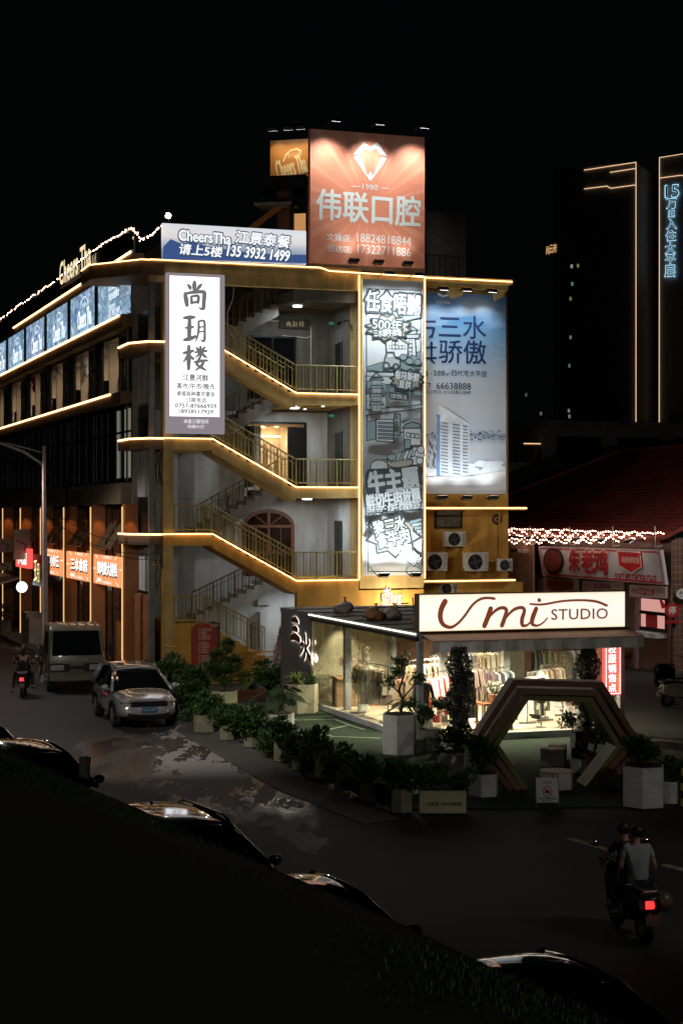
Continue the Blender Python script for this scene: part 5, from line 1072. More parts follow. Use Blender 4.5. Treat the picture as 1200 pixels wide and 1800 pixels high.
for k, (x, z, s_) in enumerate(((-.05, .75, .5), (.3, .4, .6), (-.4, .3, .45))): mb = fol(420, (.6*s_*1.2, .6*s_*1.2, .36*s_*1.2), .08, 40+k); mb.v = [(a+x, b, c+z) for a, b, c in mb.v]; mb.build("foliage_pad", LG, t)
# lettered trough
g = gnd(778, 1433); t = thing("lettered_trough", "long pale yellow planter trough with small dark lettering on its front", "planter", g+Vector((0, .3, 0)))
w_, h_ = 82/3000*g.y, 42/3000*g.y; MB().box(-w_/2, w_/2, -.28, .28, .03, h_).build("trough", creamp, t, False, .01); MB().box(-w_/2+.05, w_/2-.05, -.23, .23, h_+.001, h_+.012).build("soil", soil, t)
MB().text("江指堂·1982创意园", .02, h_*.47, .72, .085, -.284, .02).build("lettering", dark, t)
oplant("leafy_plant", "loose twiggy plant growing along the lettered trough", "plant", g+Vector((-.25, .3, h_)), FM["shrub"][2], GP, (1.2, .6, 1.3)); oplant("leafy_plant", "loose twiggy plant at the right end of the lettered trough", "plant", g+Vector((.35, .3, h_)), FM["shrub"][1], GP, (.9, .6, 1.1))
# flower wrapped columns
for k, (x, y, lb_, hh) in enumerate(((806, 1322, "tall post wrapped in grey violet flowers left of the arch", 2.7), (1033, 1300, "tall post wrapped in grey violet flowers behind the arch", 2.6))):
    g = gnd(x, y); t = thing("flower_column", lb_, "flower column", g, 0, "flower wrapped posts"); rr = random.Random(k); mb = MB(); ml = MB()
    for j in range(3600):
        h = rr.random(); a = rr.uniform(0, 6.28); rad = (.2+.07*math.sin(h*17+k)+.08*(1-h))*rr.uniform(.6, 1.15); leaf(mb if rr.random() < .72 else ml, Vector((rad*math.cos(a), rad*math.sin(a), .15+h*(hh-.15))), Vector((math.cos(a), math.sin(a), rr.gauss(0, .7))), .085, .04, rr)
    mb.build("blossom", LD, t); ml.build("foliage", LG, t); MB().tube([(0, 0, 0), (0, 0, hh)], .1, 8).build("post", bark, t)
# flowers inside
t = fthing("flower_vase", "round bush of cream flowers in a clay pot on the display table", "flowers", K, 2.75, 1.3, .88); ob_ = fol(700, (.26, .26, .2), .07, 60); ob_.v = [(a+2.75, b+1.3, c+1.28) for a, b, c in ob_.v]; ob_.build("blossom", LC, t); MB().lathe([(0, .88), (.12, .88), (.16, 1.1), (.14, 1.12)], 14, (2.75, 1.3, 0)).build("pot", wood, t)
t = fthing("flower_vase", "dried pink flowers in a white vase on the shop counter", "flowers", K, .8, 8.0, 1.06); ob_ = fol(420, (.36, .2, .26), .06, 61); ob_.v = [(a+.75, b+8.0, c+1.5) for a, b, c in ob_.v]; ob_.build("blossom", LP, t); MB().lathe([(0, 1.06), (.08, 1.06), (.1, 1.16), (.04, 1.26)], 12, (.75, 8.0, 0)).build("vase", whitep, t)
t = fthing("indoor_tree", "slender indoor tree in a pale pot by the left glass", "tree", K, .75, 6.6, .14); ob_ = fol(420, (.3, .3, .7), .07, 62); ob_.v = [(a+.75, b+6.6, c+1.5) for a, b, c in ob_.v]; ob_.build("foliage", leafmat("olive_leaves", (.12, .08, .04), (.25, .2, .1)), t); MB().tube([(.75, 6.6, .3), (.78, 6.6, 1.0), (.74, 6.6, 2.1)], .02).build("trunk", bark, t); MB().lathe([(0, .14), (.15, .14), (.19, .45), (.17, .45)], 14, (.75, 6.6, 0)).build("pot", whitep, t)
t = fthing("flower_vase", "pale blossom shrub indoors behind the arch", "flowers", K, 4.9, .9, .14); ob_ = fol(420, (.4, .3, .4), .07, 63); ob_.v = [(a+4.9, b+.9, c+.85) for a, b, c in ob_.v]; ob_.build("blossom", LP, t); MB().lathe([(0, .14), (.15, .14), (.19, .45), (.17, .45)], 14, (4.9, .9, 0)).build("pot", whitep, t)
# ================================================================ HEXAGON ARCH
g0 = gnd(980, 1392); AF = Fr(g0.x, g0.y, 8)
ar = fthing("hexagon_arch", "walk through arch of three nested hexagon frames, dark red outside and green inside", "arch", AF, 0, 0, 0)
def hexarch(k, b0, b1, th, m, nm):
    zs = lambda y, b: AF.px(980, y, b)[1]
    def P_(x, y): a, z = AF.px(x, y, b0); return a, max(0.0, z)
    pts = k; o = [P_(*p) for p in pts]
    n_ = len(o); inn = []
    for i in range(n_):
        a = Vector(o[max(i-1, 0)]); b = Vector(o[i]); c = Vector(o[min(i+1, n_-1)])
        d1 = (b-a).normalized() if i else (c-b).normalized(); d2 = (c-b).normalized() if i < n_-1 else d1; nn = Vector((d1.y+d2.y, -d1.x-d2.x)).normalized(); s_ = th/max(.5, nn.dot(Vector((d1.y, -d1.x))))
        q = b+nn*s_; inn.append((q.x, max(0.0, q.y) if i in (0, n_-1) else q.y))
    for i in range(n_-1):
        MB().prism([o[i], o[i+1], inn[i+1], inn[i]], b0, b1).build(nm, m, ar)
hexarch(((895, 1392), (826, 1311), (902, 1195), (1059, 1199), (1134, 1317), (1052, 1396)), .0, .5, .13, mat("dark_red_frame", (.19, .075, .045), .45, var=.15), "outer_frame")
hexarch(((908, 1392), (848, 1309), (912, 1210), (1049, 1213), (1112, 1313), (1045, 1396)), .08, .72, .13, mat("brown_frame", (.22, .12, .07), .45, var=.15), "middle_frame")
hexarch(((920, 1392), (866, 1310), (923, 1222), (1040, 1225), (1094, 1313), (1036, 1396)), .18, .95, .12, mat("olive_green_frame", (.18, .18, .06), .45, var=.15), "inner_frame")
# ---- folding no parking board
g = gnd(962, 1421); t = thing("folding_sign", "white folding board with red no parking symbol standing by the arch", "sign", g, R(4))
w_, h_ = 40/3000*g.y, 53/3000*g.y
mr = Matrix.Rotation(R(-10), 4, 'X'); MB().box(-w_/2, w_/2, -.012, .012, .12, h_).xf(mr).build("board", whitep, t)
MB().box(-w_/2, w_/2, -.012, .012, .12, h_).xf(Matrix.Translation((0, .32, 0)) @ Matrix.Rotation(R(10), 4, 'X')).build("board", whitep, t)
for s_ in (-1, 1): MB().tube([(s_*w_/2, 0, 0), (s_*w_/2, 0, h_+.04), (s_*(w_/2-.03), 0, h_+.1), (s_*(w_/2-.08), 0, h_+.1), (s_*(w_/2-.1), 0, h_)], .015).xf(mr).build("leg", steel, t); MB().tube([(s_*w_/2, 0, 0), (s_*w_/2, 0, h_)], .015).xf(Matrix.Translation((0, .32, 0)) @ Matrix.Rotation(R(10), 4, 'X')).build("leg", steel, t)
mb = MB(); c_ = (0, h_*.55); mb.line([(.1*math.cos(k*.3142), c_[1]+.1*math.sin(k*.3142)) for k in range(20)], .018, -.016, True); mb.line([(-.07, c_[1]+.07), (.07, c_[1]-.07)], .016, -.018); mb.xf(mr).build("symbol", mat("red_sign_paint", (.5, .02, .02), .5), t)
mb = MB(); mb.poly([(-.06, c_[1]-.035), (.06, c_[1]-.035), (.06, c_[1]), (.035, c_[1]+.01), (.022, c_[1]+.04), (-.022, c_[1]+.04), (-.035, c_[1]+.01), (-.06, c_[1])], -.015); mb.text("NO PARKING", 0, h_*.33, .36, .05, -.016, .02); mb.text("禁止停车", 0, h_*.25, .22, .045, -.016, .01); mb.text("江指堂", 0, h_*.86, .2, .05, -.016, .0); mb.xf(mr).build("lettering", dark, t)
# ================================================================ VEHICLES
def carpaint(name, c, metal=.5, rough=.22): return mat(name, c, rough, metal, var=.05, scale=.6, coat=1.)
chrome = mat("chrome", (.6, .6, .6), .12, 1., var=.05); lens_ = mat("headlamp_lens", (.45, .45, .42), .08, .3, spec=.8, coat=1.)
def car(name, label, loc, rot, paint, kind="suv", plate=None, group=None, roofrail=True):
    t = thing(name, label, "car", loc, rot, group); suv = kind == "suv"
    hw = .92 if suv else .89; HR = 1.66 if suv else 1.46; BZ = 1.04 if suv else .93
    S_ = [(-2.32,.80,.5,BZ-.25),(-2.25,.9,.38,BZ-.06),(-1.9,.98,.27,BZ+.01),(-1.2,1,.23,BZ+.01),(0,1,.22,BZ),(.9,1,.22,BZ),(1.2,.99,.22,BZ-.01),(1.75,.96,.24,BZ-.13),(2.12,.88,.3,BZ-.26),(2.28,.74,.4,BZ-.42)]
    mb = MB(); n_ = 13
    for x, k, zb, zt in S_:
        w_ = hw*k; half = [(0, zb), (w_*.8, zb), (w_*.97, zb+.09), (w_, zb+(zt-zb)*.5), (w_*.985, zt-.14), (w_*.9, zt-.02), (w_*.55, zt+.025)]
        ring = half+[(0, zt+.04)]+[(-y, z) for y, z in half[:0:-1]]
        mb.v += [(x, y, z) for y, z in ring]
    n_ = 14
    mb.f = [(i*n_+j, i*n_+(j+1) % n_, (i+1)*n_+(j+1) % n_, (i+1)*n_+j) for i in range(len(S_)-1) for j in range(n_)]+[tuple(range(n_))[::-1], tuple(range((len(S_)-1)*n_, len(S_)*n_))]
    o = mb.build("body", paint, t, True); s_ = o.modifiers.new("smooth", 'SUBSURF'); s_.levels = s_.render_levels = 2
    P_ = [(-2.12, BZ-.03), (-1.85, HR-.13), (-1.0, HR-.045), (-.3, HR-.05), (.22, HR-.14), (1.22, BZ-.03)] if suv else [(-1.75, BZ-.02), (-1.05, HR-.1), (-.6, HR-.045), (-.1, HR-.05), (.3, HR-.11), (1.2, BZ-.03)]
    wz = lambda z: hw*(.94-.3*(z-BZ)/(HR-BZ))
    g = MB(); g.v = [(x, wz(z), z) for x, z in P_]+[(x, -wz(z), z) for x, z in P_]; k = len(P_)
    g.f = [(i, i+1, i+1+k, i+k) for i in range(k-1)]+[tuple(range(k)), tuple(range(2*k-1, k-1, -1))]
    g.build("window_glass", mat("car_glass", (.006, .007, .008), .03, spec=.7, coat=1.), t)
    rf = MB(); xs = [P_[1][0]+(P_[k-2][0]-P_[1][0])*i/12 for i in range(13)]; 
    def zr(x):
        u = (x-P_[1][0])/(P_[k-2][0]-P_[1][0]); return HR-.105+.1*math.sin(math.pi*min(1, max(0, u)))**.7-.02*u
    for x in xs:
        for j in range(9): y = -1+j/4; rf.v.append((x, y*(wz(HR)+.05), zr(x)-.07*abs(y)**3+.01))
    rf.f = [(i*9+j, i*9+j+1, (i+1)*9+j+1, (i+1)*9+j) for i in range(12) for j in range(8)]; o = rf.build("roof", paint, t, True)
    so = o.modifiers.new("thick", 'SOLIDIFY'); so.thickness = .04
    for s_ in (-1, 1):
        pp = [(x, s_*(wz(z)+.008), z) for x, z in P_]
        MB().tube([pp[k-1], pp[k-2]], [.05, .042], 8).build("pillar", paint, t, True); MB().tube([pp[0], pp[1]], [.09, .06], 8).build("pillar", paint, t, True)
        MB().tube([pp[1], pp[2], pp[3], pp[4]], .035, 8).build("roof_edge", paint, t, True)
        MB().tube([(-.35, s_*(wz(BZ)+.004), BZ), (-.35, s_*(wz(HR-.06)+.004), HR-.06)], .04, 6).build("pillar", black, t)
        if suv and roofrail: MB().tube([(-1.7, s_*.62, HR-.07), (-1.5, s_*.62, HR+.0), (.0, s_*.62, HR+.0), (.25, s_*.62, HR-.07)], .02, 6).build("roof_rail", chrome, t)
        m = MB(); m.ball((.92, s_*(hw+.12), BZ+.06), (.07, .12, .085), 10, 8); m.tube([(.95, s_*(hw-.05), BZ), (.92, s_*(hw+.08), BZ+.02)], .025); m.build("mirror", paint, t, True)
        hl = MB(); hl.ball((2.02, s_*.62, BZ-.25), (.2, .2, .085), 12, 8); hl.build("headlight", lens_, t, True)
        MB().ball((2.22, s_*.55, .5), (.06, .07, .06), 10, 6).build("fog_light", lens_, t, True)
        MB().box(-2.3, -2.1, s_*.6-.16, s_*.6+.16, BZ-.28, BZ-.1).build("tail_light", mat("red_tail_lens", (.25, .01, .01), .15), t, False, .02)
        for x in (.25, -.85): MB().box(x-.09, x+.09, s_*(hw+.0)-.015, s_*(hw+.0)+.015, BZ-.17, BZ-.14).build("handle", chrome, t)
        for x in (.95, -.35, -1.35): MB().tube([(x, s_*hw*.995, .35), (x, s_*hw*1.002, .65), (x, s_*hw*.985, BZ-.1)], .006, 4).build("door_seam", black, t)
        for x in (1.42, -1.38):
            w2 = MB().wheel((x, s_*(hw-.12), .35), .35, .24).build("wheel", rub, t); rm_ = MB()
            for q in range(5): a = q*1.2566; rm_.tube([(x, s_*(hw+.0), .35), (x+.2*math.cos(a), s_*(hw+.0), .35+.2*math.sin(a))], .03, 5)
            rm_.wheel((x, s_*(hw-.01), .35), .23, .03, 18); rm_.build("rim", steel, w2); 
            MB().tube([(x+.42*math.cos(a), s_*(hw-.005), .33+.42*math.sin(a)) for a in [math.pi*j/10 for j in range(11)]], .035, 6).build("wheel_arch", black, t)
    MB().box(2.12, 2.262, -.52, .52, BZ-.4, BZ-.24).build("grille", black, t, False, .02); MB().tube([(2.27, -.5, BZ-.27), (2.3, -.12, BZ-.36), (2.31, 0, BZ-.33), (2.3, .12, BZ-.36), (2.27, .5, BZ-.27)], .014, 6).build("grille_trim", chrome, t)
    MB().box(2.0, 2.25, -.62, .62, .3, .46).build("lower_grille", black, t, False, .03); MB().tube([(2.2, -.6, .3), (2.29, 0, .29), (2.2, .6, .3)], .018, 6).build("bumper_trim", chrome, t)
    pt_ = MB().box(2.29, 2.305, -.22, .22, .49, .63).build("plate", mat("blue_plate", (.02, .09, .2), .4) if plate else whitep, t)
    tx = MB().text("粤E·"+(plate or "5K82"), 0, 0, .38, .09, 0, .01); tx.v = [(2.307, x, z+.56) for x, y, z in tx.v]; tx.build("lettering", whitep if plate else dark, pt_)
    if suv: MB().tube([(-1.2, 0, HR-.01), (-1.35, 0, HR+.05)], [.03, .012], 6).build("antenna", paint, t)
    return t
HD = math.atan2(-.879, .477)                       # along the street towards the camera
g = gnd(240, 1283); sv = car("silver_suv", "silver crossover parked facing the camera by the bushes, sign reflected in its windscreen", g+Vector((-.35, 2.3, 0)), R(-72), carpaint("silver_paint", (.42, .42, .43), .5, .16), plate="B93K7")
def near(px_, py_, hr): Y = 3000*(H-hr)/(py_-900); return Vector(((px_-600)/3000*Y, Y, 0))
GC = "cars parked below the levee"
blk = carpaint("black_paint_car", (.012, .012, .014), .3, .08); gry = carpaint("grey_paint_car", (.05, .05, .055), .6, .1); slv = carpaint("dark_silver_paint", (.16, .16, .17), .7, .12)
def roofat(px_, py_, hr, off=.75):
    p = near(px_, py_, hr); d = Vector((math.cos(HD), math.sin(HD), 0)); return p+d*off+Vector((-.7, -.1, 0))
car("parked_car", "dark car at the far left end of the line below the levee", roofat(-8, 1268, 1.46), HD, blk, "sedan", None, GC)
car("parked_car", "dark grey tall car behind the short grey post on the levee", roofat(98, 1306, 1.64), HD, gry, "suv", None, GC, False)
car("parked_car", "dark silver car in the middle of the line, white sign mirrored on its roof", roofat(372, 1422, 1.66), HD, slv, "suv", None, GC)
car("parked_car", "black low car nearer than the dark silver one, mirror standing out at right", roofat(588, 1537, 1.46), HD, blk, "sedan", None, GC)
car("parked_car", "nearest black car at the bottom right with warm reflections along its roof", roofat(1010, 1678, 1.46), HD, blk, "sedan", None, GC)
g = gnd(1108, 1172); car("brown_car", "bronze brown car parked behind the red vertical sign", g+Vector((-.3, 2.2, 0)), R(83), carpaint("bronze_paint", (.16, .10, .05), .5, .3), "suv", None, None, False)
# light truck
g = gnd(143, 1219); tk = thing("light_truck", "pale double cab light truck parked facing the camera behind the silver car", "truck", g+Vector((-.2, .3, 0)), R(-76)); tk.scale = (1.07, 1.07, 1.07)
cabm = mat("cream_truck_paint", (.13, .12, .09), .35, var=.12, coat=.6); hwk = .9
mb = MB(); prof = [(.0, .5), (.02, 1.12), (-.32, 1.98), (-.55, 2.12), (-2.2, 2.14), (-2.3, 2.05), (-2.32, .5)]
mb.v = [(x, -hwk*(1 if z < 1.3 else .93), z) for x, z in prof]+[(x, hwk*(1 if z < 1.3 else .93), z) for x, z in prof]; k = len(prof); mb.f = [tuple(range(k)), tuple(range(2*k-1, k-1, -1))]+[(i, i+k, (i+1) % k+k, (i+1) % k) for i in range(k)]
mb.build("cab", cabm, tk, True, .11)
ws = MB(); ws.add([(.035, -.78, 1.2), (.035, .78, 1.2), (-.30, .72, 1.96), (-.30, -.72, 1.96)], [(0, 1, 2, 3)]); ws.build("windscreen", dkglass, tk)
for s_ in (-1, 1):
    for x0, x1 in ((-.95, -.3), (-1.95, -1.1)): MB().add([(x0, s_*.915, 1.28), (x1, s_*.915, 1.28), (x1-(.2 if x1 > -.5 else 0), s_*.86, 1.9), (x0, s_*.86, 1.9)], [(0, 1, 2, 3)]).build("side_window", dkglass, tk)
    MB().box(.0, .06, s_*.62-.22, s_*.62+.22, .72, .9).build("headlight", lens_, tk, False, .02); MB().box(-.02, .045, s_*.55-.33, s_*.55+.33, .68, .94).build("headlight_panel", black, tk)
    MB().tube([(-.1, s_*.9, 1.35), (.05, s_*1.1, 1.4)], .015).box(.02, .07, s_*1.1-.08, s_*1.1+.08, 1.2, 1.55).build("mirror", black, tk)
    MB().box(-4.9, -2.45, s_*.95-.025, s_*.95+.025, .82, 1.2).build("bed_side", cabm, tk)
    for x in (-.62, -3.9): w2 = MB().wheel((x, s_*.78, .38), .38, .24).build("wheel", rub, tk); MB().wheel((x, s_*.9, .38), .2, .03, 14).build("rim", steel, w2)
    MB().tube([(-1.02, s_*.912, .6), (-1.02, s_*.905, 1.95)], .008, 4).build("door_seam", black, tk)
MB().box(-4.95, -2.4, -.93, .93, .72, .82).build("bed", dark, tk); MB().box(-4.95, -4.9, -.93, .93, .82, 1.2).build("tailgate", cabm, tk)
MB().box(-.05, .09, -.88, .88, .38, .6).build("bumper", cabm, tk, False, .03); MB().box(-.01, .05, -.35, .35, .76, .86).build("grille", black, tk)
for k in range(6): MB().box(-2.15, -.6, -.75+k*.28, -.72+k*.28, 2.12, 2.155).build("roof_rib", cabm, tk)
MB().tube([(.06, -.5, 1.22), (-.02, -.05, 1.38)], .01).tube([(.06, .1, 1.22), (-.02, .55, 1.38)], .01).build("wiper", black, tk)
# ================================================================ PEOPLE AND SCOOTERS
skin = mat("skin", (.36, .20, .13), .6, var=.08); hairm = mat("black_hair", (.012, .01, .01), .5)
def skinmesh(J, E_, Rr, name, m, parent, root, extra=None):
    ks = list(J); me = bpy.data.meshes.new("t"); me.from_pydata([J[k] for k in ks], [(ks.index(a), ks.index(b)) for a, b in E_], [])
    o = bpy.data.objects.new("t", me); C.objects.link(o); md = o.modifiers.new("s", 'SKIN'); md.use_smooth_shade = True
    for i, k in enumerate(ks):
        v = me.skin_vertices[0].data[i]; r = Rr[k]; v.radius = r if isinstance(r, tuple) else (r, r); v.use_root = k == root
    sd = o.modifiers.new("u", 'SUBSURF'); sd.levels = sd.render_levels = 2
    ev = o.evaluated_get(bpy.context.evaluated_depsgraph_get()).to_mesh(); mb = MB(); mb.add([tuple(v.co) for v in ev.vertices], [tuple(p.vertices) for p in ev.polygons])
    bpy.data.objects.remove(o); bpy.data.meshes.remove(me)
    if extra: extra(mb)
    return mb.build(name, m, parent, True)
def person(label, loc, rot, J, top, bottom, hair="short", short_top=True, long_leg=True, face=False, group=None, sc=1., cat="person"):
    t = thing("person", label, cat, loc, rot, group); t.scale = (sc,)*3
    J = {k: Vector(v) for k, v in J.items()}
    for s in "LR":
        J["hand"+s] = J["wr"+s]+(J["wr"+s]-J["el"+s]).normalized()*.07
    E_ = [("pel", "bel"), ("bel", "che"), ("che", "nec"), ("nec", "hea"), ("hea", "top")]
    for s in "LR": E_ += [("che", "sh"+s), ("sh"+s, "el"+s), ("el"+s, "wr"+s), ("wr"+s, "hand"+s), ("pel", "hip"+s), ("hip"+s, "kn"+s), ("kn"+s, "an"+s), ("an"+s, "to"+s)]
    Rr = dict(pel=(.14, .12), bel=(.13, .11), che=(.15, .115), nec=.052, hea=.088, top=.062)
    for s in "LR": Rr.update({"sh"+s: .062, "el"+s: .042, "wr"+s: .027, "hand"+s: .034, "hip"+s: .085, "kn"+s: .06, "an"+s: .038, "to"+s: .034})
    def fingers(mb):
        for s in "LR":
            h = J["hand"+s]; d = (J["wr"+s]-J["el"+s]).normalized(); u = d.cross(Vector((0, 0, 1))).normalized(); n_ = u.cross(d)
            for k in range(4):
                b = h+u*(k-1.5)*.017; L = (.07, .08, .075, .06)[k]; mb.tube([b, b+d*L*.5-n_*.01, b+d*L*.75-n_*.035, b+d*L*.7-n_*.055], [.009, .0085, .008, .006], 6)
            q = h-d*.035+u*.03; mb.tube([q, q+u*.025+d*.03, q+u*.02+d*.06-n_*.015], [.011, .009, .007], 6)
        f_ = (J["hea"]); mb.tube([f_+Vector((.085, 0, .015)), f_+Vector((.108, 0, -.018)), f_+Vector((.09, 0, -.025))], [.008, .014, .008], 6)
        for s in (-1, 1): mb.ball(tuple(f_+Vector((.0, s*.088, -.0))), (.018, .012, .03), 8, 6)
    skinmesh(J, E_, Rr, "body", skin, t, "pel", fingers)
    Jt = {k: J[k] for k in ("pel", "bel", "che")}; Et = [("pel", "bel"), ("bel", "che")]; Rt = dict(pel=(.15, .13), bel=(.148, .128), che=(.168, .135))
    Jt["col"] = J["che"].lerp(J["nec"], .75); Et.append(("che", "col")); Rt["col"] = .07
    for s in "LR":
        Jt["sh"+s] = J["sh"+s]; f_ = .62 if short_top else 1.; Jt["e"+s] = J["sh"+s].lerp(J["el"+s], f_); Et += [("che", "sh"+s), ("sh"+s, "e"+s)]; Rt.update({"sh"+s: .075, "e"+s: .065 if short_top else .055})
        if not short_top: Jt["w"+s] = J["el"+s].lerp(J["wr"+s], .9); Et.append(("e"+s, "w"+s)); Rt["w"+s] = .04
    skinmesh(Jt, Et, Rt, "top", top, t, "bel")
    Jb = {"pel": J["pel"]}; Eb = []; Rb = {"pel": (.152, .132)}
    for s in "LR":
        Jb["hip"+s] = J["hip"+s]; Jb["kn"+s] = J["hip"+s].lerp(J["kn"+s], 1 if long_leg else .8); Eb += [("pel", "hip"+s), ("hip"+s, "kn"+s)]; Rb.update({"hip"+s: .1, "kn"+s: .075})
        if long_leg: Jb["an"+s] = J["kn"+s].lerp(J["an"+s], .92); Eb.append(("kn"+s, "an"+s)); Rb["an"+s] = .05
    skinmesh(Jb, Eb, Rb, "trousers" if long_leg else "shorts", bottom, t, "pel")
    hd = J["hea"]; hm_ = MB(); hm_.ball(tuple(hd+Vector((-.018, 0, .035))), (.112, .105, .105), 16, 12); hm_.v = [v for v in hm_.v]
    hm_.v = [(min(x, hd.x+.075-.5*max(0, hd.z+.02-z)), y, max(z, hd.z-.06 if x < hd.x else hd.z+.02)) for x, y, z in hm_.v]
    if hair == "long": hm_.tube([hd+Vector((-.06, 0, .05)), hd+Vector((-.1, 0, -.08)), hd+Vector((-.12, 0, -.25))], [.09, .085, .04], 10)
    hm_.build("hair", hairm, t, True)
    for s in (-1, 1): MB().ball(tuple(hd+Vector((.086, s*.034, .012))), (.008, .014, .008), 8, 6).build("eye", mat("dark_eye", (.02, .015, .012), .2), t, True)
    MB().ball(tuple(hd+Vector((.084, 0, -.05))), (.008, .026, .007), 8, 6).build("mouth", mat("lips", (.25, .09, .07), .5), t, True)
    for s in "LR":
        a, b = J["an"+s], J["to"+s]; sm = MB(); sm.ball(tuple(a.lerp(b, .55)+Vector((0, 0, -.015))), (.145, .052, .045), 12, 8)
        sm.build("shoe", mat("dark_shoe", (.03, .03, .03), .7), t, True)
    return t
RIDE = dict(pel=(-.18, 0, .90), bel=(-.15, 0, 1.07), che=(-.08, 0, 1.28), nec=(-.03, 0, 1.46), hea=(.0, 0, 1.60), top=(.0, 0, 1.69), shL=(-.06, .18, 1.39), shR=(-.06, -.18, 1.39), elL=(.14, .29, 1.17), elR=(.14, -.29, 1.17), wrL=(.37, .30, 1.08), wrR=(.37, -.30, 1.08),
            hipL=(-.14, .1, .87), hipR=(-.14, -.1, .87), knL=(.27, .19, .80), knR=(.27, -.19, .80), anL=(.2, .17, .42), anR=(.2, -.17, .42), toL=(.36, .19, .37), toR=(.36, -.19, .37))
def scooter(label, loc, rot, body=black, tail=True, group=None, lean=None):
    t = thing("scooter", label, "scooter", loc, rot, group)
    for x in (.62, -.58): w2 = MB().wheel((x, 0, .25), .25, .11).build("wheel", rub, t); MB().wheel((x, 0, .25), .13, .12, 14).build("rim", steel, w2)
    mb = MB(); mb.prism([(-.82, .55), (-.75, .74), (-.3, .78), (-.02, .68), (-.05, .3), (-.4, .32), (-.75, .42)], -.16, .16); mb.build("rear_body", body, t, False, .05)
    MB().box(-.1, .42, -.17, .17, .26, .33).build("footboard", dark, t, False, .02); mb = MB(); mb.prism([(.38, .3), (.46, .3), (.62, .75), (.5, 1.0), (.44, .98), (.5, .7)], -.2, .2); mb.build("front_shield", body, t, False, .04)
    MB().prism([(-.78, .74), (-.72, .84), (-.35, .86), (-.02, .8), (-.02, .74), (-.3, .775)], -.14, .14).build("seat", rub, t, False, .04)
    MB().tube([(.62, 0, .25), (.5, 0, .7), (.42, 0, 1.04)], .03).build("fork", steel, t); MB().tube([(.36, .36, 1.06), (.42, .12, 1.03), (.42, -.12, 1.03), (.36, -.36, 1.06)], .02).build("handlebar", dark, t)
    MB().prism([(.36, .98), (.52, .96), (.5, 1.1), (.4, 1.12)], -.13, .13).build("headlamp_cowl", body, t, False, .03)
    for s in (-1, 1):
        MB().tube([(.4, s*.24, 1.05), (.44, s*.36, 1.25)], .008, 5).ball((.44, s*.4, 1.28), (.02, .075, .045), 10, 6).build("mirror", chrome, t, True)
    MB().ball((.56, 0, .92), (.04, .08, .06), 12, 8).build("headlight", lens_, t, True); MB().tube([(.72, 0, .5), (.45, 0, .56)], .06, 8).build("front_mudguard", body, t)
    MB().prism([(-.86, .62), (-.8, .68), (-.8, .56)], -.06, .06).build("tail_light", emi("red_tail_glow", (1, .03, .03), 2.2) if tail else mat("red_tail_lens", (.25, .01, .01), .15), t)
    MB().box(-.92, -.905, -.1, .1, .36, .5).build("plate", mat("grey_plate", (.12, .12, .11), .6), t); (lamp("POINT", t, (-1.05, 0, .62), .2, (1, .05, .03), None, .05) if tail else None); MB().tube([(-.8, 0, .5), (-.9, 0, .42)], .02).build("plate_bracket", dark, t)
    MB().tube([(-.82, .1, .82), (-.55, .17, .86), (-.3, .17, .82)], .015).tube([(-.82, -.1, .82), (-.55, -.17, .86), (-.3, -.17, .82)], .015).tube([(-.82, .1, .82), (-.82, -.1, .82)], .015).build("grab_rail", steel, t)
    return t
dkt = mat("black_cloth_top", (.015, .015, .017), .9); jean = mat("dark_denim", (.03, .035, .05), .9); wt = mat("white_tee", (.26, .28, .3), .9, var=.06)
# far rider, seen from behind
g = gnd(36, 1226); g.y += .6; hd_ = R(96)
scooter("scooter with glowing red tail light ridden up the street at left", g, hd_, black, True, "scooters")
J1 = dict(RIDE); J1.update(knL=(.16, .3, .72), knR=(.16, -.3, .72), anL=(.0, .36, .2), anR=(.05, -.3, .3), toL=(.15, .4, .1), toR=(.2, -.32, .27), elL=(.1, .34, 1.2), elR=(.1, -.3, 1.17))
person("rider in black seen from behind on the far scooter at left", g, hd_, J1, dkt, dkt, "long", group="riders on scooters", sc=.98)
# near pair
g = gnd(1126, 1672); g.y += .9; hd_ = R(100)
scooter("dark scooter with triangular red tail light carrying two riders at right", g, hd_, black, True, "scooters")
J2 = dict(RIDE); J2 = {k: (x+.18, y, z) for k, (x, y, z) in J2.items()}; J2.update(wrL=(.4, .30, 1.1), wrR=(.4, -.30, 1.1)); J2.update(nec=(.14, .04, 1.45), hea=(.19, .05, 1.59), top=(.19, .05, 1.68))
person("driver in black on the near scooter with two riders", g, hd_, J2, dkt, dkt, group="riders on scooters", sc=.95)
J3 = {k: (x-.22, y*1.0, z+.02) for k, (x, y, z) in RIDE.items()}; J3.update(elL=(-.32, .27, 1.12), elR=(-.32, -.28, 1.12), wrL=(-.12, .22, .98), wrR=(-.2, -.25, .93), hea=(-.2, -.03, 1.61), top=(-.2, -.03, 1.7), knL=(.06, .26, .74), knR=(.06, -.27, .74), anL=(-.12, .26, .4), anR=(-.12, -.27, .4), toL=(.04, .28, .35), toR=(.04, -.29, .35))
person("passenger in white tee shirt on the near scooter", g, hd_, J3, wt, jean, group="riders on scooters", sc=.95)
hl_ = thing("helmet", "olive round helmet hanging at the right side of the near scooter", "helmet", g+Vector((.38, -.55, .62))); mb = MB(); mb.ball((0, 0, 0), (.14, .14, .15), 16, 12); mb.build("shell", mat("olive_helmet", (.1, .1, .05), .35), hl_, True); MB().tube([(-.1, -.05, -.1), (-.2, .05, .1)], .01).build("strap", dark, hl_)
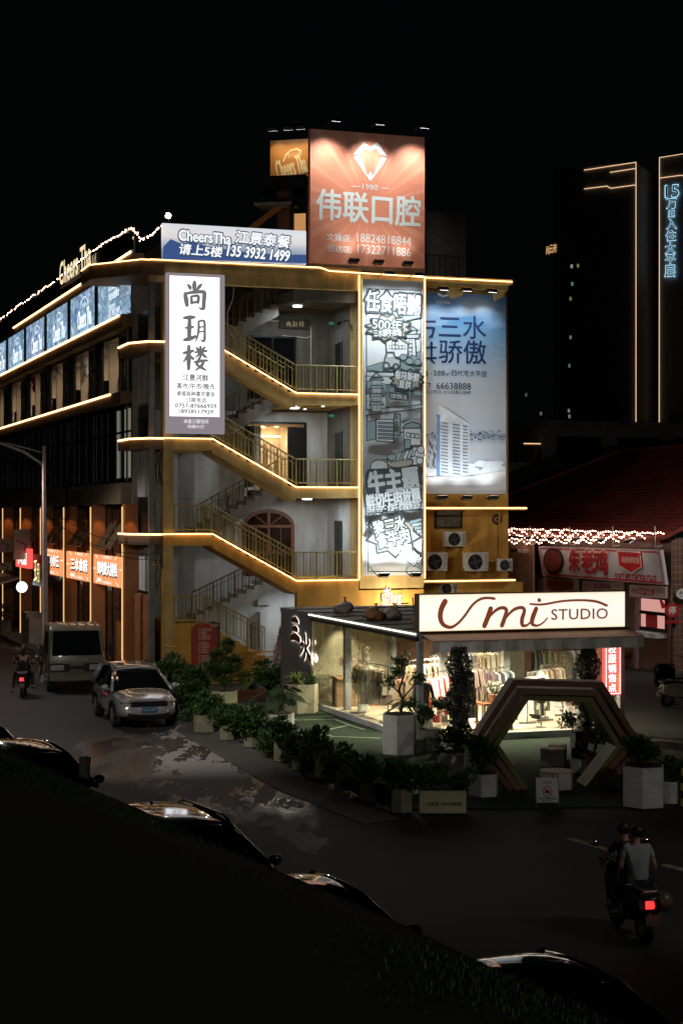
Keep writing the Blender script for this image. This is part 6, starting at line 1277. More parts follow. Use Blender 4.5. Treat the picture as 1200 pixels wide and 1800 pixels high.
# seated person
SIT = dict(pel=(-.02, 0, .0), bel=(.03, 0, .18), che=(.13, 0, .42), nec=(.2, 0, .57), hea=(.27, 0, .68), top=(.28, 0, .77), shL=(.16, .19, .50), shR=(.16, -.19, .50), elL=(.3, .24, .25), elR=(.3, -.22, .25), wrL=(.46, .07, .12), wrR=(.46, -.05, .11),
           hipL=(.05, .1, .02), hipR=(.05, -.1, .02), knL=(.47, .17, .02), knR=(.47, -.13, .02), anL=(.43, .16, -.40), anR=(.5, -.13, -.40), toL=(.57, .19, -.44), toR=(.64, -.14, -.44))
person("seated person in dark top and shorts leaning forward on the white stool", seatp+Vector((0, 0, .09)), R(-62), SIT, mat("dark_grey_top", (.02, .022, .028), .9), mat("black_shorts", (.02, .02, .02), .8), long_leg=False)
STAND = dict(pel=(0, 0, .95), bel=(0, 0, 1.1), che=(0, 0, 1.32), nec=(.01, 0, 1.5), hea=(.03, 0, 1.62), top=(.03, 0, 1.71), shL=(0, .19, 1.44), shR=(0, -.19, 1.44), elL=(.05, .25, 1.15), elR=(.05, -.25, 1.15), wrL=(.2, .2, .95), wrR=(.2, -.2, .95),
             hipL=(0, .1, .9), hipR=(0, -.1, .9), knL=(.02, .11, .5), knR=(.02, -.11, .5), anL=(0, .11, .09), anR=(0, -.11, .09), toL=(.14, .13, .04), toR=(.14, -.13, .04))
for k, (x, l) in enumerate(((2.75, "standing shopper at left of two behind the racks"), (3.45, "standing shopper at right of two behind the racks"))):
    person(l, K.pt(x, 8.1-k*.5, .14), K.a+R(200+k*60), STAND, (dkt, mat("maroon_top", (.1, .03, .03), .9))[k], jean, "long", group="shoppers inside the shop", sc=.95)
# ================================================================ RIGHT HAND RESTAURANT
RR = Fr(8.87, 76, -70.4)
rt = fthing("restaurant", "low restaurant with large dark red tiled roof behind the clothes shop", "building", RR, 0, 0, 0)
bt = mat("brown_wall_tile", (.15, .075, .06), .35, var=.25, scale=2)
B(-9, 10.9, 0, 10, 0, 5.2).build("wall", bt, rt)
mb = MB()
for k in range(28): mb.box(10.96+.0, 10.975, .02+k*.09, .03+k*.09, 0, 5.1)
B(10.901, 11.3, -.05, 6, 0, 5.2).build("tiled_pier", bt, rt)
g_ = MB()
for k in range(34): g_.box(11.30, 11.306, -.05+k*.18, -.035+k*.18, 0, 5.2)
for k in range(22): g_.box(11.30, 11.305, -.05, 6, .12+k*.235, .137+k*.235)
g_.build("tile_joints", mat("pale_yellow_joint", (.34, .27, .14), .8), rt)
rfm = mat("dark_red_roof_tile", (.16, .022, .018), .7, var=.35, scale=1.5, bump=.2)
mb = MB(); e0, e1, rz, ry = -12, 12.2, 9.3, 9
mb.add([(e0, -.9, 5.30), (e1, -.9, 5.30), (e1-1, ry, rz), (e0+3, ry, rz), (e0, -.9, 5.15), (e1, -.9, 5.15), (e1-1, ry, rz-.2), (e0+3, ry, rz-.2)], [(0, 1, 2, 3), (7, 6, 5, 4), (0, 4, 5, 1), (1, 5, 6, 2), (3, 2, 6, 7), (0, 3, 7, 4)])
for k in range(26): f_ = (k+.5)/26; y = -.9+f_*(ry+.9); z = 5.3+f_*(rz-5.3); mb.tube([(e0+3*f_, y, z+.01), (e1-1*f_, y, z+.01)], .035, 5)
mb.build("roof", rfm, rt); MB().tube([(e0+3, ry, rz+.05), (e1-1, ry, rz+.05)], .12, 8).tube([(e0, -.9, 5.33), (e0+3, ry, rz+.05)], .1, 8).build("ridge", rfm, rt)
zr_ = Z(880, 760, 3.75)
B(-1.2, 11, -.35, -.001, 5.0, 5.145).build("eave_beam", mat("red_eave", (.25, .05, .04), .6), rt)
wq = [RR.px(*p, -.02) for p in zr_((905, 1085), (1092, 1305))]; 
B(wq[0][0], wq[1][0], -.03, -.001, wq[1][1], wq[0][1]).build("lit_window", emi("pink_lit_window", (.85, .42, .36), .75), rt)
f_ = MB(); a0, z1, a1, z0 = wq[0][0], wq[0][1], wq[1][0], wq[1][1]
f_.box(a0-.1, a0+.05, -.09, -.031, z0-.1, z1+.1).box(a1-.05, a1+.08, -.09, -.031, z0-.1, z1+.1).box(a0, a1, -.089, -.032, z1-.03, z1+.1).box(a0, a1, -.089, -.032, z0-.1, z0+.04).box(a0, a1, -.088, -.033, (z0+z1)/2-.05, (z0+z1)/2+.08); f_.build("window_frame", black, rt)
MB().box(a0+.6, a1-.7, -.04, -.031, z0+.04, z0+.55).build("interior_silhouette", mat("red_counter", (.4, .03, .03), .6), rt)
MB().box(a0+.3, a1+.1, -.6, -.02, z0-.3, z0-.12).build("window_ledge", whitew, rt)
for a in (.4, 2.2, 4.2, 6.2): MB().box(a, a+1.3, -.03, -.002, 1.0, 2.75).build("shop_window", emi("dim_pink_window", (.5, .2, .16), .35), rt)
for a in (-.05, 2.95, 6.4, 8.6): B(a, a+.35, -.12, -.001, 0, 3.2).build("pilaster", mat("mauve_pilaster", (.25, .15, .15), .7), rt)
B(-3.5, .2, -.5, -.4, 0, 5.0).build("side_wall", mat("pale_pink_wall", (.5, .36, .28), .8), rt)  # white wall with the pink light on it put into its colour
B(-2.2, -.9, -.53, -.501, 0, 3.1).build("door", mat("dark_blue_door", (.03, .03, .05), .5), rt)
# slanted sign panel
sg = fthing("chicken_restaurant_sign", "slanted pale sign with hot pot picture, three red characters and a red badge", "sign", RR, 5.2, -.4, 3.6)
q = pxp(RR, zr_((245, 750), (1050, 775), (1085, 1005), (275, 945)), -.5); MB().prism(q, -.5, -.38).build("panel", mat("dim_white_sign", (.42, .41, .42), .5, var=.08), sg)
red = mat("dark_red_letter", (.36, .02, .025), .5); cream = mat("cream_outline", (.6, .5, .42), .6)
ins = pxp(RR, zr_((258, 775), (262, 765), (1025, 790), (1040, 805), (1068, 985), (1060, 993), (300, 935), (285, 925)), -.5); mb = MB(); mb.line(ins, .07, -.504, True)
mb.tpx(RR, "DON'T MISS CHICKEN STAGE", *zr_((748, 935))[0], *zr_((1022, 985))[0], -.505, .04, 0, -.0); mb.build("lettering", red, sg)
ro, rc = MB(), MB()
for ch, r in (("朱", (442, 768, 522, 925)), ("老", (525, 772, 612, 930)), ("鸡", (606, 778, 704, 940))):
    p0, p1 = zr_(r[:2], r[2:]); ro.tpx(RR, ch, *p0, *p1, -.52, .1); rc.tpx(RR, ch, p0[0]+1, p0[1]+1.5, p1[0]-1, p1[1]-1.5, -.55, .05)
ro.build("letter_outline", cream, sg); rc.build("lettering", red, sg)
pc = RR.px(*zr_((350, 848))[0], -.5); MB().prism([(pc[0]+.95*math.cos(k*.2618), pc[1]+.56*math.sin(k*.2618)) for k in range(24)], -.56, -.501).build("hot_pot_rim", mat("pot_black", (.03, .025, .02), .4), sg)
MB().prism([(pc[0]+.78*math.cos(k*.2618), pc[1]+.45*math.sin(k*.2618)) for k in range(24)], -.575, -.561).build("hot_pot_food", mat("pot_food", (.2, .05, .03), .5, var=.9, scale=6), sg)
bq = pxp(RR, zr_((768, 782), (918, 790), (930, 885), (862, 928), (782, 880)), -.55); MB().prism(bq, -.58, -.501).build("badge", mat("bright_red_badge", (.5, .02, .03), .4), sg)
mb = MB(); mb.tpx(RR, "鸡煲研究所", *zr_((792, 820))[0], *zr_((910, 862))[0], -.585, .02); mb.line(bq, .05, -.583, True); mb.build("badge_lettering", cream, sg)
for k, (a, t_, r) in enumerate((("first", "高腸鸡煲·特色啫煲", (278, 960, 502, 1052)), ("second", "食过翻寻味", (535, 980, 798, 1050)), ("third", "江边士多", (845, 1005, 1082, 1092)))):
    s_ = fthing("small_signboard", a+" small pinkish signboard from the left under the slanted sign", "sign", RR, 1.5+3*k, -.2, 3.0, "small boards under the slanted sign")
    p0, p1 = zr_(r[:2], r[2:]); q = pxp(RR, (p0, (p1[0], p0[1]+1+k), (p1[0], p1[1]+1), (p0[0], p1[1]-2)), -.2); MB().prism(q, -.2, -.1).build("panel", mat("pinkish_board", (.45, .33, .32), .6), s_)
    mb = MB(); mb.tpx(RR, t_, p0[0]+(p1[0]-p0[0])*(.08 if k == 0 else .28), p0[1]+5, p1[0]-(p1[0]-p0[0])*(.1 if k == 0 else .3), p1[1]-5, -.206, .03)
    if k: mb.tpx(RR, ("品尝好鸡", "欢迎光临")[k-1], p0[0]+4, p0[1]+6, p0[0]+15, p1[1]-8, -.206, .0); mb.tpx(RR, ("鲜香嫩滑", "好味")[k-1], p1[0]-15, p0[1]+6, p1[0]-4, p1[1]-8, -.206, .0)
    mb.build("lettering", red, s_)
for k in range(5): fthing_ = flood(RR, 1.1+k*2.2, -1.1, 5.05, (1.1+k*2.2, -.5, 3.9), 7, ("first", "second", "third", "fourth", "fifth")[k]+" dark lamp from the left over the slanted sign", "lamps over the slanted sign", -.4, (1, .8, .7), 100, 2.)
# bulb net under the eave
bulbm = emi("pink_warm_bulb", (1, .52, .34), 20); bmesh_ = MB().ball((0, 0, 0), .026, 6, 4).mesh("bulb", bulbm)
def bulbs(name, label, pts, parent_loc, group, n_=None):
    t = thing(name, label, "string lights", parent_loc, 0, group); MB().tube([Vector(p)-Vector(parent_loc) for p in pts], .006, 4).build("wire", dark, t); ORG[t] = (0, 0, 0)
    for p in pts[::1]:
        o = bpy.data.objects.new("bulb", bmesh_); C.objects.link(o); o.parent = t; o.location = Vector(p)-Vector(parent_loc)+Vector((0, 0, -.04))
    return t
rr = random.Random(11)
def rpt(x, y, b=-1.0): a, z = RR.px(x, y, b); return RR.pt(a, b, z)
for k in range(4):
    pts = []
    x0, x1 = (885, 885, 886, 890)[k], (1165, 1132, 1095, 1060)[k]
    for i in range((62, 56, 48, 40)[k]):
        f_ = i/((62, 56, 48, 40)[k]-1); x = x0+(x1-x0)*f_; y = 928+8*f_+(0, 8, 15, 22)[k]*(1-.35*f_)+(1., 3.6, 4, 3.5)[k]*math.sin(i*1.25+k*1.3)+rr.uniform(-1.2, 1.2)
        pts.append(rpt(x, y, -1.0-.04*k))
    bulbs("string_lights", ("topmost nearly straight", "second zigzag", "third deeper zigzag", "lowest short zigzag")[k]+" string of warm bulbs under the red roof", pts, rpt(x0, 929), "strings of bulbs under the red roof")
for x in (930, 1000, 1076, 1150):
    p = rpt(x, 927, -1.05); t = thing("bulb_bracket", "thin white bracket holding the bulb strings at "+{930: "the left end", 1000: "the hot pot picture", 1076: "the red characters", 1150: "the right end"}[x], "bracket", p, 0, "brackets holding the bulb strings"); MB().tube([(0, 0, .05), (.02, 0, -.75), (.3, .1, -.7)], .025, 5).build("arm", acw, t)
# stop sign, oval sign, cctv, chairs, dark planter, bikes, cone, bollard
t = fthing("stop_sign", "red octagonal sign with white character on the tiled pier", "sign", RR, 11.32, .3, 2.0)
SF = Fr(*RR.pt(11.45, .2)[:2], 10); c_ = SF.px(1180, 1073); ORG[t] = (0, 0, 0); t.location = SF.pt(0, 0, 0); t.rotation_euler = (0, 0, SF.a)
MB().prism([(c_[0]+.3*math.cos(R(22.5+45*k)), c_[1]+.3*math.sin(R(22.5+45*k))) for k in range(8)], -.03, 0).build("panel", mat("bright_red_badge", (.5, .02, .03), .4), t)
MB().text("停", c_[0], c_[1], .3, .32, -.035, .03).build("lettering", whitep, t); p = SF.px(1160, 1062); MB().prism([(p[0]-.06, p[1]+.2), (p[0]+.05, p[1]+.16), (p[0]+.22, p[1]-.12), (p[0]+.05, p[1]-.18)], -.025, -.001).build("pointer", mat("bright_red_badge", (.5, .02, .03), .4), t)
p = SF.px(1180, 1093); MB().box(p[0]-.27, p[0]+.27, -.03, 0, p[1]-.07, p[1]+.07).build("name_plate", red, t); MB().tube([(c_[0], .03, 0), (c_[0], .03, c_[1]+.2)], .03).build("post", dark, t)
t = thing("oval_sign", "pale oval sign with grey letters at the right edge on the tiled pier", "sign", SF.pt(0, 0, 0), SF.a); c_ = SF.px(1198, 1044); MB().prism([(c_[0]+.26*math.cos(k*.3142), c_[1]+.2*math.sin(k*.3142)) for k in range(20)], -.08, -.02).build("panel", whitep, t); mb = MB(); mb.text("聚福", c_[0]-.02, c_[1]+.04, .26, .13, -.085, .0); mb.text("CHICKEN", c_[0], c_[1]-.09, .26, .05, -.085, 0); mb.build("lettering", dark, t); MB().tube([(c_[0], -.02, c_[1]), (c_[0], .3, c_[1])], .02).build("bracket", dark, t)
t = fthing("cctv_camera", "pair of small cameras on an arm over the pale pink wall", "camera", RR, -1.0, -.5, 4.6); p = RR.px(890, 972, -.7); p2 = RR.px(925, 968, -.7); MB().tube([(p[0], -.5, p[1]-.3), (p[0]+.2, -.7, p[1]), (p2[0], -.7, p2[1])], .02).build("arm", acw, t)
for f_ in (.4, .75, .95): a = p[0]+(p2[0]-p[0])*f_; MB().box(a-.1, a+.1, -.85, -.6, p[1]+.05, p[1]+.2).build("camera_body", acw if f_ > .5 else black, t, False, .02)
for k, x in enumerate((1146, 1162)):
    g = gnd(x, 1158); t = thing("plastic_chair", ("bright red plastic chair left of its pair", "dull red plastic chair right of its pair")[k]+" by the restaurant window", "chair", g, R(200), "red chairs by the restaurant"); rc_ = mat(("red_plastic", "dull_red_plastic")[k], ((.5, .02, .02), (.25, .05, .045))[k], .4)
    MB().box(-.22, .22, -.22, .22, .42, .46).build("seat", rc_, t, False, .02); MB().add([(-.22, .22, .46), (.22, .22, .46), (.2, .32, .9), (-.2, .32, .9), (-.22, .25, .46), (.22, .25, .46), (.2, .35, .9), (-.2, .35, .9)], [(0, 1, 2, 3), (7, 6, 5, 4), (3, 2, 6, 7), (0, 3, 7, 4), (1, 5, 6, 2)]).build("backrest", rc_, t)
    for sx in (-1, 1):
        for sy in (-1, 1): MB().tube([(sx*.19, sy*.19, .42), (sx*.22, sy*.23, 0)], .018).build("leg", dark, t)
g = gnd(1168, 1178); t = thing("black_planter", "dark square planter with low shrubs in front of the tiled pier", "planter", g+Vector((0, .5, 0)), R(19)); MB().box(-.5, .5, -.45, .45, .02, .62).build("tub", black, t, False, .02); MB().box(-.45, .45, -.4, .4, .621, .63).build("soil", soil, t)
oplant("shrub", "dim round shrub in the dark square planter", "shrub", g+Vector((0, .5, .6)), FM["shrub"][1], None, 1.2)
sm_ = mat("pale_scooter_paint", (.4, .36, .28), .3, coat=.6)
g = gnd(1188, 1245); scooter("pale scooter parked at the right edge beside the yellow cone", g+Vector((.3, .5, 0)), R(20), sm_, False, "scooters"); g = gnd(1168, 1210); scooter("second scooter parked behind the pale one", g+Vector((.45, .6, 0)), R(20), black, False, "scooters")
g = gnd(1180, 1238); t = thing("traffic_cone", "yellow wet floor style cone with dark lettering at the right", "cone", g); MB().lathe([(.13, .02), (.1, .1), (.04, .62), (.02, .66), (0, .66)], 4).build("body", mat("yellow_plastic", (.5, .42, .05), .5), t); MB().box(-.17, .17, -.17, .17, 0, .03).build("base", black, t); MB().lathe([(.06, .5), (.03, .68), (0, .69)], 4).build("tip", black, t)
mb = MB()
for k, ch in enumerate("禁止停车"): mb.text(ch, 0, .42-.09*k, .07, .075, -.085+.012*(3-k)*.5, .02)
mb.build("lettering", dark, t)
g = gnd(1197, 1418); t = thing("bollard", "black and yellow banded bollard at the right edge of the plaza", "bollard", g+Vector((.03, 0, 0)))
for k in range(5): MB().lathe([(.055, .02+k*.16), (.055, .02+(k+1)*.16)], 12).build("band", (mat("yellow_plastic", (.5, .42, .05), .5), black)[k % 2], t, True)
MB().lathe([(.056, .82), (.04, .86), (0, .87)], 12).build("cap", black, t); MB().lathe([(.1, 0), (.1, .02), (0, .021)], 12).build("base", dark, t)
# far low building and the two towers
FB = Fr(14, 104, 18.9); t = fthing("back_building", "dim grey building with dark windows rising behind the red roof", "building", FB, 5, 0, 0)
B(-2, 16, 0, 10, 0, 11.4).build("wall", mat("dim_grey_render", (.22, .2, .18), .85, var=.2), t); B(-2.3, 16.3, -.3, 10.3, 11.4, 11.75).build("roof", conc, t)
for k in range(4): B(-1.0+k*4.1, 2.0+k*4.1, -.03, -.002, 9.2, 10.8).build("window", dkglass, t)
B(9.5, 12, -.2, 5, 11.75, 12.6).build("parapet", conc, t)
rl_ = fthing("roof_terrace", "dim terrace railing with a short lit strip beside the blue billboard", "railing", FB, -6, 0, 0); B(-6.5, -2.05, 0, 8, 0, 9.2).build("terrace_wall", mat("dim_grey_render", (.22, .2, .18), .85), rl_); rail([(-6.5, 9.2), (-2.1, 9.2)], .05, rl_, 1.0, .25, dark); B(-3.2, -2.1, -.06, 0, 10.3, 10.36).build("light_strip", emi("dim_warm_strip", (1, .6, .3), 1.2), rl_)
tm = mat("night_tower_facade", (.3, .3, .32), .6); TLED = emi("tower_led", (1, .62, .34), 1.5)
TW = Fr(31, 250, -24)
t1 = fthing("residential_tower", "dark tower with thin warm outline on its right edge", "tower", TW, 0, 0, 0, "outlined residential towers")
aR = TW.px(1117, 0)[0]; zt = TW.px(1117, 285)[1]; B(0, aR, 0, 14, 0, zt).build("facade", tm, t1)
def tline(fr, p, q, t, th=.075):
    a0, z0 = fr.px(*p, -.1); a1, z1 = fr.px(*q, -.1); MB().tube([(a0, -.1, z0), (a1, -.1, z1)], th/2, 6).build("outline_strip", TLED, t)
tline(TW, (1117, 285), (1117, 752), t1); tline(TW, (1026, 299), (1117, 285), t1); tline(TW, (1071, 303), (1116, 296), t1); tline(TW, (1026, 332), (1066, 327), t1); tline(TW, (1066, 327), (1072, 331), t1); tline(TW, (1072, 331), (1116, 325), t1)
mb = MB()
for k, ch in enumerate("尚云府"): a, z = TW.px(960+6.2*k+2, 440-2*k, -.1); mb.text(ch, a, z, .5, 1.25, -.1, .0)
mb.build("lettering", emi("amber_tower_letter", (1, .6, .25), .9), t1)
for x, y, c_ in ((1004, 468, (.6, .8, .8)), (1005, 499, (.3, .5, .6)), (1002, 525, (.5, .4, .1)), (1002, 593, (.4, .4, .4)), (1000, 643, (.2, .35, .4)), (999, 722, (.5, .45, .35)), (1000, 732, (.5, .45, .35)), (950, 727, (.3, .3, .3)), (1015, 467, (.5, .4, .2)), (924, 694, (.2, .2, .2))):
    a, z = TW.px(x, y, -.02); MB().box(a-.16, a+.16, -.03, -.002, z-.25, z+.25).build("lit_window", emi("lit_window_%d" % (x*1000+y), c_, .35), t1)
TX = Fr(47.0, 250, -24); aL = TX.px(1158, 0)[0]; zt = TX.px(1158, 277)[1]
t2 = fthing("residential_tower", "dark tower carrying the vertical blue white neon text", "tower", TX, aL, 0, 0, "outlined residential towers"); B(aL, aL+14, 0, 14, 0, zt).build("facade", tm, t2)
tline(TX, (1158, 277), (1157.5, 748), t2); tline(TX, (1158, 277), (1215, 268), t2); tline(TX, (1158, 313), (1196, 308), t2); tline(TX, (1196, 308), (1210, 311), t2)
vt = fthing("neon_text", "vertical blue white outlined neon characters on the right tower", "sign", TX, aL+1.5, -.3, zt-20); mo, mi = MB(), MB()
for ch, y0, y1, x0, x1 in (("15", 325, 347, 1168, 1192), ("万", 349, 367, 1170, 1188), ("起", 369, 382, 1173, 1185), ("入", 384, 403, 1170, 1188), ("住", 405, 424, 1169, 1187), ("大", 426, 446, 1168, 1186), ("平", 447, 464, 1168, 1186), ("层", 466, 487, 1167, 1186)):
    mo.tpx(TX, ch, x0, y0, x1, y1, -.32, .03); mi.tpx(TX, ch, x0+.8, y0+.8, x1-.8, y1-.8, -.40, .0)
mo.build("neon_outline", emi("blue_white_neon", (.45, .8, 1), 1.1), vt); mi.build("letter_face", mat("dark_letter_face", (.02, .03, .04), .6), vt)
# ================================================================ AIR CONDITIONERS AND SMALL BUILDING FIXTURES
def ac(x0, y0, x1, y1, b, label, side=False, bracket=False):
    (a0, z1), (a1, z0) = F.px(x0, y0, b), F.px(x1, y1, b); t = fthing("air_conditioner", label, "air conditioner", F, (a0+a1)/2, b, z0, "outdoor units on the ochre wall")
    B(a0, a1, b, b+.32, z0+.03, z1).build("casing", acw, t, False, .02); c_ = (a0+(a1-a0)*.42, (z0+z1)/2); r_ = min(a1-a0, z1-z0)*.4
    MB().prism([(c_[0]+r_*math.cos(k*.3142), c_[1]+r_*math.sin(k*.3142)) for k in range(20)], b-.012, b-.001).build("fan_grille", black, t)
    fb = MB()
    for k in range(4): fb.line([(c_[0]+.08*r_*math.cos(k*1.57), c_[1]+.08*r_*math.sin(k*1.57)), (c_[0]+.85*r_*math.cos(k*1.57+.3), c_[1]+.85*r_*math.sin(k*1.57+.3))], r_*.3, b-.015)
    for k in range(1, 4): fb.line([(c_[0]+r_*k/3.2*math.cos(j*.4488), c_[1]+r_*k/3.2*math.sin(j*.4488)) for j in range(14)], .008, b-.02, True)
    fb.build("fan_blades", mat("dark_fan", (.05, .05, .05), .5), t)
    for k in range(7): B(a1-.16, a1-.03, b-.008, b-.001, z0+.1+k*(z1-z0-.15)/7, z0+.12+k*(z1-z0-.15)/7).build("louvre", dark, t)
    for x in (a0+.12, a1-.12): B(x-.03, x+.03, b+.02, b+.3, z0, z0+.03).build("foot", dark, t)
    if bracket:
        for x in (a0+.15, a1-.15): MB().tube([(x, V-.01, z0-.02), (x, b+.02, z0-.02)], .02).tube([(x, V-.01, z0-.28), (x, b+.1, z0-.03)], .02).build("bracket", dark, t)
ac(783, 934, 819, 962, V-.45, "outdoor unit on brackets below the small window", bracket=True); ac(748, 971, 786, 1005, V-.6, "outdoor unit on the ledge left of its row"); ac(818, 971, 858, 1005, V-.6, "outdoor unit on the ledge in the middle of its row"); ac(876, 982, 901, 1005, V-.6, "small outdoor unit at the right end of the ledge"); ac(771, 1024, 804, 1046, V-.5, "outdoor unit half hidden behind the script sign")
t = fthing("wall_fan", "black wall fan high on the top landing's side wall", "fan", F, 7.3, 1.3, 13.2); c_ = (7.0, 1.1, 13.3); MB().tube([(7.43, 1.3, 13.45), (7.2, 1.2, 13.4), c_], .025).build("arm", black, t)
fm_ = MB()
for r_ in (.1, .2, .28): fm_.tube([(c_[0]-.03, c_[1]+r_*math.cos(k*.3142), c_[2]+r_*math.sin(k*.3142)) for k in range(21)], .01, 4)
fm_.xf(Matrix.Translation(c_) @ Matrix.Rotation(R(40), 4, 'Y') @ Matrix.Rotation(R(35), 4, 'Z') @ Matrix.Translation(-Vector(c_))); fm_.build("guard", black, t); MB().ball(c_, .09, 10, 8).build("motor", black, t, True)
for k, z in enumerate((13.4, 9.85)):
    t = fthing("exit_sign", ("green exit sign near the top landing's fan", "green exit sign over the middle landing")[k], "sign", F, 7.1, 2.4, z, "green exit signs"); B(7.05, 7.25, 2.4, 2.44, z, z+.1).build("panel", emi("exit_green", (.1, .6, .35), .25), t); MB().tube([(7.15, 2.42, z+.16), (7.15, 2.42, z+.5)], .01).build("hanger", dark, t)
t = fthing("framed_poster", "blue framed poster on the white wall under the lowest landing", "poster", F, 6.5, SD, 2.4); p0, p1 = F.px(575, 1043, SD-.05), F.px(628, 1068, SD-.05); B(p0[0], p1[0], SD-.06, SD-.002, p1[1], p0[1]).build("frame", dark, t); B(p0[0]+.06, p1[0]-.06, SD-.065, SD-.061, p1[1]+.05, p0[1]-.05).build("print", printmat("lake_poster_print", [(0, (.3, .4, .45)), (.5, (.45, .55, .6)), (1, (.25, .4, .5))], 'Z', .7, (1, 1, 2), emis=.25, scale=3), t)
# ================================================================ WING: SCREENS, SHOP SIGNS, STREET LAMP
def collage(seed):
    m = bpy.data.materials.new("poster_collage"); m.use_nodes = True; nt = m.node_tree; nt.nodes.clear(); N = nt.nodes; L = nt.links
    tc = N.new("ShaderNodeTexCoord"); mp = N.new("ShaderNodeMapping"); mp.inputs["Location"].default_value = (seed*7.3, seed*3.1, seed*5.7); L.new(tc.outputs["Object"], mp.inputs[0])
    v = N.new("ShaderNodeTexVoronoi"); v.inputs["Scale"].default_value = 1.3; L.new(mp.outputs[0], v.inputs["Vector"]); n = N.new("ShaderNodeTexNoise"); n.inputs["Scale"].default_value = 2.2; n.inputs["Detail"].default_value = 9; n.inputs["Roughness"].default_value = .75; n.inputs["Distortion"].default_value = 1.2; L.new(mp.outputs[0], n.inputs["Vector"])
    r = N.new("ShaderNodeValToRGB"); e = r.color_ramp.elements; e[0].position = .36; e[0].color = (.025, .05, .085, 1); e[1].position = .66; e[1].color = (.40, .54, .68, 1); q = e.new(.5); q.color = (.1, .18, .27, 1); L.new(n.outputs["Fac"], r.inputs[0])
    hs = N.new("ShaderNodeMix"); hs.data_type = 'RGBA'; hs.inputs["Factor"].default_value = .04; L.new(r.outputs[0], hs.inputs["A"]); L.new(v.outputs["Color"], hs.inputs["B"])
    em_ = N.new("ShaderNodeEmission"); em_.inputs[1].default_value = 1.7; L.new(hs.outputs["Result"], em_.inputs[0]); o = N.new("ShaderNodeOutputMaterial"); L.new(em_.outputs[0], o.inputs[0]); return m
od8 = ["nearest", "second", "third", "fourth", "fifth", "sixth", "seventh"]
wl_ = emi("screen_white_letter", (.85, .95, 1), 1.3); tr_ = emi("screen_plate_ring", (.35, .42, .46), .8)
for i in range(7):
    e = -.02-BAY*i; t = fthing("poster_screen", od8[i]+" backlit food poster in the row under the wing roof, counted from the corner", "screen", W, e-2.9, -.1, 13.62, "backlit posters on the wing"); cm = collage(i)
    B(e-5.66, e-.22, -.1, .045, 13.68, 15.45).build("panel", cm, t); MB().box(e-5.72, e-5.661, -.16, .045, 13.62, 15.48).box(e-.219, e-.16, -.16, .045, 13.62, 15.48).build("frame", black, t); mb = MB(); rg_ = MB(); rr = random.Random(i)
    if i: 
        mb.text("Cheers Tha", e-2.6, 14.35, 2.9, .75, -.106, .03, 0, .0); mb.line([(e-2.6+.75*math.cos(a), 14.8+.42*math.sin(a)) for a in [math.pi*k/12 for k in range(13)]], .04, -.107); mb.text("泰式小馆", e-2.6, 14.9, .8, .16, -.107, .01)
        mb.line([(e-5.7, 13.8), (e-.3, 13.8)], .012, -.107)
    else:
        mb.text("江景泰餐", e-3.0, 15.0, 1.2, .3, -.106, .02); mb.text("欢迎光临泰餐馆", e-2.7, 14.62, 1.9, .28, -.106, .02); mb.text("订座热线", e-3.0, 14.2, 1.3, .22, -.106, .01); mb.text("135 3932 1499", e-2.6, 13.95, 2.2, .26, -.106, .02)
    for k in range(7):
        cx_, cz_, r_ = e-rr.uniform(.6, 5.2), rr.uniform(13.9, 15.2), rr.uniform(.2, .42)
        if abs(cx_-(e-2.6)) < 1.4: continue
        rg_.line([(cx_+r_*math.cos(j*.4488), cz_+r_*math.sin(j*.4488)) for j in range(14)], .05, -.103-.0002*k, True); rg_.line([(cx_+r_*.6*math.cos(j*.4488), cz_+r_*.6*math.sin(j*.4488)) for j in range(14)], .03, -.1031-.0002*k, True)
    mb.build("lettering", wl_, t); rg_.build("plate_print", tr_, t)
W2 = Fr(*W.pt(.02, -.1)[:2], 18.9-20); t = fthing("corner_screen", "narrow poster screen turning the corner beside the nearest backlit poster", "screen", F, -.9, 3.1, 13.6); B(-.95, -.55, 3.0, 3.05, 13.64, 15.3).build("panel", collage(9), t)
mb = MB()
for k in range(3): mb.line([(-.75+.16*math.cos(j*.5236), 13.95+k*.5+.2*math.sin(j*.5236)) for j in range(12)], .035, 2.995, True)
mb.build("plate_print", tr_, t)
# burst shop sign in three lengths
for i in range(3):
    e = bays[i]+.15; L_ = BAY-.1; t = fthing("burst_shop_sign", ("right", "middle", "left")[i]+" length of the bright orange sign with white rays over the shop fronts", "sign", W, e-L_/2, -.33, 3.35, "lengths of the orange ray sign")
    B(e-L_, e, -.33, -.2, 3.35, 4.5).build("panel", emi("orange_sign_print", (1, .38, .15), 1.0), t); mb, mw, mk_ = MB(), MB(), MB(); rr = random.Random(i)
    cx_ = e-L_*(.5, .45, .55)[i]; cz_ = 3.95
    for k in range(22):
        a = k*.2856+rr.uniform(-.05, .05); dx, dz = math.cos(a), math.sin(a)
        tt = min((L_*.48)/max(.01, abs(dx)), .55/max(.01, abs(dz))); t0 = tt*.72
        mb.poly([(cx_+dx*t0, cz_+dz*t0), (cx_+dx*tt-dz*.1, cz_+dz*tt*.97+dx*.05), (cx_+dx*tt+dz*.1, cz_+dz*tt*.97-dx*.05)], -.334-.0003*k)
    s_ = ("鲜鸡煲大排档", "三水食府", "海鲜小炒王")[i]; mk_.text(s_, cx_+.05, cz_, L_*.62, .52, -.342, .06); mw.text(s_, cx_, cz_+.05, L_*.62, .5, -.348, .035); mw.text(("订座电话", "欢迎光临", "生猛海鲜")[i], cx_-L_*.25, cz_-.42, .9, .16, -.348, .01)
    mb.build("ray_print", emi("ray_white", (1, .85, .7), 1.1), t); mk_.build("letter_outline", black, t); mw.build("lettering", emi("white_shop_letter", (1, 1, 1), 1.7), t)
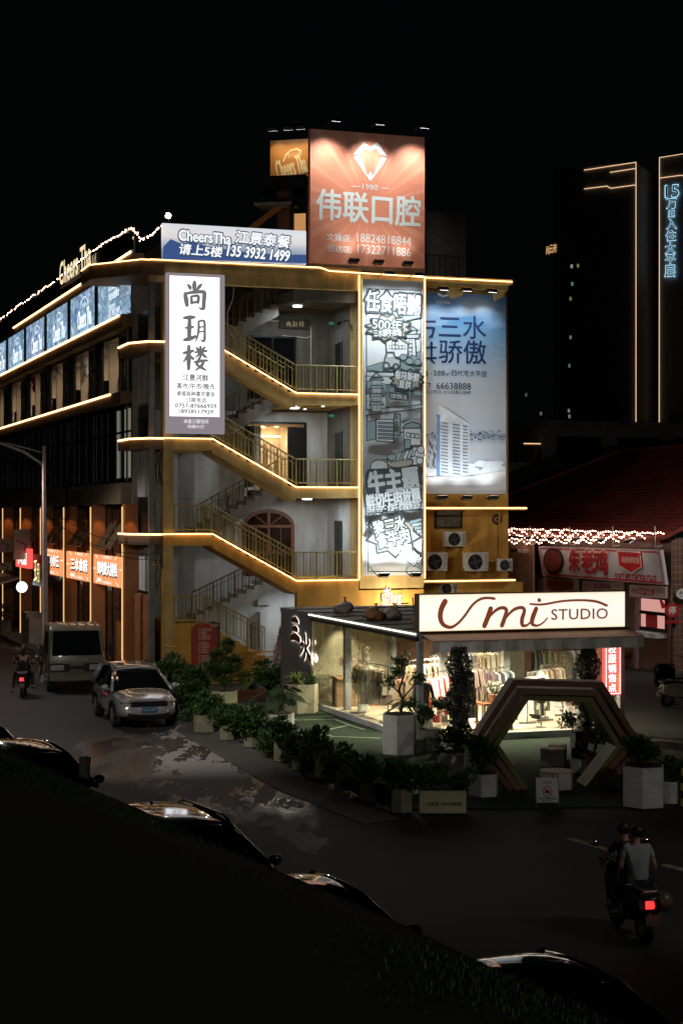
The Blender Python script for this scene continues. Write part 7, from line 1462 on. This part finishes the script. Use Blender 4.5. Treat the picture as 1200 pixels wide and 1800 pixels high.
t = fthing("black_shop_sign", "square black shop sign with thin glowing yellow character", "sign", W, -20, -.4, 3.0); p0, p1 = W.px(58, 970, -.45), W.px(84, 1038, -.45)
B(p0[0], p1[0], -.45, -.2, p1[1]+.1, p0[1]-.1).build("panel", black, t); mb = MB(); strokes(mb, [[(x, y, w_*.45) for x, y, w_ in s_] for s_ in YUE], W, 60, 984, 70, 1025, -.46); mb.build("lettering", emi("yellow_neon", (1, .7, .3), 2.2), t)
t = fthing("red_shop_sign", "small red and white glowing shop sign above the awning", "sign", W, -26, -.5, 3.0); p0, p1 = W.px(28, 962, -.7), W.px(51, 1000, -.7); B(p0[0], p1[0], -.7, -.5, p1[1], p0[1]).build("panel", emi("red_shop_light", (1, .12, .1), 1.), t); mb = MB(); mb.text("小吃店", (p0[0]+p1[0])/2, (p0[1]+p1[1])/2, (p1[0]-p0[0])*.7, .6, -.71, .05); mb.build("lettering", emi("white_shop_letter", (1, 1, 1), 1.7), t)
t = fthing("shop_awning", "small pale awning over the far shop door", "awning", W, -29, -.3, 2.4); MB().add([(-31.5, -.3, 3.0), (-24.5, -.3, 2.9), (-24.3, -1.7, 2.5), (-31.5, -1.7, 2.5), (-31.5, -.3, 2.9), (-24.5, -.3, 2.8), (-24.3, -1.7, 2.4), (-31.5, -1.7, 2.4)], [(0, 1, 2, 3), (7, 6, 5, 4), (2, 1, 5, 6), (3, 2, 6, 7)]).build("canopy", mat("pale_awning", (.5, .47, .45), .7), t)
t = fthing("globe_lamp", "round white globe lamp on the far shop pillar", "lamp", W, -24, -.6, 2.2); p = W.px(39, 1032, -.75); MB().ball((p[0], -.75, p[1]), .27, 16, 12).build("globe", emi("globe_glow", (.85, 1, .95), 2.2), t, True); MB().tube([(p[0], -.5, p[1]), (p[0]+.2, -.2, p[1])], .03).build("arm", dark, t)
for k, (x0, y0, x1, y1, l) in enumerate(((34, 930, 51, 985, "tall pale blade sign hanging above the red shop sign"), (5, 946, 19, 972, "short white blade sign at the left edge"), (5, 988, 17, 1004, "small dim blade sign at the left edge above the awning"))):
    t = fthing("blade_sign", l, "sign", W, W.px(x0, 900, -1.0)[0], -.6, 3.5, "blade signs on the far shops"); p0, p1 = W.px(x0, y0, -.8), W.px(x1, y1, -.8); a = (p0[0]+p1[0])/2; B(a-.06, a+.06, -1.3, -.5, min(p0[1], p1[1]), max(p0[1], p1[1])).build("panel", mat("pale_blade_sign", (.4, .36, .3), .6), t)
    mb = MB(); mb.line([(-.25, 0), (.2, -.2), (.1, -.5)], .05, 0); mb.v = [(a+.065, -.9+x, (p0[1]+p1[1])/2+z+.2) for x, y, z in mb.v]; mb.build("lettering", dark, t)
g = gnd(40, 1132); t = thing("potted_plant", "reddish leafed plant in a square pot before the far shops", "plant", W.pt(-24.5, -.9, .14)); f_ = bpy.data.objects.new("foliage", mk(fol(420, (.45, .45, .5), .16, 70, base=.95), "foliage", leafmat("copper_leaves", (.12, .06, .03), (.3, .16, .09)))); C.objects.link(f_); f_.parent = t; MB().box(-.25, .25, -.25, .25, 0, .6).build("pot", conc, t, False, .02); MB().tube([(0, 0, .55), (0, 0, 1.1)], .03).build("stem", bark, t)
scooter("dim scooter parked before the far shops at the left edge", W.pt(-29.5, -1.9, 0), R(30), steel, False, "scooters")
t = fthing("utility_boxes", "pair of pale cabinets on the pavement beside the truck", "cabinet", W, -16.5, -.8, .14); B(-18.5, -17.3, -1.1, -.4, .141, 1.5).build("cabinet", mat("pinkish_cabinet", (.4, .34, .3), .6), t, False, .02); B(-17.25, -16.2, -1.15, -.45, .141, 1.3).build("cabinet", mat("pinkish_cabinet", (.4, .34, .3), .6), t, False, .02)
# tables and balloons in the dining rooms
for i in range(6):
    e = bays[i]; t = fthing("dining_table", od8[i]+" white clothed table behind the lit windows, counted from the corner", "table", W, e-3.6, .95, 10.755, "clothed tables in the dining rooms"); MB().lathe([(0, 11.5), (.55, 11.5), (.57, 11.47), (.62, 11.15), (.6, 11.0)], 14, (e-4.1, .95, 0)).build("tablecloth", whitep, t); MB().tube([(e-4.1, .95, 10.755), (e-4.1, .95, 11.48)], .06).build("leg", dark, t); MB().lathe([(.03, 11.501), (.04, 11.6), (.02, 11.75), (.0, 11.75)], 8, (e-4.1, .8, 0)).build("bottle", dark, t)
    c_ = fthing("dining_chair", "dark chair beside the "+od8[i]+" clothed table from the corner", "chair", W, e-2.9, .8, 10.755, "dark chairs in the dining rooms"); B(e-3.2, e-2.75, .7, 1.15, 11.15, 11.2).build("seat", black, c_); B(e-2.8, e-2.75, .7, 1.15, 11.2, 11.75).build("backrest", black, c_)
    for x in (e-3.17, e-2.8):
        for y in (.73, 1.12): B(x-.02, x+.02, y-.02, y+.02, 10.755, 11.15).build("leg", black, c_)
for k, (x, y, c_) in enumerate(((62, 674, (.5, .02, .05)), (105, 640, (.6, .58, .55)), (152, 643, (.6, .58, .55)))):
    a, z = W.px(x, y, .5); t = fthing("balloon_bunch", ("red bunch of balloons in the lit dining window", "white balloons in the lit window nearer the red bunch", "white balloons in the lit window second from the corner")[k], "balloons", W, a, .5, z, "balloons in the dining windows"); mb = MB(); mb.ball((a, .5, z+.2), (.2, .2, .26), 12, 10).ball((a+.1, .55, z-.25), (.2, .2, .26), 12, 10).build("balloon", mat("balloon_%d" % (k > 0), c_, .3), t, True); MB().tube([(a, .5, z-.4), (a, .5, 10.76)], .005, 4).build("ribbon", whitep, t)
# roof bulbs and script letters of the wing
for k, pp in enumerate((((283, 396), (262, 414), (248, 421), (240, 408), (232, 398)), ((232, 398), (186, 424), (150, 450), (98, 492)), ((95, 494), (60, 518), (25, 542), (-10, 568)))):
    pts = []
    for (x0, y0), (x1, y1) in zip(pp, pp[1:]):
        n_ = max(4, int(math.hypot(x1-x0, y1-y0)/3.2))
        for j in range(n_): x = x0+(x1-x0)*j/n_; y = y0+(y1-y0)*j/n_+random.uniform(-1.1, 1.1); a, z = W.px(x, y, .0); pts.append(W.pt(a, random.uniform(-.05, .05), z))
    bulbs("string_lights", ("short sagging string of bulbs at the roof corner", "string of bulbs along the wing roof nearest the corner", "string of bulbs along the far end of the wing roof")[k], pts, pts[0], "bulb strings on the wing roof")
t = fthing("roof_script_sign", "glowing cream script letters standing on the wing roof", "sign", W, -15, -.05, 16.9); mb = MB(); a, z = W.px(132, 464, -.1); mb.text("Cheers Tha", a, z, 7.0, 1.0, -.12, .025); mb.build("lettering", emi("cream_roof_letter", (1, .8, .5), 1.0), t); B(a-3.6, a+3.6, -.1, -.05, z-.62, z-.55).build("rail", dark, t)
sl = thing("street_lamp", "tall pale street lamp post with curved arm at the left of the truck", "street lamp", (-10.75, 62, 0)); 
MB().tube([(0, 0, 0), (0, 0, 2), (-.02, 0, 5), (-.05, 0, 8.6)], [.13, .11, .09, .06], 10).build("post", mat("pinkish_lamp_post", (.42, .33, .31), .5), sl, True)
MB().tube([(-.05, 0, 7.9), (-.8, 0, 8.4), (-1.8, 0, 8.75), (-2.6, 0, 8.8)], [.05, .045, .04, .035], 8).tube([(-.05, 0, 8.35), (-1.2, 0, 8.65), (-2.0, 0, 8.78)], .025, 6).build("arm", greyp, sl, True); MB().box(-3.2, -2.5, -.14, .14, 8.74, 8.86).build("lamp_head", greyp, sl, False, .03)
MB().box(-3.1, -2.6, -.1, .1, 8.73, 8.739).build("lens", emi("street_lens", (1, .9, .85), 6), sl); MB().lathe([(.2, 0), (.2, .06), (.14, .3)], 10).build("base", conc, sl)
lamp('SPOT', sl, (-2.85, 0, 8.68), 1300, (1, .87, .82), (-2.6, -1.0, 0), .15, 165, .4)
for k, (X_, Y_, P_, dx, tg_, sp_) in enumerate(((-10.5, 36, 4000, 1, (-3.6, 52, 2.4), 92), (12.5, 21, 950, -1, (4.6, 38, .5), 108), (18, 60, 1300, -1, (11, 72, 3), 120))):   # added lamps out of view, supplying spill on walls, plaza and road
    o = thing("street_lamp", ("street lamp on the levee side left of the view", "street lamp on the levee side right of the view", "street lamp by the restaurant right of the view")[k], "street lamp", (X_, Y_, 0), 0, "street lamps")
    MB().tube([(0, 0, 0), (0, 0, 8.6)], [.13, .06], 10).build("post", mat("pinkish_lamp_post", (.42, .33, .31), .5), o, True); MB().tube([(0, 0, 8.3), (dx*.9, 0, 8.7), (dx*1.8, 0, 8.8)], .04).build("arm", greyp, o); MB().box(dx*2.1-.35, dx*2.1+.35, -.14, .14, 8.74, 8.86).build("lamp_head", greyp, o)
    MB().box(dx*2.1-.25, dx*2.1+.25, -.1, .1, 8.73, 8.739).build("lens", emi("street_lens", (1, .9, .85), 6), o); lamp('SPOT', o, (dx*2.1, 0, 8.68), P_, (1, .92, .85), tuple(Vector(tg_)-Vector((X_, Y_, 0))), .15, sp_, .8)
g = gnd(146, 1400); t = thing("short_post", "short pale grey post standing on the levee edge before the dark car", "post", (c0+cd*.0).to_3d()); pY = 13.6
t.location = ((147-600)/3000*15.3, 15.3, 3.2); MB().tube([(0, 0, 0), (.012, 0, .78)], [.045, .05], 10).build("shaft", conc, t); MB().lathe([(.055, .76), (.055, .8), (0, .81)], 10, (.012, 0, 0)).build("cap", conc, t)

# overhead wires from the lamp post to the building corner
for k, (p, q) in enumerate((((76, 900), (280, 985)), ((78, 905), (283, 972)), ((84, 893), (282, 952)))):
    P0 = Vector(((p[0]-600)/3000*62, 62, H-(p[1]-900)*62/3000)); P1 = Vector(((q[0]-600)/3000*60.8, 60.8, H-(q[1]-900)*60.8/3000))
    t = thing("overhead_wire", ("lowest", "middle", "highest")[k]+" thin wire slung from the street lamp post to the building corner", "wire", P0, 0, "wires slung from the lamp post"); MB().tube([tuple((P1-P0)*f_+Vector((0, 0, -.5*math.sin(math.pi*f_)))) for f_ in [j/12 for j in range(13)]], .012, 4).build("cable", black, t)
t = fthing("wire_tangle", "black tangle of cables hanging on the corner column", "cables", F, -.1, -.12, 4.3); mb = MB(); rr = random.Random(1)
for k in range(7):
    z = rr.choice((4.2, 8.0, 5.0)); mb.tube([(-.1+rr.uniform(-.1, .1), -.12, z+rr.uniform(0, .5)), (-.2+rr.uniform(-.15, .1), -.16, z-.2), (-.1+rr.uniform(-.2, .1), -.13, z-.5-rr.random()*.4)], .015, 4)
mb.build("cable", black, t)

o = thing("street_lamp", "promenade lamp on the levee behind the photographer", "street lamp", (-7, -4, CZ), 0, "street lamps")  # lamp added out of view to lift the dark grass
MB().tube([(0, 0, 0), (0, 0, 4.6)], [.08, .05], 10).build("post", mat("pinkish_lamp_post", (.42, .33, .31), .5), o, True); MB().lathe([(.05, 4.6), (.2, 4.7), (.22, 4.95), (.02, 5.05)], 12).build("lantern", emi("street_lens", (1, .9, .85), 6), o, True); lamp("POINT", o, (.45, 0, 4.8), 650, (1, .95, .85), None, .2)
